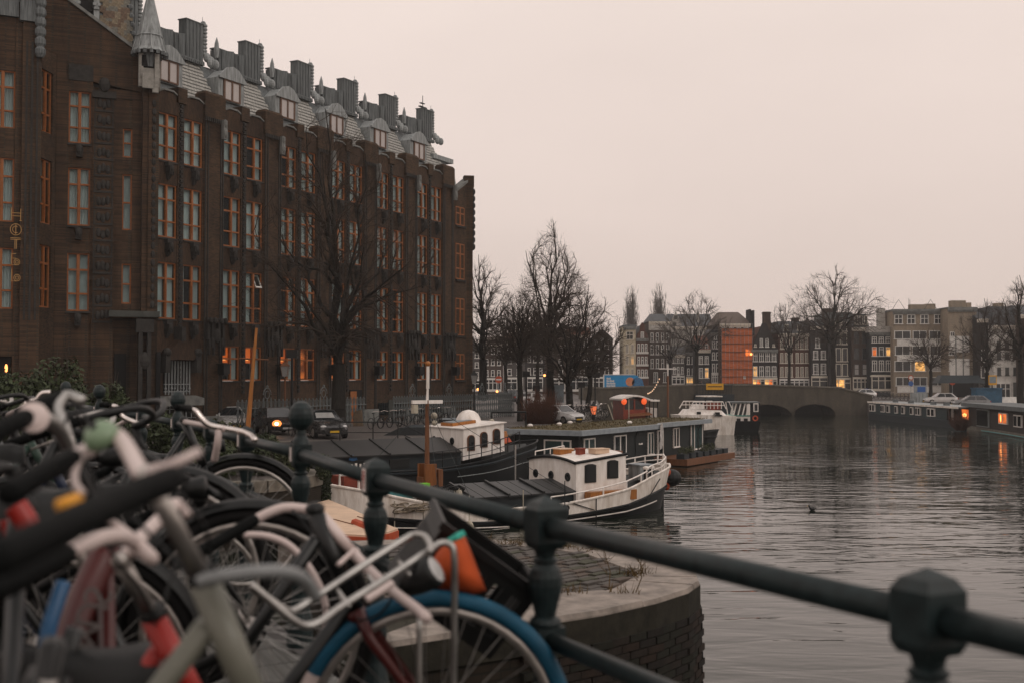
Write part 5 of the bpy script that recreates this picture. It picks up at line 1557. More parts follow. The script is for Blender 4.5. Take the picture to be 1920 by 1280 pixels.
twig_bush('reddish brown bare twig bush between the leaning tree and silver car', 1015,806,80,722,45,3,M_['red_twig'],900)
twig_bush('brown dry bush at the bow of the brown houseboat on the right', 1800,806,112,766,22,4,M_['red_twig'],240)

# ---------------------------------------------------------------- evergreen bushes and ivy on the near quay
def leaf_cloud(name, blobs, n, size, m, parent, seed, **tags):
    """many small bent leaves through the outer part of a set of ellipsoids"""
    rng = np.random.default_rng(seed)
    vol = np.array([b[3]*b[4]*b[5] for b in blobs]); vol = vol**(2/3); vol /= vol.sum()
    idx = rng.choice(len(blobs), n, p=vol)
    B = np.array(blobs)[idx]
    d = rng.normal(size=(n,3)); d /= np.linalg.norm(d,axis=1,keepdims=True)
    rad = rng.uniform(.62,1.06,size=(n,1))
    c = B[:,:3] + d*B[:,3:6]*rad
    nrm = d + rng.normal(size=(n,3))*.7; nrm /= np.linalg.norm(nrm,axis=1,keepdims=True)
    a = np.cross(nrm, rng.normal(size=(n,3))); a /= np.linalg.norm(a,axis=1,keepdims=True); b = np.cross(nrm,a)
    s = size*rng.uniform(.6,1.35,size=(n,1))
    v = np.stack([c-a*s, c+b*s*.45+nrm*s*.12, c+a*s, c-b*s*.45+nrm*s*.12],axis=1).reshape(-1,3)
    q = np.arange(4*n).reshape(-1,4)
    return obj(name, npmesh(name, v, q, m), parent, **tags)
def bush(label, px, Y, top, wpx, seed, m='leaf', n=5000, size=.085, base=QZ, depth=1.0):
    x = PX(px,Y); h = (P(px,top,Y).z-base)*1.10; w = wpx/F*Y
    rng = random.Random(seed)
    root = empty('evergreen_bush', (x,Y,base), 0, label, 'bush', 'evergreen bushes on the quay corner')
    blobs = [(0,0,h*.42,w*.9,w*.75*depth,h*.46)]
    for i in range(9):
        a = rng.uniform(0,6.28); o = rng.uniform(.3,.75)
        blobs.append((math.cos(a)*w*o, math.sin(a)*w*o*depth, h*rng.uniform(.25,.72), w*rng.uniform(.3,.45), w*.4*depth, h*rng.uniform(.18,.28)))
    core = MB()
    core.ball((0,0,h*.38),(w*.72,w*.55*depth,h*.36),10,7)
    core.build('inner_stems', M_['soil'], root)
    leaf_cloud('leaves', blobs, n, size, M_[m], root, seed)
    st = []
    for i in range(12):
        a = rng.uniform(0,6.28); e = Vector((math.cos(a)*w*.6, math.sin(a)*w*.5*depth, h*rng.uniform(.6,1.05)))
        st.append((0,0,0,*e,.03,.008))
    obj('stems', seg_mesh('stems', st, M_['twig'], 4), root, kind='stuff')
bush('tall dark evergreen bush at the left edge before the hotel entrance', 20,34,690,80,1,n=6500)
bush('tallest evergreen bush with pale green top sprouts beside the entrance', 100,35,664,62,2,n=6500)
bush('dark evergreen bush sloping down toward the street sign', 185,36,712,60,3,'leaf',5000)
bush('low evergreen bush left of the traffic sign pole', 232,37,738,36,4,'leaf2',3500)
bush('low evergreen bush behind the ball topped railing posts', 330,37,778,60,5,'leaf',5000)
bush('low evergreen bush before the silver parked car', 420,38,786,58,6,'leaf2',5000)
bush('low evergreen bush below the lit headlight', 490,38.2,812,46,7,'leaf',4200)
bush('low trailing bush on the rounded end of the quay corner', 545,38.5,838,46,8,'leaf2',4200)
bush('evergreen undergrowth bush left of the rounded quay corner', 380,36.5,832,80,9,'leaf',5200)
iv = [(PX(612,38.4), 38.4, P(612,y,38.4).z, .16+.05*R.random(), .16, .35) for y in (872,888,905,922,940,956)] + [(PX(604,37.6), 37.6, P(604,y,37.6).z, .2, .2, .3) for y in (868,880)]
iv += [(PX(616,38.6),38.6,P(616,y,38.6).z,.08,.1,.3) for y in (968,980)]
leaf_cloud('hanging_ivy', iv, 2600, .055, M_['leaf'], None, 21, label='hanging ivy trailing down the rounded corner of the quay wall', cat='ivy')
# ---------------------------------------------------------------- boats
M_['red_paint'] = mat('rust_red_paint',(0.22,0.045,0.025),.5,var=.3)
M_['hatch'] = mat('dark_hatch_boards',(0.026,0.028,0.029),.45,spec=.3,var=.45,scale=1.4,stretch=(.5,4,1))
M_['hatch_b'] = mat('worn_black_tarpaulin',(0.022,0.021,0.020),.5,spec=.3,var=.6,scale=1.1,stretch=(.6,2,1))
M_['deck_grey'] = mat('dark_deck_paint',(0.022,0.026,0.026),.6,spec=.3,var=.35)
M_['rope'] = mat('old_rope',(0.22,0.18,0.13),.9,var=.3,scale=14)
M_['teal_tarp'] = mat('teal_tarpaulin',(0.015,0.095,0.095),.55,var=.35)
M_['lime'] = mat('lime_crate_plastic',(0.16,0.50,0.03),.5,var=.1)
M_['buoy'] = mat('pale_fender',(0.42,0.38,0.30),.6,var=.35)
M_['glass_dark'] = mat('dark_boat_glass',(0.010,0.012,0.013),.08,var=0)
M_['tan_deck'] = mat('pale_salmon_deck',(0.62,0.45,0.32),.6,var=.18,scale=1.4)
M_['case_wood'] = mat('weathered_orange_wood',(0.20,0.07,0.018),.5,var=.4,scale=3,stretch=(4,4,.4))
M_['orange_red'] = mat('orange_red_paint',(0.42,0.07,0.025),.55,var=.2)
M_['sod'] = mat('moss_and_sedum_roof',(0.085,0.060,0.026),.95,var=.55,scale=2.6,bump=.8,dirt=(0.050,0.046,0.020))
M_['fascia'] = mat('grey_blue_fascia',(0.25,0.28,0.30),.6,var=.2)
M_['clad'] = mat('black_green_weatherboard',(0.007,0.012,0.012),.55,spec=.2,var=.3,stretch=(.4,.4,4))
M_['curtain_teal'] = mat('teal_curtain',(0.30,0.42,0.42),.8,var=.3,scale=4,stretch=(6,6,.3))
M_['sky_glass'] = glass_mat('boat_window_pane', see=.62)

def hull_parts(root, L, beam, sheer, zw, bow=.30, stern=.22, col_low=None, col_up=None, rub=None, deckm=None, keel=-.55, dz=.10, flare=.05):
    """lofted round-ended barge hull along local x (bow at x=0); sheer(t) = gunwale height"""
    n = 30
    def half(t):
        a = min(1, (t/bow)**.62 if t < bow else 1)
        b = min(1, ((1-t)/stern)**.55 if t > 1-stern else 1)
        return max(.02, beam/2*a*b)
    st = []
    for i in range(n+1):
        t = i/n; t = t*t*(3-2*t)*.5+t*.5
        st.append((t*L, half(t), sheer(t), t))
    def strip(levels, name, m, inward=0.0):
        mb = MB(); k = len(levels)
        for s in (1,-1):
            vs = []; fs = []
            for (x,b,sz,t) in st:
                for (bf, zf) in levels:
                    z = zf(t, sz)
                    ov = max(0.0, z)*flare*(1 if t > .7 else .6)
                    endp = (t-.5)*2*max(0,abs(t-.5)*2-.8)*5
                    vs.append((x+endp*z*.35, s*(b*bf+ov*.3), z))
            for i in range(n):
                for j in range(k-1):
                    a = i*k+j
                    fs.append((a,a+k,a+k+1,a+1) if s < 0 else (a,a+1,a+k+1,a+k))
            mb.add(vs,fs)
        return mb.build(name, m, root, smooth=True)
    strip([(.80,lambda t,s:keel),(.93,lambda t,s:-.1),(1.0,lambda t,s:zw(t))], 'hull', col_low)
    strip([(1.0,lambda t,s:zw(t)),(1.01,lambda t,s:s)], 'bulwark', col_up)
    rb = MB()
    for s in (1,-1):
        rb.tube([(x+(t-.5)*2*max(0,abs(t-.5)*2-.8)*5*zw(t)*.35, s*(b*1.01+.02), zw(t)) for (x,b,sz,t) in st], .06, 6)
    rb.build('rubbing_strake', rub or col_low, root)
    gw = MB()
    for s in (1,-1):
        gw.tube([(x+(t-.5)*2*max(0,abs(t-.5)*2-.8)*5*sz*.35, s*(b*1.02), sz) for (x,b,sz,t) in st], .05, 6)
    gw.build('gunwale', col_up, root)
    dk = MB(); vs=[]; fs=[]
    for (x,b,sz,t) in st: vs += [(x,-b*.97,sz-dz),(x,b*.97,sz-dz)]
    for i in range(n): fs.append((2*i,2*i+2,2*i+3,2*i+1))
    dk.add(vs,fs).build('deck', deckm or M_['deck_grey'], root)
    return st
def fender(root_, p, r=.16, L=.5, m='buoy', rope_up=.9):
    mb = MB(); mb.ball((p[0],p[1],p[2]),(r,r,L/2),10,7); mb.tube([(p[0],p[1],p[2]+L*.4),(p[0],p[1],p[2]+L*.4+rope_up)],.018,4)
    return mb.build('fender', M_[m], root_)
def rails(root, pts, h, m, name='guard_rail', r=.022, mid=True, posts_every=1):
    mb = MB(); up = [Vector(p)+Vector((0,0,h)) for p in pts]
    mb.tube(up, r, 5)
    if mid: mb.tube([Vector(p)+Vector((0,0,h*.5)) for p in pts], r*.7, 5)
    for i in range(0,len(pts),posts_every): mb.tube([pts[i],up[i]], r, 5)
    return mb.build(name, m, root)
def arch_window(w,h,frame,root,T,round_top=True,glass='glass_dark'):
    pts = [(-w/2,0),(w/2,0)]
    if round_top: pts += [(w/2*math.cos(a),h-w/2+w/2*math.sin(a)) for a in [math.pi*i/8 for i in range(9)]]
    else: pts += [(w/2,h*.93),(w*.2,h),(-w*.2,h),(-w/2,h*.93)]
    g = MB(T).vprism([(x*1.22,(z-h/2)*1.10+h/2) for x,z in pts],-.03,.04).build('window', frame, root)
    MB(T).vprism(pts,-.05,-.035).build('pane', M_[glass], g)
def porthole(root,T,r=.13):
    g = MB(T).torus(r,.035,14,6).build('porthole', M_['black'], root)
    MB(T).lathe([(r,-.01),(r,.02)],14,Matrix.Rotation(math.pi/2,4,'X')).build('pane', M_['glass_dark'], g)

# --- white barge
WB_A = math.radians(34)
wb = empty('white_barge', (-6.25,39.0,0), WB_A, 'white and black steel barge with dark hatch boards, wooden mast and white cabin', 'barge')
WL = 14.6
def sh(t): return .62+1.15*(max(0,.42-t)/.42)**1.7+1.05*(max(0,t-.52)/.48)**1.6
st = hull_parts(wb, WL, 3.9, sh, lambda t: .18+.55*(max(0,.40-t)/.40)**1.6+.72*(max(0,t-.55)/.45)**1.6, col_low=M_['black_hull'], col_up=M_['off_white'], rub=M_['black_hull'], dz=.22)
mb = MB()
for s in (-1,): mb.tube([(x, s*(b*.985+.01), .02+.45*(max(0,t-.5)/.5)**1.6) for (x,b,z,t) in st if .50<t<.95],.025,4)
mb.build('white_pinstripe', M_['white_paint'], wb)
mb = MB(); mb.tube([(x, -(b+.03), .02+.25*(max(0,.4-t)/.4)) for (x,b,z,t) in st if .06<t<.42],.022,4); mb.build('white_pinstripe', M_['white_paint'], wb)
# hold coaming and hatch boards
MB().box(4.9,9.35,-1.35,1.35,.30,.98).build('hold_coaming', M_['navy'], wb)
for i in range(9):
    x = 4.85+i*.5
    h = MB(); h.hexa([(x,-1.55,.98),(x+.47,-1.55,.98),(x+.47,0,1.34),(x,0,1.34),(x,-1.55,1.03),(x+.47,-1.55,1.03),(x+.47,0,1.39),(x,0,1.39)])
    h.hexa([(x,0,1.34),(x+.47,0,1.34),(x+.47,1.55,.98),(x,1.55,.98),(x,0,1.39),(x+.47,0,1.39),(x+.47,1.55,1.03),(x,1.55,1.03)])
    hb = h.build('hatch_board', M_['hatch'], wb)
    if i%3==0:
        MB().hexa([(x-.03,-1.58,1.02),(x+.06,-1.58,1.02),(x+.06,0,1.40),(x-.03,0,1.40),(x-.03,-1.58,1.10),(x+.06,-1.58,1.10),(x+.06,0,1.47),(x-.03,0,1.47)]).build('batten', M_['black'], hb)
MB().hexa([(3.7,-1.4,1.0),(4.85,-1.5,.98),(4.85,1.5,.98),(3.7,1.4,1.0),(3.7,-1.3,1.25),(4.85,-1.5,1.06),(4.85,1.5,1.06),(3.7,1.3,1.25)]).build('fore_hatch', M_['black'], wb)
# cabin
cx0, cx1, cw = 9.35, 11.7, 1.5
cb = MB(); n=10
ft = lambda y: 2.02+.16*(1-(y/cw)**2)
ys_ = [-cw+2*cw*i/n for i in range(n+1)]
vs = [(cx0,y,.55) for y in ys_]+[(cx0,y,ft(y)) for y in ys_]+[(cx1,y,.9) for y in ys_]+[(cx1,y,ft(y)+.25) for y in ys_]
k=n+1; fs=[]
for i in range(n): fs += [(i,i+1,k+i+1,k+i),(2*k+i,3*k+i,3*k+i+1,2*k+i+1),(k+i,k+i+1,3*k+i+1,3*k+i)]
fs += [(0,k,3*k,2*k),(n,2*k+n,3*k+n,k+n)]
cb.add(vs,fs).build('cabin', M_['white_paint'], wb)
rm = MB(); vs=[]; 
for (x0,y_) in [(cx0-.12,0)]: pass
rm.tube([(cx0-.05,y,ft(y)+.02) for y in ys_],.06,6); 
for s in (-1,1): rm.tube([(cx0-.05,s*cw,ft(cw)+.02),(cx1+.05,s*cw,ft(cw)+.27)],.06,6)
rm.build('roof_trim', M_['black'], wb)
for y in (1.05,.05,-1.0): porthole(wb, Matrix.Translation((cx0-.01,y,1.50)) @ Matrix.Rotation(math.pi/2,4,'Z') @ Matrix.Rotation(math.pi,4,'Z'))
for x in (10.0,11.05): arch_window(.42,.62,M_['black'],wb,Matrix.Translation((x,-cw-.01,1.27+.10*(x-9.4))),False)
MB().box(9.7,11.9,-1.9,-1.55,.62,.98).build('side_bench', M_['wood_orange'], wb)
for (x,y,sx,sy,hh,mm) in ((10.1,.35,.55,.45,.20,'wood_orange'),(11.0,-.75,.65,.45,.16,'tan_deck'),(10.35,-.45,.30,.22,.22,'red_paint'),(10.6,.9,.6,.4,.14,'wood_orange')):
    z0 = ft(y)+.25*(x-cx0)/(cx1-cx0)-.02
    hh_ = MB().box(x-sx/2,x+sx/2,y-sy/2,y+sy/2,z0,z0+hh).build('roof_hatch', M_[mm], wb)
    MB().box(x-sx/2-.03,x+sx/2+.03,y-sy/2-.03,y+sy/2+.03,z0+hh,z0+hh+.035).build('lid', M_['tan_deck' if mm!='red_paint' else 'red_paint'], hh_)
rails(wb,[(cx0+.15,1.3,2.1),(cx0+.9,1.35,2.18),(cx0+1.6,1.4,2.26)],.22,M_['white_paint'],mid=False)
# helm, stern rail, bollards, rudder
MB().hexa([(12.0,-.7,1.1),(12.3,-.7,1.1),(12.3,.35,1.1),(12.0,.35,1.1),(12.05,-.7,2.3),(12.2,-.7,2.35),(12.2,.3,2.35),(12.05,.3,2.3)]).build('helm_door', M_['wood_brown'], wb)
MB().box(12.9,13.5,-.9,-.2,1.2,1.75).build('engine_box', M_['lead'], wb); MB().box(12.85,13.55,-.95,-.15,1.75,1.80).build('engine_box_lid', M_['fascia'], wb)
for (x,y) in ((12.9,-1.25),(13.35,-1.05)):
    b_ = MB().lathe([(.09,1.2),(.09,1.62),(.11,1.64)],10,Matrix.Translation((x,y,0))).build('bollard', M_['black'], wb); MB().lathe([(.12,1.64),(.12,1.72),(.06,1.76)],10,Matrix.Translation((x,y,0))).build('white_cap', M_['white_paint'], b_)
rails(wb,[(x+(.25 if t>.93 else 0),s*b*.97,z) for (x,b,z,t) in st if t>.86 for s in (-1,)]+[(x,b*.97,z) for (x,b,z,t) in st[::-1] if t>.86],.40,M_['white_paint'],r=.03)
rails(wb,[(x,-b*.99,z) for (x,b,z,t) in st if .54<t<.90],.30,M_['white_paint'],name='side_rail',r=.03,mid=False,posts_every=2)
MB().ball((WL+.45,-.35,1.15),(.36,.36,.34),12,8).build('stern_fender', M_['black'], wb)
MB().ball((WL+.18,-.35,1.35),(.14,.18,.2),8,6).ball((WL+.2,-.3,.85),(.12,.12,.2),8,6).build('stern_fender_rope', M_['orange_red'], wb)
MB().box(WL-.2,WL+.25,-.06,.06,-.3,1.0).build('rudder', M_['black'], wb)
# mast in its wooden case
mx = 3.95; mzt = P(807,680,41.25).z
MB().tube([(mx,0,.6),(mx,0,mzt-1.3)],[.10,.07],8).build('mast', M_['wood_brown'], wb)
MB().tube([(mx,0,mzt-1.3),(mx+.02,0,mzt-.9)],[.05,.04],6).tube([(mx+.02,0,mzt-.9),(mx+.03,0,mzt-.1)],[.06,.055],6).build('white_mast_tip', M_['white_paint'], wb)
MB().ball((mx+.03,0,mzt-.03),.10,8,6).build('mast_ball', M_['wood_orange'], wb)
MB().box(mx-.60,mx+.60,-.06,.06,mzt-1.42,mzt-1.30).build('crosstree', M_['white_paint'], wb)
MB().box(mx-.58,mx-.42,-.1,.1,mzt-1.75,mzt-1.45).ball((mx+.28,0,mzt-1.85),.12).ball((mx+.3,0,mzt-2.1),.10).build('mast_lantern', M_['buoy'], wb)
for s in (-1,1): MB().box(mx-.22,mx+.22,s*.24-.05,s*.24+.05,.7,2.15).build('mast_case', M_['case_wood'], wb)
MB().box(mx-.30,mx-.22,-.2,.2,.75,1.7).build('mast_case_board', M_['wood_brown'], wb); MB().box(mx+.34,mx+.52,-.22,.22,1.35,1.95).build('winch_box', M_['wood_brown'], wb)
rg = MB()
for (x,y,z) in ((1.0,0,1.5),(9.0,-1.5,1.0),(mx-.5,-1.75,.9),(mx+.9,-1.75,.7)): rg.tube([(mx,0,mzt-1.4),(x,y,z)],.010,3)
rg.build('rigging', M_['iron'], wb)
# foredeck gear
MB().hexa([(1.4,-1.0,1.05),(3.1,-1.2,.85),(3.1,1.2,.85),(1.4,1.0,1.05),(1.7,-.5,1.42),(2.9,-.6,1.18),(2.9,.6,1.18),(1.7,.5,1.42)]).build('foredeck_cover', M_['teal_tarp'], wb)
MB().box(.7,1.9,-.1,.9,1.35,1.85).build('anchor_winch', M_['red_paint'], wb); MB().tube([(.35,-.5,1.4),(.35,-.5,1.95),(1.0,-.6,1.95),(1.0,-.6,1.35)],.05,6).build('bow_hoop', M_['white_paint'], wb)
MB().box(3.05,3.32,-1.3,-1.05,1.25,1.6).build('lime_crate', M_['lime'], wb)
rp = MB()
for k in range(26): rp.torus(R.uniform(.10,.3),.025,12,4,Matrix.Translation((R.uniform(2.0,3.5),-1.45+R.uniform(-.15,.2),R.uniform(.72,.95))) @ Matrix.Rotation(math.pi/2+R.gauss(0,.35),4,'X'))
rp.build('coiled_rope', M_['rope'], wb)
MB().ball((4.55,-1.1,1.1),(.16,.16,.28)).build('fender', M_['buoy'], wb)
ch = MB()
for k in range(30): ch.torus(R.uniform(.06,.16),.02,8,4,Matrix.Translation((R.uniform(3.7,4.9),R.uniform(-1.3,-.3),1.26+R.uniform(-.02,.08))) @ Matrix.Rotation(R.uniform(0,1.5),4,'X'))
ch.build('deck_chain', M_['black'], wb)
for (x,zz_,rr,LL,mm) in ((2.0,-.12,.14,.5,'buoy'),(2.9,0.02,.17,.55,'rope'),(4.4,-.05,.17,.6,'buoy'),(6.6,.08,.13,.45,'buoy'),(8.4,.28,.15,.5,'navy'),(3.3,-.1,.15,.5,'rope')):
    b_ = [q for q in st if q[0] <= x][-1][1]; fender(wb,(x,-(b_+.14),zz_+.1),rr,LL,mm)
for (x0,x1,z0,z1) in ((2.2,4.0,.95,.3),(5.2,6.4,.3,.75),(8.2,9.8,.85,.35),(12.6,13.6,.5,1.25)):
    b0 = [q for q in st if q[0] <= x0][-1][1]; b1 = [q for q in st if q[0] <= x1][-1][1]
    MB().tube([(x0,-b0-.06,z0),(x1,-b1-.06,z1)],.022,4).build('mooring_line', M_['black'], wb)
for x in (1.3,3.3,4.1,7.0,9.9):
    q = [q for q in st if q[0] <= x][-1]; MB().tube([(x,-q[1]-.045,q[2]),(x,-q[1]-.03,q[2]-.75)],.02,4).build('hanging_line', M_['black'], wb)
for x in (5.9,7.4,8.6):
    q = [q for q in st if q[0] <= x][-1]; porthole(wb, Matrix.Translation((x,-q[1]-.02,q[2]-.16)),.07)
MB().tube([(8.3,.9,1.2),(8.3,.9,2.6)],.03,5).build('steel_pole', M_['steel'], wb)

# --- dark barge behind it
db = empty('dark_barge', (.66-18*.829,58-18*.559,0), WB_A, 'black barge with long dark tarpaulin roofed hold and white domed wheelhouse', 'barge')
DL = 18
def sh2(t): return 1.05+.9*(max(0,.25-t)/.25)**1.6+1.0*(max(0,t-.60)/.40)**1.6
st2 = hull_parts(db, DL, 4.6, sh2, lambda t: .95+.75*(max(0,t-.6)/.4)**1.6, col_low=M_['black_hull'], col_up=M_['black_hull'], rub=M_['navy'], dz=.15, bow=.22, stern=.2)
mb = MB(); mb.tube([(x+(.2 if t>.95 else 0),-(b*1.0+.04),.62+.55*(max(0,t-.6)/.4)**1.6) for (x,b,z,t) in st2 if t>.70],.02,4); mb.build('grey_pinstripe', M_['lead'], db)
MB().box(2.0,13.2,-1.75,1.75,.9,1.75).build('hold_side', M_['navy'], db)
for i in range(6):
    x = 1.9+i*1.88
    h = MB()
    for s in (-1,1):
        q=[(x,s*1.95,1.72),(x+1.84,s*1.95,1.72),(x+1.84,0,2.30),(x,0,2.30)]
        if s>0: q=q[::-1]
        h.hexa(q+[(a,b,c+.06) for a,b,c in q])
    hp = h.build('hatch_panel', M_['hatch_b'], db)
    MB().hexa([(x-.04,-1.98,1.76),(x+.05,-1.98,1.76),(x+.05,0,2.35),(x-.04,0,2.35),(x-.04,-1.98,1.84),(x+.05,-1.98,1.84),(x+.05,0,2.42),(x-.04,0,2.42)]).build('batten', M_['black'], hp)
for x in (4,6,8,10): MB().box(x-.5,x+.5,-1.80,-1.75,1.15,1.55).build('side_panel', M_['black'], db)
lt = MB()
for k,(x0,x1) in enumerate(((0,.10),(.2,.3),(.42,.5),(.62,.75),(.85,.95),(1.05,1.15))):
    lt.box(7.6+x0,7.6+x1,-1.83,-1.80,1.22,1.42+.04*(k%2))
lt.build('worn_lettering', M_['off_white'], db)
MB().ball((7.7,-1.84,1.66),(.2,.02,.1)).tube([(7.5,-1.84,1.6),(7.7,-1.84,1.82),(7.9,-1.84,1.6)],.02,4).build('blue_emblem', mat('blue_emblem_paint',(0.03,0.12,0.28),.6), db)
wx0, wx1, ww_ = 13.3, 15.6, 1.75
MB().hexa([(wx0,-ww_,1.35),(wx1,-ww_,1.7),(wx1,ww_,1.7),(wx0,ww_,1.35),(wx0+.08,-ww_+.06,2.78),(wx1,-ww_+.06,3.02),(wx1,ww_-.06,3.02),(wx0+.08,ww_-.06,2.78)]).build('wheelhouse', M_['white_paint'], db)
MB().hexa([(wx0-.02,-ww_-.03,2.78),(wx1+.1,-ww_-.03,3.03),(wx1+.1,ww_+.03,3.03),(wx0-.02,ww_+.03,2.78),(wx0-.02,-ww_-.03,2.82),(wx1+.1,-ww_-.03,3.07),(wx1+.1,ww_+.03,3.07),(wx0-.02,ww_+.03,2.82)]).build('wheelhouse_roof', M_['white_paint'], db)
MB().lathe([(.62,0),(.62,.06),(.58,.22),(.47,.42),(.28,.56),(.01,.62)],16,Matrix.Translation((wx1-.6,.5,2.98))).build('roof_dome', M_['white_paint'], db, smooth=True)
T = Matrix.Translation((wx0+.9,.2,2.92)) @ Matrix.Rotation(math.radians(-6),4,'Y')
rh = MB(T).box(-.6,.7,-.55,.55,0,.14).build('roof_hatch', M_['wood_orange'], db); MB(T).box(-.5,.55,-.45,.45,.14,.17).build('hatch_glass', M_['fascia'], rh)
for k,x in enumerate((13.75,14.45,15.15)): arch_window(.32,.66,M_['wood_brown'],db,Matrix.Translation((x,-ww_+.0,1.82+.13*k)))
for y in (.9,-.75): porthole(db, Matrix.Translation((wx0+.02,y,2.2)) @ Matrix.Rotation(-math.pi/2,4,'Z'),.14)
rails(db,[(x,-b*.96,z) for (x,b,z,t) in st2 if .62<t<.96],.75,M_['black'],r=.025)
MB().lathe([(.28,0),(.34,.3),(.28,.62)],12,Matrix.Translation((16.9,.5,1.9))).build('wooden_barrel', M_['wood_orange'], db)
MB().hexa([(15.9,-.6,1.95),(16.8,-.6,2.05),(16.8,.4,2.05),(15.9,.4,1.95),(16.0,-.5,2.15),(16.7,-.5,2.25),(16.7,.3,2.25),(16.0,.3,2.15)]).build('upturned_dinghy', M_['orange_red'], db)
MB().lathe([(.05,1.9),(.05,2.9),(.14,2.92),(.14,3.05),(.02,3.12)],8,Matrix.Translation((16.6,.9,0))).build('stern_lantern', M_['buoy'], db)
# leaning orange mast at the quay
a0, a1 = P(466,800,44), P(481,615,44)
om = empty('leaning_mast', (a0.x,a0.y,QZ), 0, 'leaning orange varnished wooden mast with thin crosstree before the hotel', 'mast')
MB().tube([a0+Vector((-.15,0,-1.6)),a1],[.115,.05],8).build('pole', M_['wood_orange'], om, world=True)
b0 = P(474,671,44); MB().tube([b0+Vector((-.55,.0,.0)),b0+Vector((.60,0,-.06))],.025,5).build('crosstree', M_['wood_brown'], om, world=True)
MB().tube([a0+Vector((-.15,0,-2.0)),a0+Vector((-.11,0,-1.1))],.24,8).build('mast_step', M_['wood_brown'], om, world=True)

# --- small pale-decked boat under the railing
PBZ = 1.25
pb_pts = [PG(x,y,PBZ) for x,y in [(575,945),(616,935),(660,953),(702,972),(748,990)]]
pb_low = [PG(x,y,PBZ) for x,y in [(748,990),(730,996),(690,1003),(640,1000),(600,992),(560,980),(540,960)]]
poly = [(p.x,p.y) for p in pb_pts+pb_low[1:]]
cxp = sum(x for x,_ in poly)/len(poly); cyp = sum(y for _,y in poly)/len(poly)
pb = empty('pale_decked_boat', (cxp,cyp,0), 0, 'small flat boat with salmon pale deck and rust red edge below the railing', 'boat')
poly_l = [(x-cxp,y-cyp) for x,y in poly]
MB().prism([(x*.93,y*.93) for x,y in poly_l],-.2,PBZ-.22).build('hull', M_['red_paint'], pb)
MB().prism([(x*1.0,y*1.0) for x,y in poly_l],PBZ-.24,PBZ-.05).build('rubbing_edge', M_['orange_red'], pb)
MB().prism([(x*.985,y*.985) for x,y in poly_l],PBZ-.05,PBZ).build('deck', M_['tan_deck'], pb)
e0, e1 = PG(662,976,PBZ+.05), PG(692,988,PBZ+.05)
MB().tube([e0,e1],.10,4,flat=.5).build('deck_rail', M_['orange_red'], pb, world=True)
for (xa,ya,xb,yb) in ((625,972,662,982),(670,967,690,973)): MB().tube([PG(xa,ya,PBZ+.01),PG(xb,yb,PBZ+.01)],.016,4).build('deck_seam', M_['wood_brown'], pb, world=True)

# --- dark houseboat with the sod roof
HBV = Vector((9.67,16,0)); HBL = HBV.length; HBA = math.atan2(16,9.67)
hb = empty('dark_houseboat', (3.46,60,0), HBA, 'black weatherboard houseboat with mossy brown flat roof and white windows', 'houseboat')
def hbz(px,py,Y): return P(px,py,Y).z
W4 = 4.3
MB().box(-.1,HBL+.1,-.15,W4+.1,-.4,.35).build('float', M_['black_hull'], hb)
# front volume x 0..9.5 full width, rear volume set back
def clad_wall(x0,x1,y0,y1,z0,z1):
    m = MB(); z = z0; 
    m.box(x0,x1,y0,y1,z0,z1)
    o = m.build('wall', M_['clad'], hb)
    k = 0
    while z < z1-.05:
        b = MB(); e = .025
        b.hexa([(x0-e,y0-e,z),(x1+e,y0-e,z),(x1+e,y1+e,z),(x0-e,y1+e,z),(x0-.004,y0-.004,z+.17),(x1+.004,y0-.004,z+.17),(x1+.004,y1+.004,z+.17),(x0-.004,y1+.004,z+.17)])
        b.build('weatherboard', M_['clad'], o); z += .18; k += 1
HZ = 2.18
clad_wall(.15,9.4,.15,W4-.15,.35,HZ)
clad_wall(9.45,HBL-.1,.75,W4-.15,.35,HZ+.1)
MB().prism([(-.35,-.30),(9.7,-.30),(10.6,.30),(HBL+.3,.30),(HBL+.3,W4+.2),(-.35,W4+.2)],HZ,HZ+.26).build('fascia', M_['fascia'], hb)
sod_poly = [(-.30,-.25),(9.66,-.25),(10.56,.35),(HBL+.25,.35),(HBL+.25,W4+.15),(-.30,W4+.15)]
sm = MB(); nx, ny = 46, 12; vs=[]; fs=[]
for i in range(nx+1):
    for j in range(ny+1):
        x = -.2+(HBL+.4)*i/nx; y0 = -.15 if x<9.6 else (.45 if x>10.5 else -.15+.6*(x-9.6)/.9); y = y0+(W4+.2-y0)*j/ny
        edge_ = min(i,nx-i,j,ny-j)
        vs.append((x,y,HZ+.24+(.0 if edge_==0 else .06+R.uniform(-.02,.035))))
for i in range(nx):
    for j in range(ny): a=i*(ny+1)+j; fs.append((a,a+ny+1,a+ny+2,a+1))
sm.add(vs,fs).build('sod_roof', M_['sod'], hb, smooth=True)
tf = MB()
for k in range(2600):
    x=R.uniform(-.1,HBL+.1); y=R.uniform(.5 if x>9.6 else -.1,W4+.1); c=Vector((x,y,HZ+.30)); a=R.uniform(0,6.28); t=Vector((math.cos(a),math.sin(a),0))*.03
    tf.add([c-t,c+t,c+Vector((R.gauss(0,.04),R.gauss(0,.04),R.uniform(.03,.11)))],[(0,1,2)])
tf.build('sedum_tufts', M_['sod'], hb, kind='stuff')
for (x,y) in ((4,3.4),(8,1.0),(6.2,3.9),(1.5,3.8)): MB().lathe([(.10,0),(.16,.10),(.10,.16),(.02,.18)],10,Matrix.Translation((x,y,HZ+.30))).build('roof_vent', M_['white_paint'], hb)
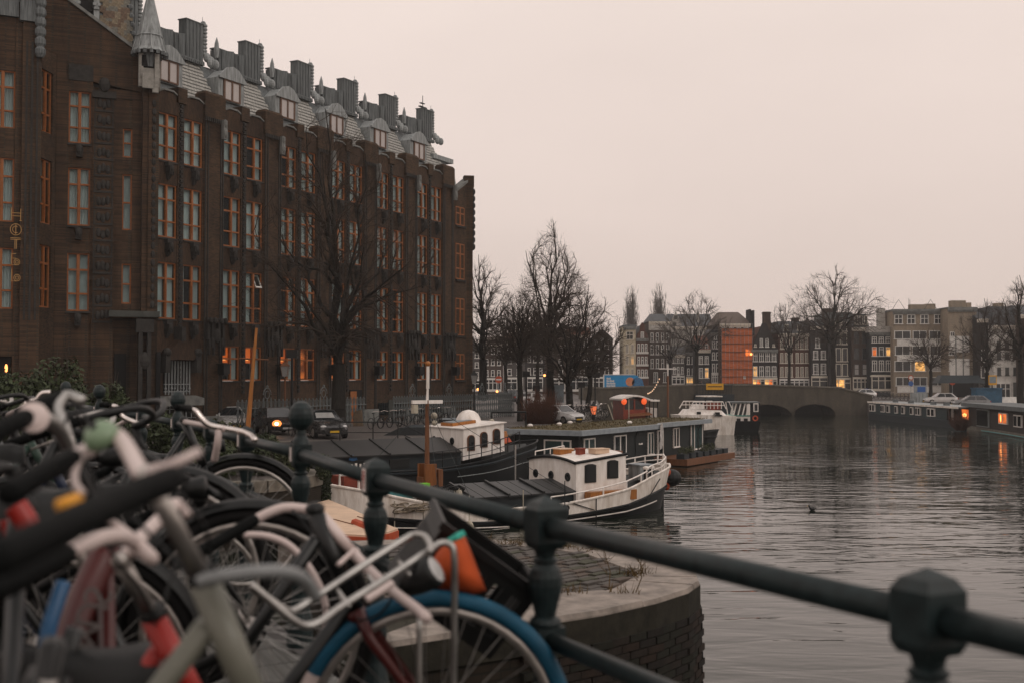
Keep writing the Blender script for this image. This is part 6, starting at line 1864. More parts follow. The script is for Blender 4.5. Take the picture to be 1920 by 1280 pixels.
def hb_window(T, w, h, split=(.5,), glass='sky_glass', cur=True, room=True):
    m = MB(T); t=.07
    m.box(-w/2,-w/2+t,-.06,.05,0,h); m.box(w/2-t,w/2,-.06,.05,0,h); m.box(-w/2+t,w/2-t,-.06,.05,h-t,h); m.box(-w/2-.03,w/2+.03,-.09,.05,-.02,t)
    cuts = [-w/2+t]+[-w/2+w*s for s in split]+[w/2-t]
    for s in split: m.box(-w/2+w*s-.045,-w/2+w*s+.045,-.055,.05,t,h-t)
    o = m.build('window', M_['white_paint'], hb)
    for a,b in zip(cuts,cuts[1:]): MB(T).box(a,b,-.03,-.02,t,h-t).build('pane', M_[glass], o)
    if cur:
        c=MB(T); n_=14; vv=[]; ff=[]
        for i in range(n_+1): vv += [(-w/2+.05+(w-.1)*i/n_,-.008+(.006 if i%2 else 0),.05),(-w/2+.05+(w-.1)*i/n_,-.008+(.006 if i%2 else 0),h-.05)]
        for i in range(n_): ff.append((2*i,2*i+2,2*i+3,2*i+1))
        c.add(vv,ff).build('curtain', M_['curtain_teal'], o)
    return o
TB = lambda x,z,y=.15: Matrix.Translation((x,y-.03,z))
TE = lambda y,z: Matrix.Translation((.12,y,z)) @ Matrix.Rotation(-math.pi/2,4,'Z')
hb_window(TE(1.35,.98),1.6,.95,(.68,))
hb_window(TB(1.25,.85),1.25,1.15,(.45,)); hb_window(TB(4.9,.85),1.5,1.15,(.5,),cur=False); hb_window(TB(8.9,.70),.8,1.3,(.5,))
MB(TB(7.6,1.35) @ Matrix.Rotation(math.radians(-22),4,'X')).box(-.22,.22,-.03,.03,0,.06).box(-.22,.22,-.03,.03,.5,.56).box(-.22,-.16,-.03,.03,.06,.5).box(.16,.22,-.03,.03,.06,.5).build('open_hopper_window', M_['white_paint'], hb)
hb_window(TB(11.6,.5,.75),.85,1.5,(),cur=False); hb_window(TB(14.0,.85,.75),.9,1.2,(.5,),cur=False); hb_window(TB(17.3,.55,.75),1.9,1.65,(.28,))
for x in (.25,6.9,10.2,16.1): MB().tube([(x,.0,HZ),(x,.06,HZ-.22),(x,.12,HZ-.35),(x,.12,.4)],.035,6).build('drainpipe', M_['black'], hb)
MB().box(10.0,HBL-1.0,-1.7,.65,.05,.42).build('float_terrace', M_['wood_brown'], hb)
for i in range(7):
    x=10.4+i*1.05; tb=MB().box(x-.35,x+.35,-1.5,-1.0,.42,.72).build('planter', M_['navy'], hb)
    if i in (0,1,3,4): leaf_cloud('planter_leaves', [(x,-1.25,.85,.4,.3,.3)], 260, .06, M_['leaf2'], hb, 60+i)
# flag hung on the houseboat
fg = MB(); vs=[]; fs=[]
for i in range(7):
    for j in range(9): vs.append((9.1+.06*i+.10*math.sin(j*.8+i),-.42-.04*math.sin(i*1.9+j*.5),2.35-.17*j+.04*i))
for i in range(6):
    for j in range(8): a=i*9+j; fs.append((a,a+9,a+10,a+1))
M_['flag'] = mat('pale_grey_flag_cloth',(0.52,0.49,0.47),.8,var=.45,scale=3)
flg = empty('hanging_flag', tuple(hb.matrix_basis @ Vector((9.2,-.45,.6))), HBA, 'pale grey patterned flag hanging at the middle of the dark houseboat', 'flag')
FM_ = hb.matrix_basis
MB(FM_).add(vs,fs).build('cloth', M_['flag'], flg, smooth=True, world=True); MB(FM_).tube([(9.05,-.3,.4),(9.15,-.45,2.5)],.02,5).build('flag_pole', M_['white_paint'], flg, world=True)

# --- boats further out
sal = empty('salon_boat', (PX(1190,96),96,0), math.radians(14), 'red brown salon boat with arched pale roof and round orange lamps', 'boat')
sg_ = lambda px,py: P(px,py,96)
X = lambda px: PX(px,96)-PX(1190,96)
Z = lambda py: P(960,py,96).z
def shs(t): return .9+.5*(max(0,.3-t)/.3)**2+.3*(max(0,t-.7)/.3)**2
hs_st = hull_parts(sal, 11, 3.2, shs, lambda t: .75, col_low=M_['black_hull'], col_up=M_['wood_brown'], bow=.3, stern=.15)
for o_ in [o for o in COL.objects if o.parent == sal]: o_.location.x = -6
xa, xb = X(1157), X(1200)
MB().box(xa,xb,-1.3,1.3,.7,Z(766)).build('cabin_side', M_['red_paint'], sal)
for x in (xa+.06,xa+.95,xa+1.85,xb-.06): MB().box(x-.06,x+.06,-1.28,1.28,Z(766),Z(747)).build('cabin_post', M_['red_paint'], sal)
MB().box(xa+.1,xb-.1,-1.22,-1.19,Z(766),Z(749)).build('pane', M_['pane_far'], sal); MB().box(xa+.1,xb-.1,1.19,1.22,Z(766),Z(749)).build('pane', M_['pane_far'], sal)
rf_ = [(X(1152)+ (X(1226)-X(1152))*i/10, Z(748)+ (Z(739)-Z(748))*math.sin(math.pi*min(1,(i+.6)/8.5)) ) for i in range(11)]
MB().vprism(rf_+[(x,z-.14) for x,z in rf_[::-1]],-1.55,1.55).build('arched_roof', M_['white_paint'], sal)
for (px_,py_) in ((1157,751),(1196,751)): MB().ball((X(px_),-1.45,Z(py_)),(.24,.2,.26)).build('round_lamp', glow('red_lamp_glow',(1,.13,.03),.8), sal)
for px_ in (1208,1216,1224): MB().tube([(X(px_),-1.3,.7),(X(px_),-1.3,Z(746))],.05,5).build('awning_post', M_['black'], sal)
MB().box(X(1205),X(1226),-1.2,1.2,.8,Z(764)).build('aft_seating', M_['off_white'], sal)
MB().hexa([(X(1165),-1.7,Z(779)),(X(1212),-1.7,Z(776)),(X(1212),-.4,Z(776)),(X(1165),-.4,Z(779)),(X(1170),-1.4,Z(774)),(X(1206),-1.4,Z(771)),(X(1206),-.6,Z(771)),(X(1170),-.6,Z(774))]).build('brown_tarpaulin', M_['wood_brown'], sal)
# mast with string of lamps
mb_ = empty('signal_mast', (PX(1252,100),100,0.0), 0, 'thin dark mast with white crosstree and a festoon of small lamps', 'mast')
MB().tube([(0,0,.3),(0,0,P(960,704,100).z)],.09,6).build('pole', M_['wood_brown'], mb_)
MB().tube([(0,0,P(960,704,100).z),(0,0,P(960,682,100).z)],.06,6).tube([(-.75,0,P(960,691,100).z),(.75,0,P(960,691,100).z)],.05,5).build('white_crosstree', M_['white_paint'], mb_)
c0, c1 = P(1215,737,98), P(1236,710,100)
fs_ = MB(); 
for i in range(9):
    q = c0.lerp(c1,i/8)+Vector((0,0,-.25*math.sin(math.pi*i/8))); fs_.ball(q,.06,6,4)
fs_.build('festoon_lamps', glow('festoon_glow',(1,.62,.38),1.0), mb_, world=True, kind='stuff')
MB().tube([c0.lerp(c1,i/8)+Vector((0,0,.05-.25*math.sin(math.pi*i/8))) for i in range(9)]+[Vector((PX(1252,100),100,P(960,695,100).z))],.015,3).build('festoon_wire', M_['black'], mb_, world=True)
# white cruiser
def at(px,Y): return PX(px,Y)
cr = empty('white_cruiser', (at(1318,106),106,0), math.radians(10), 'white motor cruiser with tubular guard rail and low wheelhouse', 'boat')
XC = lambda px: at(px,106)-at(1318,106); ZC = lambda py: P(960,py,106).z
MB().hexa([(XC(1272),-1.5,.0),(XC(1365),-1.7,0),(XC(1365),1.7,0),(XC(1272),1.5,0),(XC(1264),-1.5,ZC(776)),(XC(1368),-1.9,ZC(778)),(XC(1368),1.9,ZC(778)),(XC(1264),1.5,ZC(776))]).build('hull', M_['off_white'], cr)
MB().hexa([(XC(1278),-1.3,ZC(776)),(XC(1352),-1.5,ZC(777)),(XC(1352),1.5,ZC(777)),(XC(1278),1.3,ZC(776)),(XC(1285),-1.0,ZC(766)),(XC(1345),-1.2,ZC(768)),(XC(1345),1.2,ZC(768)),(XC(1285),1.0,ZC(766))]).build('coach_roof', M_['white_paint'], cr)
MB().hexa([(XC(1298),-.9,ZC(766)),(XC(1318),-.9,ZC(766)),(XC(1318),.9,ZC(766)),(XC(1298),.9,ZC(766)),(XC(1304),-.7,ZC(757)),(XC(1313),-.7,ZC(757)),(XC(1313),.7,ZC(757)),(XC(1304),.7,ZC(757))]).build('helm_pod', M_['white_paint'], cr)
MB().box(XC(1322),XC(1346),-.8,.8,ZC(767),ZC(754)).build('seats', M_['red_paint'], cr)
MB().box(XC(1296),XC(1304),-1.35,-1.3,ZC(775),ZC(770)).box(XC(1330),XC(1340),-1.45,-1.4,ZC(776),ZC(771)).build('side_window', M_['glass_dark'], cr)
MB().hexa([(XC(1326),-1.9,ZC(778)),(XC(1342),-1.9,ZC(778)),(XC(1342),-1.2,ZC(778)),(XC(1326),-1.2,ZC(778)),(XC(1329),-1.9,ZC(773)),(XC(1340),-1.9,ZC(776)),(XC(1340),-1.2,ZC(776)),(XC(1329),-1.2,ZC(773))]).build('windscreen', M_['glass_dark'], cr)
rl = MB(); zt_, zb_ = ZC(752), ZC(765)
for s in (-1.4,1.4):
    rl.tube([(XC(1281),s,zb_),(XC(1289),s,zt_),(XC(1346),s,zt_),(XC(1352),s,zb_)],.055,5); rl.tube([(XC(1285),s,(zt_+zb_)/2),(XC(1349),s,(zt_+zb_)/2)],.04,5)
    for px_ in range(1294,1346,7): rl.tube([(XC(px_),s,zt_),(XC(px_),s,zb_)],.035,4)
rl.build('guard_rail', M_['white_paint'], cr)
MB().box(XC(1312),XC(1347),-1.2,1.2,ZC(743),ZC(741)).build('sun_awning', M_['off_white'], cr); 
for px_ in (1314,1345): MB().tube([(XC(px_),-1.1,zb_),(XC(px_),-1.1,ZC(742))],.05,5).build('awning_post', M_['black'], cr)
# green and white tour boat with life ring
tb = empty('tour_boat', (at(1385,112),112,0), math.radians(-6), 'dark hulled tour boat with green and white side and orange life ring', 'boat')
XT = lambda px: at(px,112)-at(1385,112); ZT = lambda py: P(960,py,112).z
MB().hexa([(XT(1335),-1.7,-.2),(XT(1416),-1.7,-.2),(XT(1416),1.7,-.2),(XT(1335),1.7,-.2),(XT(1330),-1.9,ZT(787)),(XT(1421),-1.9,ZT(787)),(XT(1421),1.9,ZT(787)),(XT(1330),1.9,ZT(787))]).build('hull', M_['black_hull'], tb)
MB().box(XT(1360),XT(1402),-1.85,1.85,ZT(787),ZT(778)).build('white_side', M_['white_paint'], tb)
MB().box(XT(1360),XT(1402),-1.9,1.9,ZT(778.5),ZT(776.5)).build('green_stripe', mat('sea_green_paint',(0.03,0.22,0.17),.5), tb)
MB().box(XT(1402),XT(1420),-1.8,1.8,ZT(787),ZT(753)).build('black_cabin', M_['black_hull'], tb)
MB().box(XT(1366),XT(1420),-1.9,1.9,ZT(754),ZT(752)).build('cabin_roof', M_['lead_dark'], tb)
for px_ in (1371,1379,1387,1394): MB().hexa([(XT(px_),-1.75,ZT(777)),(XT(px_)+.12,-1.75,ZT(777)),(XT(px_)+.12,1.75,ZT(777)),(XT(px_),1.75,ZT(777)),(XT(px_)+.28,-1.75,ZT(754)),(XT(px_)+.4,-1.75,ZT(754)),(XT(px_)+.4,1.75,ZT(754)),(XT(px_)+.28,1.75,ZT(754))]).build('cabin_post', M_['white_paint'], tb)
MB().box(XT(1372),XT(1398),-1.6,-1.56,ZT(776),ZT(755)).build('pane', M_['pane_far'], tb)
MB().box(XT(1396),XT(1402),-1.86,1.86,ZT(776),ZT(756)).build('white_post', M_['white_paint'], tb)
m = MB().box(XT(1408),XT(1417),-1.9,-1.8,ZT(770),ZT(754)); fo_ = m.build('window', M_['white_paint'], tb); MB().box(XT(1410),XT(1415.5),-1.93,-1.9,ZT(768),ZT(756)).build('pane', M_['pane_far'], fo_)
MB(Matrix.Translation((XT(1411),-2.0,ZT(782)))).torus(.21,.065,18,8).build('life_ring', M_['orange_red'], tb)
for px_ in (1381,1394): MB().box(XT(px_)-.18,XT(px_)+.18,-2.0,-1.85,ZT(788),ZT(782)).build('fender', M_['black'], tb)
MB().tube([(XT(1362),-1.7,ZT(777)),(XT(1358),-1.7,ZT(752)),(XT(1364),-1.7,ZT(752)),(XT(1372),-1.7,ZT(770))],.05,5).build('boarding_rail', M_['white_paint'], tb)

# --- houseboats on the right bank
A0, A1 = Vector((PX(1628,143),143,0)), Vector((PX(1800,116),116,0))
d_ = A1-A0; tl = empty('teal_houseboat', A0, math.atan2(d_.y,d_.x), 'long dark teal houseboat with a row of small white windows', 'houseboat')
TLn = d_.length
MB().box(0,TLn,0,3.6,-.3,.75).build('hull', M_['navy'], tl)
tealm = mat('dark_teal_cabin',(0.020,0.038,0.042),.5,var=.25)
MB().box(.1,TLn*.86,.15,3.4,.75,2.05).build('cabin', tealm, tl); MB().box(-.1,TLn*.99,-.1,3.7,2.05,2.18).build('roof', M_['lead'], tl)
MB().box(-.12,TLn*.99,-.14,-.08,2.0,2.2).build('white_edge', M_['off_white'], tl)
def line_t(px):   # where the photo column px meets the hull side
    k=(px-960)/F; return (k*A0.y-A0.x)/(d_.x/TLn-k*d_.y/TLn)
for (pa,pb_,split) in ((1629,1639,1),(1650,1657,1),(1661,1666,0),(1676,1681,0),(1689,1694,0),(1705,1710,0),(1715,1724,1),(1737,1751,1)):
    ta,tb_ = line_t(pa),line_t(pb_)
    m = MB(); m.box(ta,tb_,-.02,.14,1.0,1.85); w_ = m.build('window', M_['white_paint'], tl)
    n_=2 if split else 1; wd_=(tb_-ta)/n_
    for i in range(n_): MB().box(ta+wd_*i+wd_*.16,ta+wd_*(i+1)-wd_*.16,-.045,-.02,1.09,1.76).build('pane', M_['glass_dark'], w_)
ta = line_t(1757); MB().box(ta,ta+2.6,.6,.75,.75,2.0).build('canvas_screen', M_['off_white'], tl)
MB().box(TLn*.885,TLn*.97,1.2,1.3,.9,1.9).build('lit_room', M_['lit_orange'], tl); MB().ball((TLn*.955,.9,1.35),(.22,.2,.2)).build('deck_lamp', M_['lit_lamp'], tl)
for q in (.88,.93,.985): MB().box(TLn*q-.08,TLn*q+.08,.1,.25,.7,2.05).build('porch_post', M_['black'], tl)
for q in (.2,.38,.62,.75): MB().box(TLn*q,TLn*q+.5,1,1.5,2.18,2.5).build('roof_box', M_['lead_dark'], tl)
B0, B1 = Vector((PX(1813,116),116,0)), Vector((PX(1975,92),92,0))
d2 = B1-B0; bh = empty('brown_houseboat', B0, math.atan2(d2.y,d2.x), 'dark brown houseboat with a candle lit window and flat overhanging roof', 'houseboat')
BL = d2.length
def line_b(px): k=(px-960)/F; return (k*B0.y-B0.x)/(d2.x/BL-k*d2.y/BL)
MB().box(-.1,BL,-.1,4,-.3,.35).build('float', M_['coping_dark'], bh)
MB().box(0,BL,.1,3.9,.35,2.25).build('cabin', mat('brown_black_boards',(0.030,0.024,0.020),.6,var=.4,stretch=(4,4,.4)), bh)
MB().box(-.4,BL+.3,-.5,4.4,2.25,2.62).build('roof', M_['lead_dark'], bh)
for (pa,pb_,z0,z1,lit) in ((1830,1852,.45,2.1,0),(1871,1887,.95,1.95,1),(1899,1914,.85,1.9,0)):
    ta,tb_ = line_b(pa),line_b(pb_); w_ = MB().box(ta,tb_,-.03,.1,z0,z1).build('window', M_['white_paint'] if pa>1860 else M_['lead'], bh)
    n_ = 2 if pa>1860 else 1
    for i in range(n_):
        wd_=(tb_-ta)/n_; MB().box(ta+wd_*i+.14,ta+wd_*(i+1)-.14,-.06,-.03,z0+.1,z1-.1).build('pane', M_['lit_orange'] if lit else M_['glass_dark'], w_)
    if lit: MB().ball(((ta+tb_)/2-.35,-.09,1.45),(.16,.02,.34)).build('candle_light', M_['lit_lamp'], w_)
MB().tube([(line_b(1845),-.3,.12),(line_b(1890),-.35,.15),(line_b(1950),-.3,.1)],.06,5).build('teal_hose', mat('teal_float_line',(0.06,0.22,0.22),.5), bh)
# small open boats among the moorings
for (px_,Y_,lab,mm,ang) in ((1130,92,'small white sloop moored beside the salon boat','off_white',.3),(1140,99,'small dark open boat with upright masts by the quay','navy',.6),(1235,92,'small dark boat with canvas hood before the signal mast','black_hull',.2)):
    sb = empty('small_boat', (PX(px_,Y_),Y_,0), ang, lab, 'boat', 'small boats moored along the quay')
    hull_parts(sb, 4.6, 1.7, lambda t: .75+.25*(2*t-1)**2, lambda t:.45, col_low=M_[mm], col_up=M_[mm], deckm=M_['wood_brown'])
    MB().box(1.4,2.8,-.5,.5,.6,1.15).build('canopy', M_['lead_dark'], sb)
    if px_<1200: MB().tube([(2.2,0,.6),(2.2,0,3.4)],.045,5).tube([(1.2,0,.9),(.5,.2,3.0)],.05,5).build('mast', M_['buoy'], sb)
# ---------------------------------------------------------------- parked cars
M_['tyre'] = M_['rubber']
M_['car_glass'] = mat('car_glass',(0.012,0.015,0.017),.06,var=0,spec=.7)
M_['car_grey_refl'] = mat('windscreen_sunshade',(0.30,0.30,0.29),.4,var=.3)
M_['headlight'] = mat('headlight_lens',(0.45,0.45,0.44),.15,var=.1,spec=.8)
M_['plate_y'] = mat('yellow_number_plate',(0.50,0.30,0.02),.5,var=.1)
M_['tail'] = mat('red_tail_lamp',(0.30,0.02,0.015),.25,var=.1)
def car(label, pos, heading, col, scale=1.0, rough=.28, lit=False, group=None, white_plate=False, sunshade=False, tall=1.0, livery=None, cat='car'):
    paint = mat('car_paint', col, rough, var=.08, spec=.55, coat=.5)
    root = empty('parked_car', pos, heading, label, cat, group)
    S_ = Matrix.Diagonal((scale,scale,scale*tall,1))
    stn = [(-2.18,.66,.42,.70),(-2.10,.80,.30,.92),(-1.7,.88,.26,.98),(-.6,.90,.24,.97),(.8,.90,.24,.96),(1.35,.88,.25,.90),(1.85,.82,.27,.80),(2.10,.72,.30,.70),(2.20,.58,.36,.60)]
    m = MB(S_); vs=[]; fs=[]; k=8
    for (x,w,b,t) in stn:
        mid = b+(t-b)*.55
        ring = [(w*.86,b),(w,b+.12),(w*1.0,mid),(w*.86,t)]
        vs += [(x,y,z) for y,z in ring]+[(x,-y,z) for y,z in ring[::-1]]
    for i in range(len(stn)-1):
        for j in range(k): fs.append((i*k+j,i*k+(j+1)%k,(i+1)*k+(j+1)%k,(i+1)*k+j))
    fs += [tuple(range(k)), tuple(range((len(stn)-1)*k+k-1,(len(stn)-1)*k-1,-1))]
    m.add(vs,fs).build('body', paint, root, smooth=False)
    cab = [(-1.95,.80,.93),(1.02,.80,.90),(.22,.60,1.44),(-1.35,.60,1.44)]
    MB(S_).hexa([(-1.98,-.80,.93),(1.02,-.80,.90),(1.02,.80,.90),(-1.98,.80,.93),(-1.38,-.60,1.45),(.22,-.60,1.45),(.22,.60,1.45),(-1.38,.60,1.45)]).build('roof', paint, root)
    g = MB(S_)
    def pl(a,b,c,d,off): 
        a,b,c,d = map(Vector,(a,b,c,d)); n=(b-a).cross(d-a).normalized()*off; g.quad(a+n,b+n,c+n,d+n)
    pl((.94,-.70,.95),(.94,.70,.95),(.28,.55,1.40),(.28,-.55,1.40),.012)
    g.build('windscreen', M_['car_glass'], root)
    if sunshade:
        g = MB(S_); pl((.80,-.55,1.04),(.80,.45,1.04),(.42,.42,1.30),(.42,-.5,1.30),.022); g.build('sunshade', M_['car_grey_refl'], root)
    g = MB(S_); pl((-1.90,.68,.98),(-1.90,-.68,.98),(-1.44,-.54,1.40),(-1.44,.54,1.40),.012); g.build('rear_window', M_['car_glass'], root)
    for s in (-1,1):
        for (x0,x1,u0,u1) in ((-.42,.78,-.40,.20),(-1.70,-.50,-1.25,-.48)):
            g = MB(S_); y0,y1 = s*.795,s*.625
            a,b,c,d=(x0,y0,.97),(x1,y0,.95),(u1,y1,1.38),(u0,y1,1.38)
            if s>0: a,b,c,d=b,a,d,c
            pl(a,b,c,d,.014); g.build('side_window', M_['car_glass'], root)
        for x in (1.32,-1.35):
            w_ = MB(S_ @ Matrix.Translation((x,s*.80,.32)) @ Matrix.Rotation(math.pi/2,4,'X')).lathe([(.32,-.09),(.33,-.05),(.33,.05),(.32,.09)],16).build('wheel', M_['tyre'], root)
            MB(S_ @ Matrix.Translation((x,s*.895,.32)) @ Matrix.Rotation(math.pi/2,4,'X')).lathe([(.21,-.012),(.21,.012)],12).build('hub_cap', M_['steel'], w_)
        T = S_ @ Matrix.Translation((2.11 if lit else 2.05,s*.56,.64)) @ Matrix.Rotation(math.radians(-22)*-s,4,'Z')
        MB(T).ball((0,0,0),(.12,.17,.085) if not lit else (.10,.27,.20),10,6).build('headlight', M_['headlight'] if not lit else glow('lit_reflector_glow',(1.0,.30,.07),1.5 if s<0 else .8), root)  # when lit, an orange glowing ball added as the lens bloom halo
        if lit: MB(T).ball((.10,0,0),(.06,.11,.09) if s<0 else (.05,.06,.05),10,6).build('headlight_bulb', glow('lit_headlight_glow',(1.0,.62,.30),9.0), root)
        MB(S_).box(-2.20,-2.08,s*.62-.14,s*.62+.14,.66,.82).build('tail_lamp', M_['tail'], root)
        MB(S_).box(.62,.82,s*.90-.08,s*.90+.10,.92,1.04).build('wing_mirror', paint, root)
    MB(S_).box(2.12,2.225,-.38,.38,.40,.58).build('grille', M_['black'], root)
    MB(S_).box(2.19,2.24,-.26,.26,.34,.44).build('number_plate', M_['headlight'] if white_plate else M_['plate_y'], root)
    MB(S_).box(2.0,2.23,-.66,.66,.26,.34).build('bumper', M_['black'], root)
    if livery:
        for (x0,x1,mm) in ((.55,.80,'orange_red'),(.25,.50,'blue_livery'),(-.05,.18,'orange_red'),(-.35,-.12,'blue_livery')):
            for s in (-1,1): MB(S_).hexa([(x0,s*.905-.008,.36),(x1,s*.905-.008,.36),(x1,s*.905+.008,.36),(x0,s*.905+.008,.36),(x0+.38,s*.905-.008,.80),(x1+.38,s*.905-.008,.80),(x1+.38,s*.905+.008,.80),(x0+.38,s*.905+.008,.80)]).build('livery_stripe', M_[mm], root)
        MB(S_).box(-.9,-.5,-.5,.5,1.45,1.55).build('light_bar', M_['blue_livery'], root)
    return root
M_['blue_livery'] = mat('dark_blue_livery',(0.02,0.045,0.16),.4,var=.1)
HDG = math.radians(-63)
GC = 'cars parked before the hotel'
car('silver car parked behind the low evergreen bush before the hotel', PG(428,808,2.0), HDG, (.40,.40,.39), group=GC)
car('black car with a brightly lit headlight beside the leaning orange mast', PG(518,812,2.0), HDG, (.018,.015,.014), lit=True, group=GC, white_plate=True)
car('black car with yellow number plate and windscreen sunshade by the big tree', PG(603,819,2.0), HDG, (.020,.020,.020), group=GC, sunshade=True)
car('dark estate car parked at the end of the paved hotel street', PG(972,757,2.0), math.radians(62), (.02,.02,.022), group='cars parked in the hotel street', tall=1.15)
car('white car partly hidden behind the leaning pale tree trunk', PG(1000,760,2.0), math.radians(60), (.55,.54,.52), group='cars parked in the hotel street')
car('silver car parked right of the reddish twig bush', PG(1050,793,2.0), math.radians(-50), (.42,.41,.40), scale=.86, group='cars parked in the hotel street')
car('white police car with red and blue diagonal stripes on the far bridge end', PG(1616,746,1.75), math.radians(180), (.68,.66,.64), scale=1.0, livery=True, cat='police car')
car('silver estate car parked on the right quay above the teal houseboat', PG(1763,757,1.75), math.radians(176), (.46,.44,.42), scale=.92, group='cars parked on the right quay', tall=1.05)
car('dark silver car parked behind the silver estate car on the right quay', PG(1820,763,1.75), math.radians(172), (.12,.12,.12), scale=.92, group='cars parked on the right quay')

# ---------------------------------------------------------------- lamps, signs, hoarding, furniture
def lantern_post(label, px, py, Y_or_z, top, m='black', lit=False, group='lantern posts'):
    g = PG(px,py,Y_or_z); h = P(px,top,g.y).z-g.z
    r = empty('lantern_post', g, 0, label, 'street lamp', group)
    MB().lathe([(.14,0),(.14,.5),(.08,.6),(.06,1.2),(.055,h-1.15),(.09,h-1.1),(.03,h-1.0)],10).build('post', M_[m], r)
    MB().hexa([(-.14,-.14,h-.95),(.14,-.14,h-.95),(.14,.14,h-.95),(-.14,.14,h-.95),(-.24,-.24,h-.35),(.24,-.24,h-.35),(.24,.24,h-.35),(-.24,.24,h-.35)]).build('lantern_glass', glow('red_orange_lamp_glow',(1.0,.22,.08),.7) if lit else M_['car_grey_refl'], r)
    MB().hexa([(-.28,-.28,h-.35),(.28,-.28,h-.35),(.28,.28,h-.35),(-.28,.28,h-.35),(-.08,-.08,h-.1),(.08,-.08,h-.1),(.08,.08,h-.1),(-.08,.08,h-.1)]).ball((0,0,h-.04),.07,6,5).build('lantern_cap', M_[m], r)
    for a in range(4):
        T = Matrix.Rotation(a*math.pi/2,4,'Z'); MB(T).tube([(.14,.14,h-.95),(.24,.24,h-.35)],.018,4).build('lantern_bar', M_[m], r)
    return r
lantern_post('brown lantern post with pale glass before the lit hotel windows', 534,806,2.0,675,'wood_brown')
lantern_post('black lantern post at the right corner of the hotel fence', 889,787,2.0,694)
lantern_post('black lantern post before the dark gabled house across the bridge', 1444,734,1.75,682)
lantern_post('black lantern post left of the broad fan crowned tree', 1477,735,1.75,684)
lantern_post('thin black lantern post before the blue hoarding', 1211,735,1.75,690)
lantern_post('dark lantern post with an orange lit lamp beside the moored boats', 1113,786,2.0,752,'black',True)
def flood_post(label, px, py, top, boxes):
    g = PG(px,py,2.0); h = P(px,top,g.y).z-g.z
    r = empty('floodlight_post', g, 0, label, 'street lamp', 'dark floodlight posts')
    MB().tube([(0,0,0),(0,0,h)],.075,8).build('post', M_['black'], r)
    for (dx,dz) in boxes:
        MB().box(dx-.32,dx+.32,-.25,.25,h+dz-.28,h+dz+.22).build('floodlight', M_['black'], r)
        if dx: MB().box(min(0,dx),max(0,dx),-.04,.04,h+dz-.05,h+dz+.03).build('arm', M_['black'], r)
    return r
flood_post('dark post with a square floodlight before the lit hotel windows', 547,806,662,[(0,0)])
flood_post('dark post with two floodlights beside the leaning pale trunk', 987,775,700,[(0,0),(.85,-1.2)])
flood_post('dark floodlight post behind the tree left of the blue hoarding', 1116,770,702,[(.1,0)])
flood_post('dark floodlight post among the fork trunked trees', 1090,772,720,[(0,0)])
def sign_post(label, px, py, z, top, parts, cat='traffic sign', group=None, r_=.035):
    g = PG(px,py,z); h = P(px,top,g.y).z-g.z
    r = empty('sign_post', g, 0, label, cat, group)
    MB().tube([(0,0,0),(0,0,h)],r_,6).build('pole', M_['lead'], r)
    for (kind,dz,w,hh,m) in parts:
        if kind=='disc': MB(Matrix.Translation((0,-.06,h-dz)) @ Matrix.Rotation(math.pi/2,4,'X')).lathe([(w,-.012),(w,.012)],18).build('sign_disc', M_[m], r)
        elif kind=='disc2': MB(Matrix.Translation((0,-.085,h-dz)) @ Matrix.Rotation(math.pi/2,4,'X')).lathe([(w,-.01),(w,.01)],18).build('sign_face', M_[m], r)
        elif kind=='bar': MB().box(-w,w,-.10,-.098,h-dz-hh,h-dz+hh).build('sign_bar', M_[m], r)
        else: MB().box(-w,w,-.075,-.045,h-dz-hh,h-dz+hh).build('sign_panel', M_[m], r)
    return r
M_['blue_sign'] = mat('blue_sign_paint',(0.03,0.10,0.30),.4,var=.1)
M_['grey_sign'] = mat('grey_sign_back',(0.20,0.24,0.26),.5,var=.2)
r_ = sign_post('grey sign pole with bicycle plate before the hotel porch', 289,790,2.0,697,[('panel',.35,.26,.36,'grey_sign'),('panel',1.5,.38,.20,'white_frame')])
h_ = P(289,697,PG(289,790,2.0).y).z-2.0
g_ = MB()
for s in (-.17,.17): g_.torus(.09,.018,12,5,Matrix.Translation((s,-.085,h_-1.52)))
g_.tube([(-.17,-.085,h_-1.52),(-.05,-.085,h_-1.40),(.10,-.085,h_-1.40),(.17,-.085,h_-1.52)],.015,4).tube([(-.05,-.085,h_-1.40),(0,-.085,h_-1.53),(.1,-.085,h_-1.4)],.015,4)
g_.build('bicycle_symbol', M_['black'], r_)
sign_post('blue street name plate above a grey cabinet left of the porch', 172,745,2.0,688,[('panel',.08,.42,.08,'blue_sign'),('panel',.55,.32,.30,'grey_sign')], cat='street sign')
sign_post('round red rimmed no entry sign beside the police car', 1626,742,1.75,709,[('disc',.35,.42,0,'orange_red'),('disc2',.35,.28,0,'white_frame')], group='round traffic signs across the water')
sign_post('round red rimmed sign above a blue disc before the apartment block', 1708,746,1.75,703,[('disc',.35,.42,0,'orange_red'),('disc2',.35,.28,0,'white_frame'),('disc',1.3,.4,0,'blue_sign')], group='round traffic signs across the water')
sign_post('red round sign with a white bar at the dark passage', 1786,752,1.75,710,[('disc',.4,.42,0,'orange_red'),('bar',.4,.30,.08,'white_frame')], group='round traffic signs across the water')
sign_post('small red round sign at the end of the hotel street', 935,756,2.0,706,[('disc',.3,.42,0,'orange_red'),('bar',.3,.30,.08,'white_frame')])
sign_post('tall grey information panel on a pole by the twig bush', 1045,775,2.0,722,[('panel',.7,.55,.75,'grey_sign')], cat='sign', r_=.06)
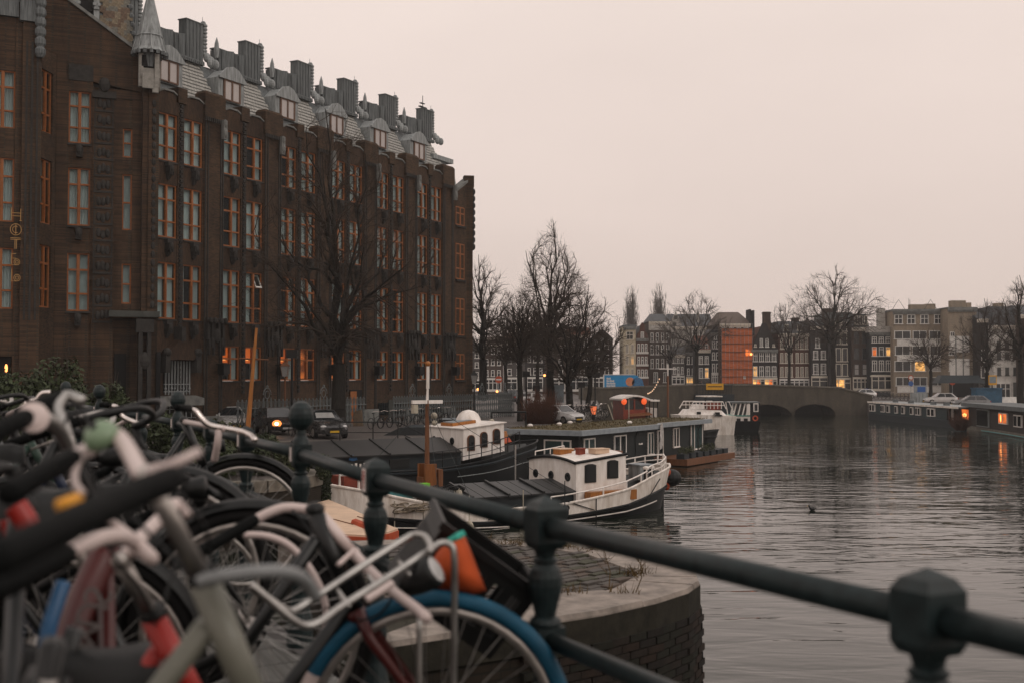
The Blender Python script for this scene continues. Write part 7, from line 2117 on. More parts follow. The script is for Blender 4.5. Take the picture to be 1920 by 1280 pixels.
# blue hoarding on a trailer, far end of the bridge
M_['hoard'] = mat('bright_blue_print',(0.010,0.22,0.48),.5,var=.12)
ho = empty('blue_hoarding', (PX(1133,163),163,P(960,727,163).z-.1), 0, 'bright blue advertising hoarding with white text lines and orange fish picture', 'hoarding')
hw_ = PX(1211,163)-PX(1133,163); hh_ = P(960,701,163).z-P(960,727,163).z
MB().box(0,hw_*.72,0,.25,.1,hh_).vprism([(hw_*.72,.1),(hw_*1.03,.1),(hw_*.95,.5),(hw_*.80,hh_*.95),(hw_*.72,hh_)],0,.25).build('panel', M_['hoard'], ho)
MB().box(-.12,hw_*.72,-.05,.3,hh_,hh_+.10).box(-.15,0,-.05,.3,.1,hh_).build('white_frame', M_['white_frame'], ho)
for k,wds in enumerate(([.34,],[.25,.42],[.30,.52],[.34,.44])):
    x=.32; m=MB()
    for w in wds:
        y_=hh_-.42-.34*k; nn=int(w*9)+1
        for c in range(nn): m.box(x+c*.145,x+c*.145+.115,-.02,-.004,y_-.19,y_+(.04 if c%3 else .08))
        x+= nn*.145+.06
    m.build('text_line', M_['white_frame'], ho)
fsm = MB(Matrix.Translation((hw_*.62,-.012,hh_*.52)) @ Matrix.Rotation(math.pi/2,4,'X')); fsm.lathe([(.62,-.01),(.62,.01)],14); fsm.build('orange_picture', mat('orange_print',(0.45,0.10,0.02),.5,var=.6,scale=5,dirt=(.45,.3,.2)), ho)
MB(Matrix.Translation((hw_*.80,-.012,hh_*.42)) @ Matrix.Rotation(math.pi/2,4,'X')).lathe([(.8,-.01),(.8,.01)],14).build('blue_picture', mat('deep_blue_print',(0.02,0.06,0.16),.5,var=.6,scale=4,dirt=(.05,.2,.35)), ho)
for x in (.5,hw_*.6): MB().box(x,x+.15,0,.2,-.6,.1).build('stand', M_['iron'], ho)
# ticket kiosk and blue cabins on the right quay
g = PG(1724,756,1.75)
kb = empty('pump_cabinet', g, 0, 'grey and blue kiosk cabinet on the quay above the teal houseboat', 'cabinet')
MB().box(-1.0,.9,-.5,.5,0,1.35).build('lower_box', M_['lead'], kb); MB().box(-.55,.75,-.45,.45,1.35,2.3).build('upper_box', M_['fascia'], kb); MB().box(-.4,.6,-.48,-.45,1.5,2.15).build('screen', M_['blue_sign'], kb)
g = PG(1850,757,1.75)
bc = empty('blue_cabin', g, 0, 'blue construction cabin with yellow notice board on the right quay', 'cabin')
MB().box(-1.6,1.6,-.8,.8,0,1.9).box(-1.7,1.7,-.9,.9,1.9,2.05).build('body', mat('faded_blue_panel',(0.03,0.09,0.15),.6,var=.3), bc); MB().box(-.1,.9,-.95,-.9,2.4,3.6).build('notice_board', M_['yellow'], bc); MB().box(.3,.4,-.9,-.8,1.9,3.4).build('board_post', M_['iron'], bc)
MB().box(0.0,.8,-.97,-.95,2.65,3.45).build('grey_notice', M_['grey_sign'], bc)
# white stoop by the arched door
g = PG(1893,757,1.75); MB(Matrix.Translation(g)).hexa([(-2.2,-.6,0),(2.0,-.6,0),(2.0,.8,0),(-2.2,.8,0),(-.6,-.3,.9),(1.6,-.3,.9),(1.6,.8,.9),(-.6,.8,.9)]).build('stone_stoop', M_['white_frame'], label='pale stone stoop before the white house with arched door', cat='steps')
# awning before the passage
g = PG(1845,757,1.75); MB(Matrix.Translation(g+Vector((-1.5,3,0)))).hexa([(-3.5,-1.2,2.6),(2.5,-1.2,2.6),(2.5,1,2.6),(-3.5,1,2.6),(-2.8,-.4,3.6),(1.9,-.4,3.6),(1.9,1,3.6),(-2.8,1,3.6)]).build('dark_awning', M_['navy'], label='dark striped awning beside the passage on the right quay', cat='awning')
# gangway railing on the quay by the black car and bench
g = PG(740,832,2.0)
gw_ = empty('quay_railing', (PX(700,56.8),56.8,QZ), 0, 'thin dark steel railing of the gangway at the quay edge', 'railing')
gm_ = MB(); 
for x in (-1.6,0.0,1.2,2.6,4.0): gm_.tube([(x,0,0),(x,0,1.0)],.03,5)
gm_.tube([(-1.6,0,1.0),(1.2,0,1.0),(2.6,-.2,.35),(4.0,-.2,.55)],.03,5); gm_.tube([(-1.6,0,.5),(1.2,0,.5),(2.6,-.2,-.1)],.022,5); gm_.tube([(2.6,-.2,1.0),(4.0,-.2,1.0)],.03,5)
gm_.build('rails', M_['black'], gw_)
bn = empty('quay_barrier', PG(948,800,2.0), math.radians(10), 'low black steel barrier by the leaning pale trunk', 'barrier')
MB().tube([(-.9,0,0),(-.9,0,.95),(1.3,0,.95),(1.3,0,0)],.07,6).build('frame', M_['black'], bn)
bx = empty('pale_planter', PG(672,798,2.0), 0, 'tall tan stone block beside the hotel side door', 'planter'); MB().hexa([(-.3,-.3,0),(.3,-.3,0),(.3,.3,0),(-.3,.3,0),(-.22,-.2,.95),(.2,-.2,1.05),(.2,.2,1.05),(-.22,.2,.95)]).build('stone', mat('tan_stone',(0.12,0.085,0.055),.85,var=.4), bx)
gp_ = empty('glass_case', PG(858,803,2.0), math.radians(20), 'low dark framed display case on the pavement by the fence', 'display case'); MB().box(-1.1,1.1,-.25,.25,.5,.56).box(-1.1,-1.04,-.25,.25,0,.56).box(1.04,1.1,-.25,.25,0,.56).build('frame', M_['black'], gp_); MB().box(-1.02,1.02,-.2,.2,.57,.66).build('panel', M_['fascia'], gp_)
dk = MB().hexa([(-2.3,-.8,0),(2.6,-.8,0),(2.6,.8,0),(-2.3,.8,0),(-1.4,-.6,.42),(2.2,-.6,.42),(2.2,.6,.42),(-1.4,.6,.42)])
dkk = dk.build('covered_boat', M_['black_hull'], label='dark upturned hull lying along the quay before the fence', cat='boat'); dkk.location = PG(800,814,2.0)
MB().hexa([(-1.2,-.5,.42),(2.0,-.5,.42),(2.0,.5,.42),(-1.2,.5,.42),(-.8,-.2,.55),(1.6,-.2,.55),(1.6,.2,.55),(-.8,.2,.55)]).build('keel_board', M_['navy'], dkk)
# duck on the water
dp_ = PG(1523,955,0.02)
du = empty('duck', dp_, 0, 'small dark duck swimming on the open water', 'duck', M=Matrix.Translation(dp_) @ Matrix.Rotation(math.radians(165),4,'Z') @ Matrix.Scale(.6,4))
du_m = MB(); du_m.ball((0,0,.06),(.20,.10,.10),12,8); du_m.tube([(.12,0,.10),(.17,0,.2),(.19,0,.24)],[.06,.045,.04],8); du_m.ball((.21,0,.27),(.065,.045,.05),10,7); du_m.tube([(-.17,0,.09),(-.26,0,.14)],[.05,.01],6)
du_m.build('body', M_['black'], du, smooth=True); MB().hexa([(.25,-.025,.25),(.33,-.02,.245),(.33,.02,.245),(.25,.025,.25),(.25,-.02,.28),(.33,-.015,.26),(.33,.015,.26),(.25,.02,.28)]).build('bill', M_['yellow'], du)
# pedestrian on the far bridge
def walker(label, pos, heading, coat, k=1.0):
    me = bpy.data.meshes.new('person')
    V = [(0,0,.95),(0,0,1.2),(0,0,1.42),(0,.0,1.52),(.02,0,1.66),(.02,0,1.76),(0,.19,1.40),(-.03,.25,1.12),(.06,.24,.88),(0,-.19,1.40),(.03,-.25,1.12),(.12,-.23,.90),(.0,.09,.90),(.10,.10,.50),(.05,.10,.08),(.0,-.09,.90),(-.06,-.10,.50),(-.16,-.10,.10),(.19,.11,.04),(-.04,-.10,.04)]
    E = [(0,1),(1,2),(2,3),(3,4),(4,5),(2,6),(6,7),(7,8),(2,9),(9,10),(10,11),(0,12),(12,13),(13,14),(0,15),(15,16),(16,17),(14,18),(17,19)]
    rad = [.16,.17,.17,.06,.10,.07,.08,.06,.045,.08,.06,.045,.10,.075,.05,.10,.075,.05,.04,.04]
    me.from_pydata(V,E,[]); me.update()
    o = obj('body', me)
    md = o.modifiers.new('skin','SKIN'); 
    for i,rr in enumerate(rad): me.skin_vertices[0].data[i].radius = (rr*.95,rr*.95)
    me.skin_vertices[0].data[0].use_root = True
    o.modifiers.new('sub','SUBSURF').levels = 1
    dg = bpy.context.evaluated_depsgraph_get(); m2 = bpy.data.meshes.new_from_object(o.evaluated_get(dg))
    bpy.data.objects.remove(o)
    m2.materials.clear(); m2.materials.append(coat)
    root = empty('person', pos, heading, label, 'person')
    obj('body', m2, root); MB().ball((.05,0,1.66),(.085,.08,.11),10,7).build('face', mat('skin',(0.42,0.24,0.18),.6,var=.1), root); MB().ball((.0,0,1.73),(.11,.10,.09),10,6).build('hair', M_['black'], root)
    return root
walker('person in a dark coat walking behind the bridge parapet left of the yellow sign', Vector((PX(1316,160),160,P(960,738,160).z)), 2.8, M_['navy'])
# ---------------------------------------------------------------- bicycles
BM = {'black':(0.007,0.008,0.008),'red':(0.30,0.016,0.010),'darkred':(0.060,0.008,0.007),'olive':(0.155,0.155,0.125),'grey':(0.20,0.21,0.21),'green':(0.02,0.05,0.035),'blue':(0.02,0.09,0.20),'white':(0.55,0.53,0.5),'navy':(0.02,0.03,0.06)}
BP = {k: mat('bicycle_paint_'+k, v, .35, var=.18, scale=10, spec=.35, coat=.1) for k,v in BM.items()}
M_['grip'] = mat('black_rubber_grip',(0.0065,0.0072,0.0072),.7,spec=.07,var=.3,scale=30,bump=.15)
M_['blue_tyre'] = mat('blue_tyre_rubber',(0.010,0.080,0.140),.6,var=.3,scale=8,bump=.1)
M_['saddle'] = mat('black_saddle_vinyl',(0.011,0.012,0.012),.55,spec=.3,var=.35,scale=12,bump=.15)
M_['alu'] = mat('dull_alloy',(0.46,0.43,0.40),.35,metal=.9,var=.2,scale=12)
M_['reflect'] = mat('orange_reflector',(0.75,0.33,0.02),.3,var=.1)
M_['pale_pink'] = mat('pale_painted_alloy',(0.58,0.48,0.45),.35,var=.12,spec=.6)
M_['bell_green'] = mat('pale_green_bell',(0.19,0.28,0.17),.4,var=.1,spec=.6)
M_['crate'] = mat('black_plastic_crate',(0.008,0.009,0.009),.45,var=.25)
M_['bag_orange'] = mat('orange_fabric_bag',(0.46,0.075,0.018),.8,var=.25,scale=5)
M_['bag_teal'] = mat('teal_fabric_edge',(0.05,0.38,0.30),.8,var=.2)
WR_ = .325
def wheel_mesh():
    tyre = MB().torus(WR_,.021,44,8).mesh('tyre', M_['rubber'], True)
    rim = MB().torus(WR_-.028,.013,44,6).mesh('rim', M_['alu'], True)
    s = MB()
    for i in range(36):
        a = 2*math.pi*i/36; b = a+(.55 if i%2 else -.55); y = .03*(1 if i%4<2 else -1)
        s.tube([(.028*math.cos(b),y,.028*math.sin(b)),((WR_-.03)*math.cos(a),0,(WR_-.03)*math.sin(a))],.0013,3,caps=False)
    spk = s.mesh('spokes', M_['steel'])
    hub = MB(Matrix.Rotation(math.pi/2,4,'X')).lathe([(.012,-.055),(.028,-.035),(.018,-.02),(.018,.02),(.028,.035),(.012,.055)],12).mesh('hub', M_['alu'], True)
    return tyre, rim, spk, hub
WM_ = wheel_mesh()
def tinted(me, m):
    c = me.copy(); c.materials.clear(); c.materials.append(m); return c
BIKE_N = [0]
def bicycle(label, frame='black', hub=None, head=None, heading=0.0, lean=0.0, pitch=0.0, steer=0.0, tyre=None, rim=None, bar='dutch', barw=None, fender='black', rack=False, grip='grip', stem_m='alu', bar_m='chrome', saddle_h=.98, light=True, frontrack=False, rearon=True, chain=True, detail=True, parts_extra=None, bell=None, group='bicycles parked along the bridge railing', forkp=None):
    """city bicycle; hub = world place of the front hub (or head = world place of the head tube top)"""
    B = Matrix.Rotation(heading,4,'Z') @ Matrix.Rotation(-pitch,4,'Y') @ Matrix.Rotation(lean,4,'X')
    fh, rh = Vector((.53,0,.345)), Vector((-.56,0,.345))
    ht, hbm, bb = Vector((.285,0,.90)), Vector((.365,0,.66)), Vector((-.07,0,.29))
    ref = fh if hub is not None else ht
    tgt = hub if hub is not None else head
    org = tgt - (B.to_3x3() @ ref)
    ground = Vector((org.x, org.y, DZ)) if abs(org.z-DZ) < 2 else org
    root = empty('bicycle', org, 0, label, 'bicycle', group, M=Matrix.Translation(org) @ B)
    fp = BP[frame]
    ax = (hbm-ht).normalized()
    SM = Matrix.Translation(ht) @ Matrix.Rotation(steer,4,-ax) @ Matrix.Translation(-ht)    # steering turn
    st_top = Vector((-.255,0,.80))
    m = MB(); m.tube([ht,hbm],.021,10)
    f = m.build('frame', fp, root, smooth=True)
    f2 = MB(); f2.tube([hbm+Vector((-.01,0,.02)),Vector((.12,0,.40)),bb],.0185,10); f2.build('down_tube', fp, root, smooth=True)
    f2 = MB(); f2.tube([ht+Vector((0,0,-.06)),Vector((.10,0,.60)),Vector((-.16,0,.50))],.0165,10); f2.build('top_tube', fp, root, smooth=True)
    f2 = MB(); f2.tube([bb,st_top],.0165,10); f2.build('seat_tube', fp, root, smooth=True)
    if rearon:
        f2 = MB()
        for s in (-1,1):
            f2.tube([bb+Vector((-.02,s*.03,0)),rh+Vector((0,s*.06,0))],.010,6); f2.tube([st_top+Vector((0,s*.02,-.05)),rh+Vector((0,s*.06,0))],.008,6)
        f2.build('rear_stays', fp, root)
    fk = MB(SM)
    for s in (-1,1): fk.tube([hbm+Vector((.005,s*.02,-.0)),hbm+Vector((.03,s*.052,-.06)),fh+Vector((-.05,s*.055,.12)),fh+Vector((0,s*.055,0))],[.015,.014,.011,.009],8)
    fk.ball(hbm+Vector((.004,0,-.015)),(.03,.03,.02),8,6)
    fk.build('fork', BP[forkp] if forkp else fp, root, smooth=True)
    def wheel(c, T, ty, rm):
        w = obj('wheel', WM_[1] if not rm else tinted(WM_[1], M_[rm]), root, M=T @ Matrix.Translation(c))
        obj('tyre', WM_[0] if not ty else tinted(WM_[0], M_[ty]), w); obj('spokes', WM_[2], w, kind='stuff'); obj('hub', WM_[3], w)
        return w
    wf = wheel(fh, SM, tyre, rim)
    if rearon: wheel(rh, Matrix.Identity(4), None, None)
    if fender:
        fm = MB(SM @ Matrix.Translation(fh))
        def arc(mb, R_, w, a0, a1, n=22):
            vs=[]; fs=[]
            for i in range(n+1):
                a=a0+(a1-a0)*i/n
                for (dy,dr) in ((-w,-.012),(-w*.6,.004),(0,.010),(w*.6,.004),(w,-.012)): vs.append(((R_+dr)*math.cos(a),dy,(R_+dr)*math.sin(a)))
            for i in range(n):
                for j in range(4): fs.append((i*5+j,i*5+j+1,(i+1)*5+j+1,(i+1)*5+j))
            mb.add(vs,fs)
        arc(fm, WR_+.036, .030, math.radians(20), math.radians(175))
        fm.build('front_fender', M_[fender] if fender in M_ else BP[fender], root, smooth=True)
        if rearon:
            fm = MB(Matrix.Translation(rh)); arc(fm, WR_+.036, .030, math.radians(25), math.radians(205)); rf=fm.build('rear_fender', M_[fender] if fender in M_ else BP[fender], root, smooth=True)
            MB(Matrix.Translation(rh)).box(-.38,-.36,-.03,.03,.10,.16).build('rear_reflector', M_['tail'], rf)
    # cockpit
    stt = ht - ax*.13
    if barw is None:
        sm_ = MB(SM); sm_.tube([ht,stt],.0125,8); sm_.tube([stt,stt+Vector((.05,0,.02))],.014,8); sm_.build('stem', M_[stem_m], root, smooth=True)
    MB(SM).ball(ht+Vector((0,0,.01)),(.024,.024,.018),8,6).build('headset', M_['black'], root)
    c0 = stt+Vector((.05,0,.02))
    if barw is None:
        if bar == 'dutch':
            pts = [c0, c0+Vector((.03,.07,.02)), c0+Vector((.02,.18,.05)), c0+Vector((-.05,.27,.05)), c0+Vector((-.14,.30,.035)), c0+Vector((-.29,.315,.0))]
        elif bar == 'flat':
            pts = [c0, c0+Vector((.0,.10,.02)), c0+Vector((-.03,.20,.04)), c0+Vector((-.08,.29,.04)), c0+Vector((-.11,.33,.035)), c0+Vector((-.16,.40,.03))]
        gi = 4
        both = [[SM @ Vector((p.x,s*p.y,p.z)) for p in pts] for s in (1,-1)]
        barm = MB()
        # a smooth bar made of both halves up to the grips
        def smooth(ps, k=4):
            out=[]
            for i in range(len(ps)-1):
                p0=ps[max(0,i-1)]; p1=ps[i]; p2=ps[i+1]; p3=ps[min(len(ps)-1,i+2)]
                for q in range(k):
                    t=q/k; out.append(.5*((2*p1)+(p2-p0)*t+(2*p0-5*p1+4*p2-p3)*t*t+(3*p1-p0-3*p2+p3)*t**3))
            out.append(ps[-1]); return out
        full = both[1][1:gi+1][::-1]+[both[0][0]]+both[0][1:gi+1]
        hb_ = barm.tube(smooth(full),.0112,10).build('handlebar', M_[bar_m], root, smooth=True)
        for h in both:
            MB().tube([h[gi].lerp(h[gi+1],.02),h[gi].lerp(h[gi+1],.5),h[gi+1]],[.0165,.0175,.0165],10).build('grip', M_[grip], hb_, smooth=True)
            if detail:
                lv = MB(); lv.tube([h[gi-1].lerp(h[gi],.6)+Vector((.0,0,-.01)),h[gi-1].lerp(h[gi],.9)+Vector((.03,0,-.03)),h[gi].lerp(h[gi+1],.7)+Vector((.04,0,-.035))],[.008,.007,.006],6,flat=.6)
                lv.build('brake_lever', M_['alu'], hb_, smooth=True)
        if bell:
            MB(Matrix.Translation(both[0][3]+Vector((.0,0,.02)))).lathe([(.001,.032),(.016,.028),(.026,.014),(.028,.0),(.02,-.004)],14).build('bell', M_[bell], hb_, smooth=True)
    else:
        inv = root.matrix_basis.inverted()
        def smooth(ps, k=5):
            out=[]
            for i in range(len(ps)-1):
                p0=ps[max(0,i-1)]; p1=ps[i]; p2=ps[i+1]; p3=ps[min(len(ps)-1,i+2)]
                for q in range(k):
                    t=q/k; out.append(.5*((2*p1)+(p2-p0)*t+(2*p0-5*p1+4*p2-p3)*t*t+(3*p1-p0-3*p2+p3)*t**3))
            out.append(ps[-1]); return out
        bp = [inv @ P(*q) for q in barw['bar']]
        hb_ = MB().tube(smooth(bp), barw.get('r',.0115), 12).build('handlebar', M_[bar_m], root, smooth=True)
        cl = inv @ P(*barw['clamp'])
        sm2 = MB(); sm2.tube([SM @ ht, (SM @ ht).lerp(cl,.55), cl],[.0135,.0125,.013],10); sm2.ball(cl,(.015,.015,.015),10,7); sm2.build('stem_quill', M_[barw.get('stem','alu')], root, smooth=True)
        for gpts in barw.get('grips',[]):
            q = [inv @ P(*g) for g in gpts]
            MB().tube([q[0],q[0].lerp(q[-1],.06)]+([q[0].lerp(q[-1],.5)] if len(q)<3 else q[1:-1])+[q[0].lerp(q[-1],.97),q[-1]],[.0125]+[.0158]*(len(q)+ (1 if len(q)<3 else 0))+[.013],14).build('grip', M_[grip], hb_, smooth=True)
        for lpts in barw.get('levers',[]):
            q = [inv @ P(*g) for g in lpts]; MB().tube(smooth(q,3),.0065,6).build('brake_lever', M_['pale_pink'], hb_, smooth=True)
        if 'bell' in barw:
            b0 = inv @ P(*barw['bell']); T = Matrix.Translation(b0) @ Vector((-.25,-.72,.65)).normalized().to_track_quat('Z','Y').to_matrix().to_4x4() if False else Matrix.Translation(b0) @ ((inv.to_3x3() @ Vector((-.35,-.62,.70))).to_track_quat('Z','Y').to_matrix().to_4x4())
            b_ = MB(T).lathe([(.001,.022),(.015,.019),(.023,.010),(.026,-.002),(.022,-.007),(.010,-.010)],18).build('bell', M_['bell_green'], hb_, smooth=True)
            MB(T).lathe([(.001,.026),(.006,.025),(.006,.019)],10).build('bell_button', M_['black'], b_)
    # saddle
    sp = Vector((-.285,0,saddle_h))
    MB().tube([st_top+Vector((0,0,-.05)),sp+Vector((.02,0,-.05))],.0125,8).build('seat_post', M_['alu'], root, smooth=True)
    sd_ = MB(); vs=[]; fs=[]; prof=[(.17,.018,.0),(.13,.024,.012),(.05,.034,.012),(-.02,.065,.008),(-.08,.092,.018),(-.13,.088,.024),(-.155,.05,.012)]
    for (x,w,z) in prof:
        for (yy,zz_) in ((-1,-.045),(-.92,-.012),(-.5,.012),(0,.016),(.5,.012),(.92,-.012),(1,-.045)): vs.append((sp.x+x,yy*w,sp.z+z+zz_))
    for i in range(len(prof)-1):
        for j in range(6): fs.append((i*7+j,i*7+j+1,(i+1)*7+j+1,(i+1)*7+j))
    fs += [tuple(range(6,-1,-1)), tuple(range(42,49))]
    sd_.add(vs,fs).build('saddle', M_['saddle'], root, smooth=True)
    if chain:
        cg = MB(Matrix.Translation((0,-.065,0))); cg.hexa([(-.60,-.012,.27),(.06,-.012,.19),(.06,.012,.19),(-.60,.012,.27),(-.60,-.012,.40),(.04,-.012,.39),(.04,.012,.39),(-.60,.012,.40)]); cg.build('chain_guard', M_['black'], root)
        cr = MB(); cr.tube([bb+Vector((0,-.09,0)),bb+Vector((.12,-.10,-.12))],.010,6).tube([bb+Vector((0,.09,0)),bb+Vector((-.12,.10,.12))],.010,6); ck=cr.build('crank', M_['alu'], root)
        for (v,s) in ((Vector((.12,-.15,-.12)),1),(Vector((-.12,.15,.12)),-1)): MB().box(bb.x+v.x-.045,bb.x+v.x+.045,v.y-.04,v.y+.04,bb.z+v.z-.012,bb.z+v.z+.012).build('pedal', M_['black'], ck)
    if light:
        lb = MB(SM).lathe([(.020,-.03),(.032,.0),(.034,.03),(.03,.035)],12, Matrix.Translation(hbm+Vector((.075,0,.10))) @ Matrix.Rotation(math.pi/2,4,'Y')).build('headlight', M_['black'], root, smooth=True)
    if rack:
        rk = MB(); z=.74
        for s in (-1,1): rk.tube([(-.30,s*.05,z),(-.82,s*.055,z-.01)],.006,6); rk.tube([(-.72,s*.055,z-.01),rh+Vector((0,s*.07,0))],.005,5)
        for x in (-.4,-.55,-.7,-.82): rk.tube([(x,-.055,z),(x,.055,z)],.005,5)
        rk.build('rear_rack', M_['black'], root)
    return root
h0 = math.radians(4)
# A: red bicycle with the blue front tyre, front wheel facing us
A = bicycle('black bicycle with dark red fork, blue front tyre and steel front rack','black',forkp='darkred',hub=P(812,1369,2.88),heading=math.radians(6),lean=math.radians(4),pitch=math.radians(4),tyre='blue_tyre',fender=None,light=False,bar_m='pale_pink',
  barw=dict(bar=[(478,974,2.98),(505,960,2.99),(535,951,3.0),(570,953,3.0),(592,958,2.98),(612,974,2.94),(640,1008,2.88),(668,1042,2.82),(705,1080,2.76),(745,1114,2.70),(780,1140,2.64),(800,1158,2.55)],clamp=(664,1036,2.83),stem='pale_pink',r=.0125,
            grips=[[(482,972,2.98),(400,1020,2.9),(322,1060,2.84)]],levers=[[(664,1030,2.8),(645,1048,2.76),(634,1058,2.74)]]))
invA = A.matrix_basis.inverted()
def wtube(root, name, pts, r, m, n=10, smooth_=True):
    inv = root.matrix_basis.inverted()
    q = [inv @ P(*p) for p in pts]
    out=[]
    for i in range(len(q)-1):
        p0=q[max(0,i-1)]; p1=q[i]; p2=q[i+1]; p3=q[min(len(q)-1,i+2)]
        for k in range(5):
            t=k/5; out.append(.5*((2*p1)+(p2-p0)*t+(2*p0-5*p1+4*p2-p3)*t*t+(3*p1-p0-3*p2+p3)*t**3))
    out.append(q[-1])
    return MB().tube(out, r, n).build(name, M_[m] if m in M_ else BP[m], root, smooth=True)
fr = wtube(A,'front_rack',[(468,1100,2.5),(500,1120,2.52),(535,1142,2.56),(550,1144,2.58),(575,1130,2.6),(680,1060,2.72),(755,1012,2.8),(775,1002,2.82),(795,1004,2.8),(806,1020,2.76),(806,1034,2.72)],.0085,'steel')
wtube(A,'rack_rail',[(470,1095,2.42),(510,1128,2.44),(548,1160,2.46),(572,1172,2.48),(598,1166,2.5),(640,1136,2.56),(720,1086,2.66),(800,1034,2.76),(825,1018,2.8),(846,1022,2.8),(852,1050,2.8),(852,1150,2.82),(848,1369,2.84)],.0085,'steel')
wtube(A,'rack_stay',[(786,1150,2.84),(786,1369,2.84)],.0075,'steel')
for k in range(3):
    f = .25+.25*k
    wtube(A,'rack_bar',[(575+230*f,1130-105*f,2.6+.2*f),(598+228*f,1166-118*f,2.5+.27*f)],.005,'steel')
wtube(A,'bracket_tube',[(686,1124,2.6),(712,1108,2.62),(736,1092,2.64)],.009,'pale_pink')
lt_ = MB(); c = invA @ P(790,1082,2.74); T = Matrix.Translation(c) @ Matrix.Rotation(math.radians(60),4,'Y') @ Matrix.Rotation(.3,4,'X')
lt_ = MB(T).lathe([(.006,-.055),(.026,-.045),(.036,-.01),(.040,.03),(.034,.042)],14).build('headlight', M_['black'], A, smooth=True)
MB(T).lathe([(.032,.043),(.02,.047),(.001,.048)],12).build('lens', M_['headlight'], lt_)
pw = MB(Matrix.Translation(Vector((.53,0,.345)))).torus(WR_,.0225,10,8,None,math.radians(148),math.radians(172)).build('white_tyre_patch', M_['pale_pink'], A, smooth=True)
# B: olive bicycle in front of it
Bk = bicycle('olive grey bicycle with the nearest black grips and a pale green bell','olive',head=P(384,1092,1.55),heading=math.radians(-2),lean=math.radians(13),pitch=math.radians(0),light=False,fender=None,bar_m='pale_pink',detail=False,
  barw=dict(bar=[(300,884,1.44),(284,888,1.46),(268,890,1.48),(256,872,1.52),(240,842,1.60),(222,818,1.68),(204,812,1.74),(186,822,1.74),(166,842,1.72),(134,858,1.66)],clamp=(277,892,1.46),stem='alu',r=.0118,
            grips=[[(330,894,1.28),(260,922,1.2),(150,972,1.04),(-20,1052,.88)],[(138,857,1.66),(80,886,1.56),(12,926,1.45)]],levers=[[(150,858,1.66),(140,880,1.63),(140,905,1.60),(155,925,1.58)],[(300,880,1.36),(340,862,1.36),(372,846,1.38)]],bell=(191,818,1.66)))
wtube(Bk,'cable',[(372,1090,1.5),(420,1078,1.5),(500,1070,1.52),(545,1074,1.55),(575,1090,1.58),(592,1118,1.6)],.009,'grey')
# F: red bicycle left of it
Fk = bicycle('bright red bicycle with a pale bent handlebar behind the olive one','red',head=P(288,1158,1.92),heading=math.radians(-4),lean=math.radians(15),pitch=math.radians(3),light=False,bar_m='pale_pink',detail=False,
  barw=dict(bar=[(126,1038,1.62),(160,1020,1.66),(200,1006,1.70),(232,1006,1.74),(256,1020,1.78),(284,1046,1.78),(262,1030,1.85),(240,1036,1.86),(262,1010,1.92),(300,972,2.0),(332,944,2.06),(356,966,2.06)],clamp=(226,1052,1.84),stem='alu',r=.0115,
            grips=[[(130,1037,1.62),(60,1072,1.54),(-20,1112,1.44)]],levers=[[(196,970,1.8),(230,992,1.8),(262,1016,1.8)]]))
# G: dark red bicycle with lettering on its tube
Gk = bicycle('dark red bicycle with dull lettering on its broad down tube','darkred',head=P(205,1020,2.35),heading=math.radians(120),lean=math.radians(6),pitch=math.radians(2),light=False,saddle_h=.72,bar_m='steel',detail=False,
  barw=dict(bar=[(66,775,2.0),(92,788,2.04),(112,806,2.1),(126,836,2.15),(132,848,2.2),(120,800,2.3),(108,765,2.35),(124,742,2.4),(156,752,2.4)],clamp=(130,846,2.22),stem='black',r=.0125,
            grips=[[(70,773,2.0),(30,790,1.92),(-30,822,1.82)],[(118,744,2.4),(80,758,2.34),(36,778,2.28)]]))
wtube(Gk,'broad_down_tube',[(196,1040,2.33),(152,1130,2.25),(106,1250,2.12)],.030,'darkred',14)
M_['dull_letter'] = mat('dull_grey_lettering',(0.085,0.070,0.065),.5,var=.2)
for k,ch in enumerate('SUM'):
    cu = bpy.data.curves.new('letter','FONT'); cu.body = ch; cu.size=.075; cu.extrude=.001; cu.align_x='CENTER'
    to = bpy.data.objects.new('letter', cu); COL.objects.link(to)
    c = P(158-k*13,1112+k*36,2.19-.03*k); d = (P(106,1250,2.12)-P(196,1040,2.33)).normalized(); nrm = Vector((.15,-1,.25)).normalized(); side = d.cross(nrm).normalized()
    Mx = Matrix((( -d).to_4d(),side.to_4d(),nrm.to_4d(),(0,0,0,1))).transposed(); 
    Mx = Matrix.Translation(c) @ Matrix(((-d.x,-side.x,nrm.x,0),(-d.y,-side.y,nrm.y,0),(-d.z,-side.z,nrm.z,0),(0,0,0,1)))
    dg = bpy.context.evaluated_depsgraph_get(); me = bpy.data.meshes.new_from_object(to.evaluated_get(dg)); bpy.data.objects.remove(to)
    me.materials.clear(); me.materials.append(M_['dull_letter']); obj('letter', me, Gk, M=Gk.matrix_basis.inverted() @ Mx)
for (pts,m) in (([(118,1092,2.1),(106,1130,2.08),(92,1175,2.06),(84,1225,2.05)],'blue'),):
    wtube(Gk,'blue_mudflap',pts,.014,'blue',8)
# orange reflector and front end cap beneath the nearest grip
MB().tube([Bk.matrix_basis.inverted() @ P(112,952,1.30), Bk.matrix_basis.inverted() @ P(150,938,1.32)],.010,10).build('orange_reflector', M_['reflect'], Bk, smooth=True)
MB(Gk.matrix_basis.inverted() @ Matrix.Translation(P(62,782,1.96)) @ Vector((.5,-.8,.2)).to_track_quat('Z','Y').to_matrix().to_4x4()).lathe([(.010,.0),(.024,-.004),(.026,.004),(.012,.008)],14).build('grip_ring', M_['pale_pink'], Gk)
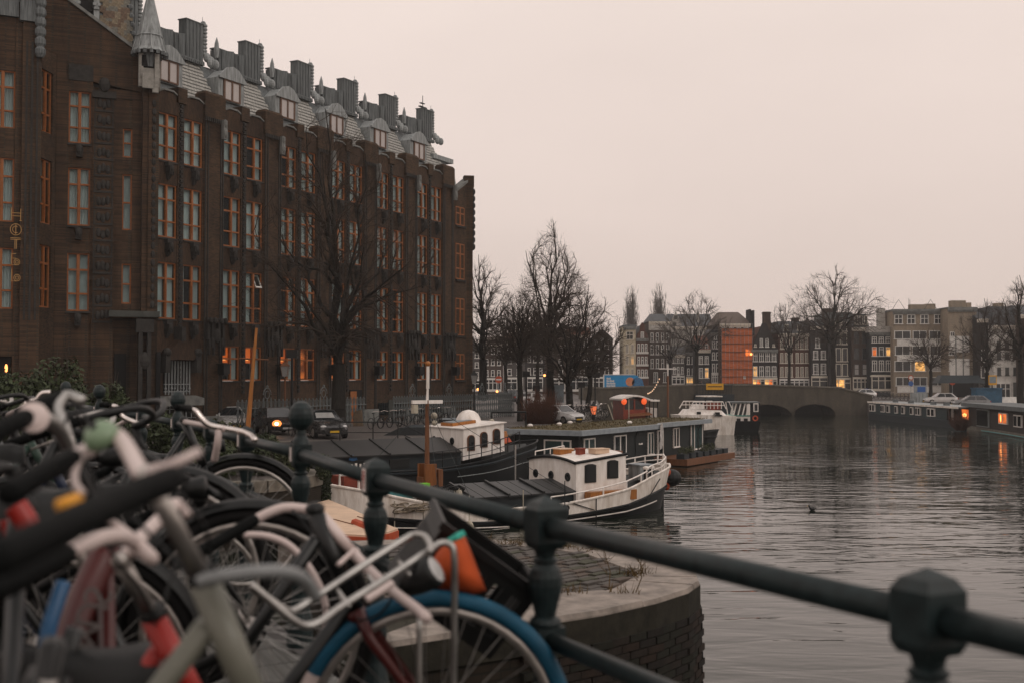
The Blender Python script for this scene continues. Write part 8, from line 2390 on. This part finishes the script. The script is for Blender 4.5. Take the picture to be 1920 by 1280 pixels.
# red fork tubes at the left
Lk = bicycle('black bicycle with short bright red tubes at the left edge','black',head=P(42,958,2.05),heading=math.radians(118),lean=math.radians(6),pitch=math.radians(2),light=False,saddle_h=.72,detail=False,bar_m='black',
  barw=dict(bar=[(-40,905,1.95),(-10,880,2.0),(20,880,2.05),(40,900,2.08)],clamp=(26,884,2.05),stem='black',grips=[[(-38,904,1.95),(-90,940,1.9),(-150,970,1.85)]]))
wtube(Lk,'red_head_tube',[(30,948,2.0),(46,972,2.0),(66,1006,2.0)],.020,'red',12)
wtube(Lk,'red_head_tube',[(14,972,2.1),(20,996,2.1),(26,1022,2.1)],.014,'red',12)
# bicycle whose dark saddle fills the lower left corner
Sk = bicycle('black bicycle whose broad dark saddle fills the lower left corner','black',head=P(-432,1062,2.03),heading=math.radians(176),lean=math.radians(-4),light=False,saddle_h=.74,bar='flat')
# further bicycles along the railing, front wheels raised in a stand
C1 = bicycle('black bicycle with its front wheel raised by the third railing post','black',hub=P(305,1088,3.75),heading=math.radians(8),lean=math.radians(-3),pitch=math.radians(11),rack=True,detail=False,bar_m='black',
  barw=dict(bar=[(205,880,3.9),(230,858,3.86),(262,850,3.82),(290,858,3.78),(312,880,3.74)],clamp=(272,852,3.8),stem='black',grips=[[(206,879,3.9),(170,896,3.86),(130,912,3.8)],[(312,880,3.74),(280,900,3.7),(240,920,3.66)]]))
D1 = bicycle('black bicycle with a large black front wheel under the pale handlebar','black',hub=P(470,1180,3.30),heading=math.radians(5),lean=math.radians(3),pitch=math.radians(9),fender='black',saddle_h=.82,detail=False,bar_m='black',
  barw=dict(bar=[(318,948,3.35),(345,925,3.35),(380,915,3.3),(410,930,3.25)],clamp=(388,918,3.3),stem='black',grips=[[(320,947,3.35),(285,962,3.32),(240,985,3.28)]]))
E1 = bicycle('dark bicycle with a pale front mudguard rim in the middle of the row','black',hub=P(446,1160,4.0),heading=math.radians(6),lean=math.radians(2),pitch=math.radians(5),rim='pale_pink',fender='black',bar='dutch',bar_m='black',stem_m='black',detail=False)
wtube(E1,'pale_mudguard_edge',[(458,1002,3.2),(500,1004,3.2),(540,1020,3.2),(575,1056,3.2),(600,1100,3.2),(612,1140,3.2)],.010,'pale_pink')
grp = [( 'black bicycle behind the ball topped post with a dull steel handlebar','black',(345,1125,4.6),12,2,6,'dutch','steel'),
       ( 'navy bicycle leaning on the railing between the fourth and fifth posts','navy',(225,1075,5.3),10,4,6,'dutch','steel'),
       ( 'green bicycle with a rear rack further along the railing','green',(170,1000,6.1),14,-3,8,'dutch','black'),
       ( 'black bicycle with a flat bar beyond the green one','black',(125,965,7.0),10,2,8,'flat','steel'),
       ( 'grey bicycle near the far end of the railing','grey',(75,940,8.0),12,0,8,'dutch','black'),
       ( 'black bicycle last in the row at the far left','black',(25,920,9.0),12,3,8,'dutch','steel'),
       ( 'dark bicycle standing among the others at the left edge','navy',(60,1215,3.4),6,5,3,'dutch','black'),
       ( 'black bicycle with bright spokes low in the row','black',(140,1265,3.1),4,3,3,'flat','black')]
for lab,fc,(px,py,Y),hd,ln,pt,br,bm_ in grp:
    bicycle(lab,fc,hub=P(px,py,Y),heading=math.radians(hd),lean=math.radians(ln),pitch=math.radians(pt),bar=br,bar_m=bm_,stem_m='black',detail=bm_=='steel',rack=R.random()<.5)
# silver handlebar lying over the far part of the railing
Z1 = bicycle('black bicycle with a wavy silver handlebar above the railing','black',hub=P(455,985,6.0),heading=math.radians(10),lean=math.radians(0),pitch=math.radians(5),detail=False,light=True,
  barw=dict(bar=[(352,766,5.2),(366,770,5.2),(376,782,5.2),(392,796,5.2),(418,802,5.2),(450,808,5.2),(470,816,5.1),(478,824,5.0)],clamp=(420,803,5.2),stem='pale_pink',r=.014,grips=[[(356,765,5.2),(345,764,5.1),(331,763,5.0)]]))
wtube(Z1,'stem_pipe',[(410,806,5.2),(408,830,5.2),(402,862,5.25)],.016,'pale_pink')
Z2 = bicycle('dark bicycle with a silver bar hooked over the railing near the bend','black',hub=P(300,960,7.4),heading=math.radians(10),lean=0,pitch=math.radians(6),detail=False,
  barw=dict(bar=[(206,760,7.0),(222,764,7.0),(228,778,7.0),(240,786,7.0),(262,794,7.0),(280,797,7.0)],clamp=(240,786,7.0),stem='pale_pink',r=.016,grips=[[(210,760,7.0),(200,758,7.0),(190,758,6.9)]]))
Z3 = bicycle('dark bicycle with a bright raised bar at the far left','black',hub=P(120,960,6.4),heading=math.radians(10),lean=0,pitch=math.radians(6),detail=False,
  barw=dict(bar=[(48,757,6.0),(58,752,6.0),(70,748,6.0),(76,740,6.0),(82,736,6.0),(94,735,6.0)],clamp=(66,750,6.0),stem='pale_pink',r=.014))
# crate with the orange bag, on the rack behind the blue wheel
ck = P(868,1082,3.12)
crate = empty('bicycle_crate', ck, 0, 'black plastic crate tilted on the front rack behind the blue wheel', 'crate')
CM = Matrix.Translation(ck) @ Matrix.Rotation(math.radians(37),4,'Y') @ Matrix.Rotation(math.radians(12),4,'Z')
w2,d2_,h2 = .155,.12,.105
for nm,(x0,x1,y0,y1) in {'side_panel':(-w2,w2,-d2_,-d2_+.008),'side_panel.b':(-w2,w2,d2_-.008,d2_),'end_panel':(-w2,-w2+.008,-d2_+.009,d2_-.009),'end_panel.b':(w2-.008,w2,-d2_+.009,d2_-.009)}.items():
    m = MB(CM); nb_ = 5
    m.box(x0,x1,y0,y1,h2-.05,h2); m.box(x0,x1,y0,y1,-h2,-h2+.04)
    for i in range(nb_+1):
        if x1-x0 > .05: q=x0+(x1-x0-.03)*i/nb_; m.box(q,q+.03,y0,y1,-h2+.04,h2-.05)
        else: q=y0+(y1-y0-.025)*i/nb_; m.box(x0,x1,q,q+.025,-h2+.04,h2-.05)
    m.build(nm.split('.')[0], M_['crate'], crate, world=True)
MB(CM).box(-w2,w2,-d2_,d2_,-h2-.006,-h2).build('bottom', M_['crate'], crate, world=True)
m = MB(CM); m.box(-w2-.012,w2+.012,-d2_-.012,-d2_,h2-.018,h2+.004); m.box(-w2-.012,w2+.012,d2_,d2_+.012,h2-.018,h2+.004); m.box(-w2-.012,-w2,-d2_,d2_,h2-.018,h2+.004); m.box(w2,w2+.012,-d2_,d2_,h2-.018,h2+.004); m.build('rim', M_['crate'], crate, world=True)
bag = empty('orange_bag', P(866,1075,2.92), 0, 'orange fabric bag with a teal edge stuffed beside the black crate', 'bag')
prof = [(806,1062),(822,1036),(848,1008),(868,1002),(882,1036),(898,1078),(908,1104),(880,1112),(850,1108),(824,1100),(808,1090)]
bb_ = MB(); n=len(prof)
fr_ = [P(x,y,2.86) for x,y in prof]; mid_ = [P(856+(x-856)*1.08,1066+(y-1066)*1.06,2.95) for x,y in prof]; bk_ = [P(x,y,3.05) for x,y in prof]
ctr = P(856,1066,2.82)
vs = [ctr]+[p.lerp(ctr,.15) for p in fr_]+mid_+bk_; fs=[]
for i in range(n):
    j=(i+1)%n; fs += [(0,1+j,1+i),(1+i,1+j,1+n+j,1+n+i),(1+n+i,1+n+j,1+2*n+j,1+2*n+i)]
fs.append(tuple(1+2*n+i for i in range(n)))
bb_.add(vs,fs).build('cloth', M_['bag_orange'], bag, smooth=True, world=True)
MB().tube([P(842,1014,2.88),P(856,1005,2.87),P(870,998,2.88)],.010,8,flat=.6).build('teal_edge', M_['bag_teal'], bag, world=True)
# small far bicycles: one proto, copied
FB = None
def far_bike(label, pos, heading, fc='black'):
    """simple parked bicycle for the quays"""
    r = empty('bicycle', pos, heading, label, 'bicycle', 'bicycles parked on the quays')
    for x in (-.52,.52):
        w = obj('wheel', FBM[0], r, loc=(x,0,.34)); obj('spokes', FBM[1], w, kind='stuff')
    obj('frame', FBM[2], r); obj('handlebar', FBM[3], r); obj('saddle', FBM[4], r)
    return r
m0 = MB().torus(.33,.022,18,5).mesh('wheel', M_['rubber']); s0 = MB()
for i in range(10):
    a=math.pi*2*i/10; s0.tube([(0,0,0),(.32*math.cos(a),0,.32*math.sin(a))],.004,3,caps=False)
s0 = s0.mesh('spokes', M_['steel'])
f0 = MB().tube([(.52,0,.34),(.36,0,.75),(.30,0,1.0)],.02,5).tube([(.36,0,.7),(-.08,0,.3),(-.52,0,.34)],.02,5).tube([(-.08,0,.3),(-.25,0,.9)],.02,5).tube([(.34,0,.8),(-.18,0,.62)],.018,5).tube([(-.52,0,.34),(-.2,0,.78)],.012,4).mesh('frame', BP['black'])
b0 = MB().tube([(.10,.28,1.05),(.26,.26,1.08),(.33,0,1.03),(.26,-.26,1.08),(.10,-.28,1.05)],.014,5).mesh('handlebar', M_['chrome'])
s1 = MB().ball((-.28,0,.95),(.14,.08,.04),8,5).mesh('saddle', M_['saddle'])
FBM = (m0,s0,f0,b0,s1)
for (px,py,z,hd,lab) in [(552,816,2.0,80,'bicycle standing between the two black parked cars'),(575,820,2.0,60,'bicycle leaning by the front of the black car')]:
    far_bike(lab, PG(px,py,z), math.radians(hd))
ordn = ['first','second','third','fourth','fifth','sixth','seventh','eighth','ninth','tenth','eleventh','twelfth']
for i in range(9): far_bike('%s dark bicycle from the tan stone block along the hotel fence' % ordn[i], PG(705+i*17,803-i*1.5,2.0), math.radians(60+R.uniform(-20,20)))
for i in range(12): far_bike('%s dark bicycle from the twig bush in the cluster under the forked trees' % ordn[i], PG(1062+i*6,784+R.uniform(-7,6),2.0), math.radians(R.uniform(-30,60)))
for i in range(9): far_bike('%s tiny dark bicycle from the hotel corner at the far street end' % ordn[i], PG(908+i*10,749+R.uniform(-2,2),2.0), math.radians(R.uniform(-40,40)))
for i in range(9): far_bike('%s dark bicycle right of the police car on the far quay' % ordn[i], PG(1650+i*7,748+i*.4,1.75), math.radians(R.uniform(-30,30)))
# trunk side shine and ball lamp at the far street
for (px,py,w) in ((896,729,'leftmost, beside the hotel corner tree'),(910,728,'right of the hotel corner tree trunk'),(1021,703,'high up beside the tallest tree trunk'),(932,733,'beside the small red round sign')):
    MB().ball(P(px,py,150),.16,8,6).build('street_light_globe', M_['lit_lamp'], label='small warm globe light '+w, cat='street lamp', group='globe lights at the street end')

# brake and gear cables
for b_, pts in ((Bk,[(214,826,1.70),(240,862,1.62),(300,930,1.55),(352,1010,1.53),(386,1090,1.54)]),(Bk,[(296,888,1.42),(340,930,1.40),(388,1000,1.46),(402,1090,1.53)]),
                (Bk,[(160,846,1.70),(176,900,1.66),(240,960,1.60),(330,1050,1.56),(372,1100,1.55)]),
                (Fk,[(200,1010,1.70),(222,1056,1.72),(262,1100,1.82),(292,1170,1.90)]),(Fk,[(330,948,2.06),(346,1000,2.0),(322,1080,1.95),(298,1160,1.92)]),
                (Gk,[(118,800,2.1),(134,770,2.1),(152,790,2.15),(160,850,2.2),(150,920,2.3),(196,1010,2.34)]),(Gk,[(126,760,2.36),(150,764,2.36),(166,800,2.34),(168,880,2.33),(200,1000,2.34)]),
                (A,[(594,960,2.98),(610,1010,2.9),(640,1070,2.86),(655,1120,2.86)]),(A,[(740,1112,2.70),(712,1150,2.72),(672,1160,2.8),(656,1130,2.86)]),(A,[(548,955,2.99),(585,1000,2.95),(624,1080,2.88),(650,1140,2.87)])):
    wtube(b_,'brake_cable',pts,.0030,'black',6)
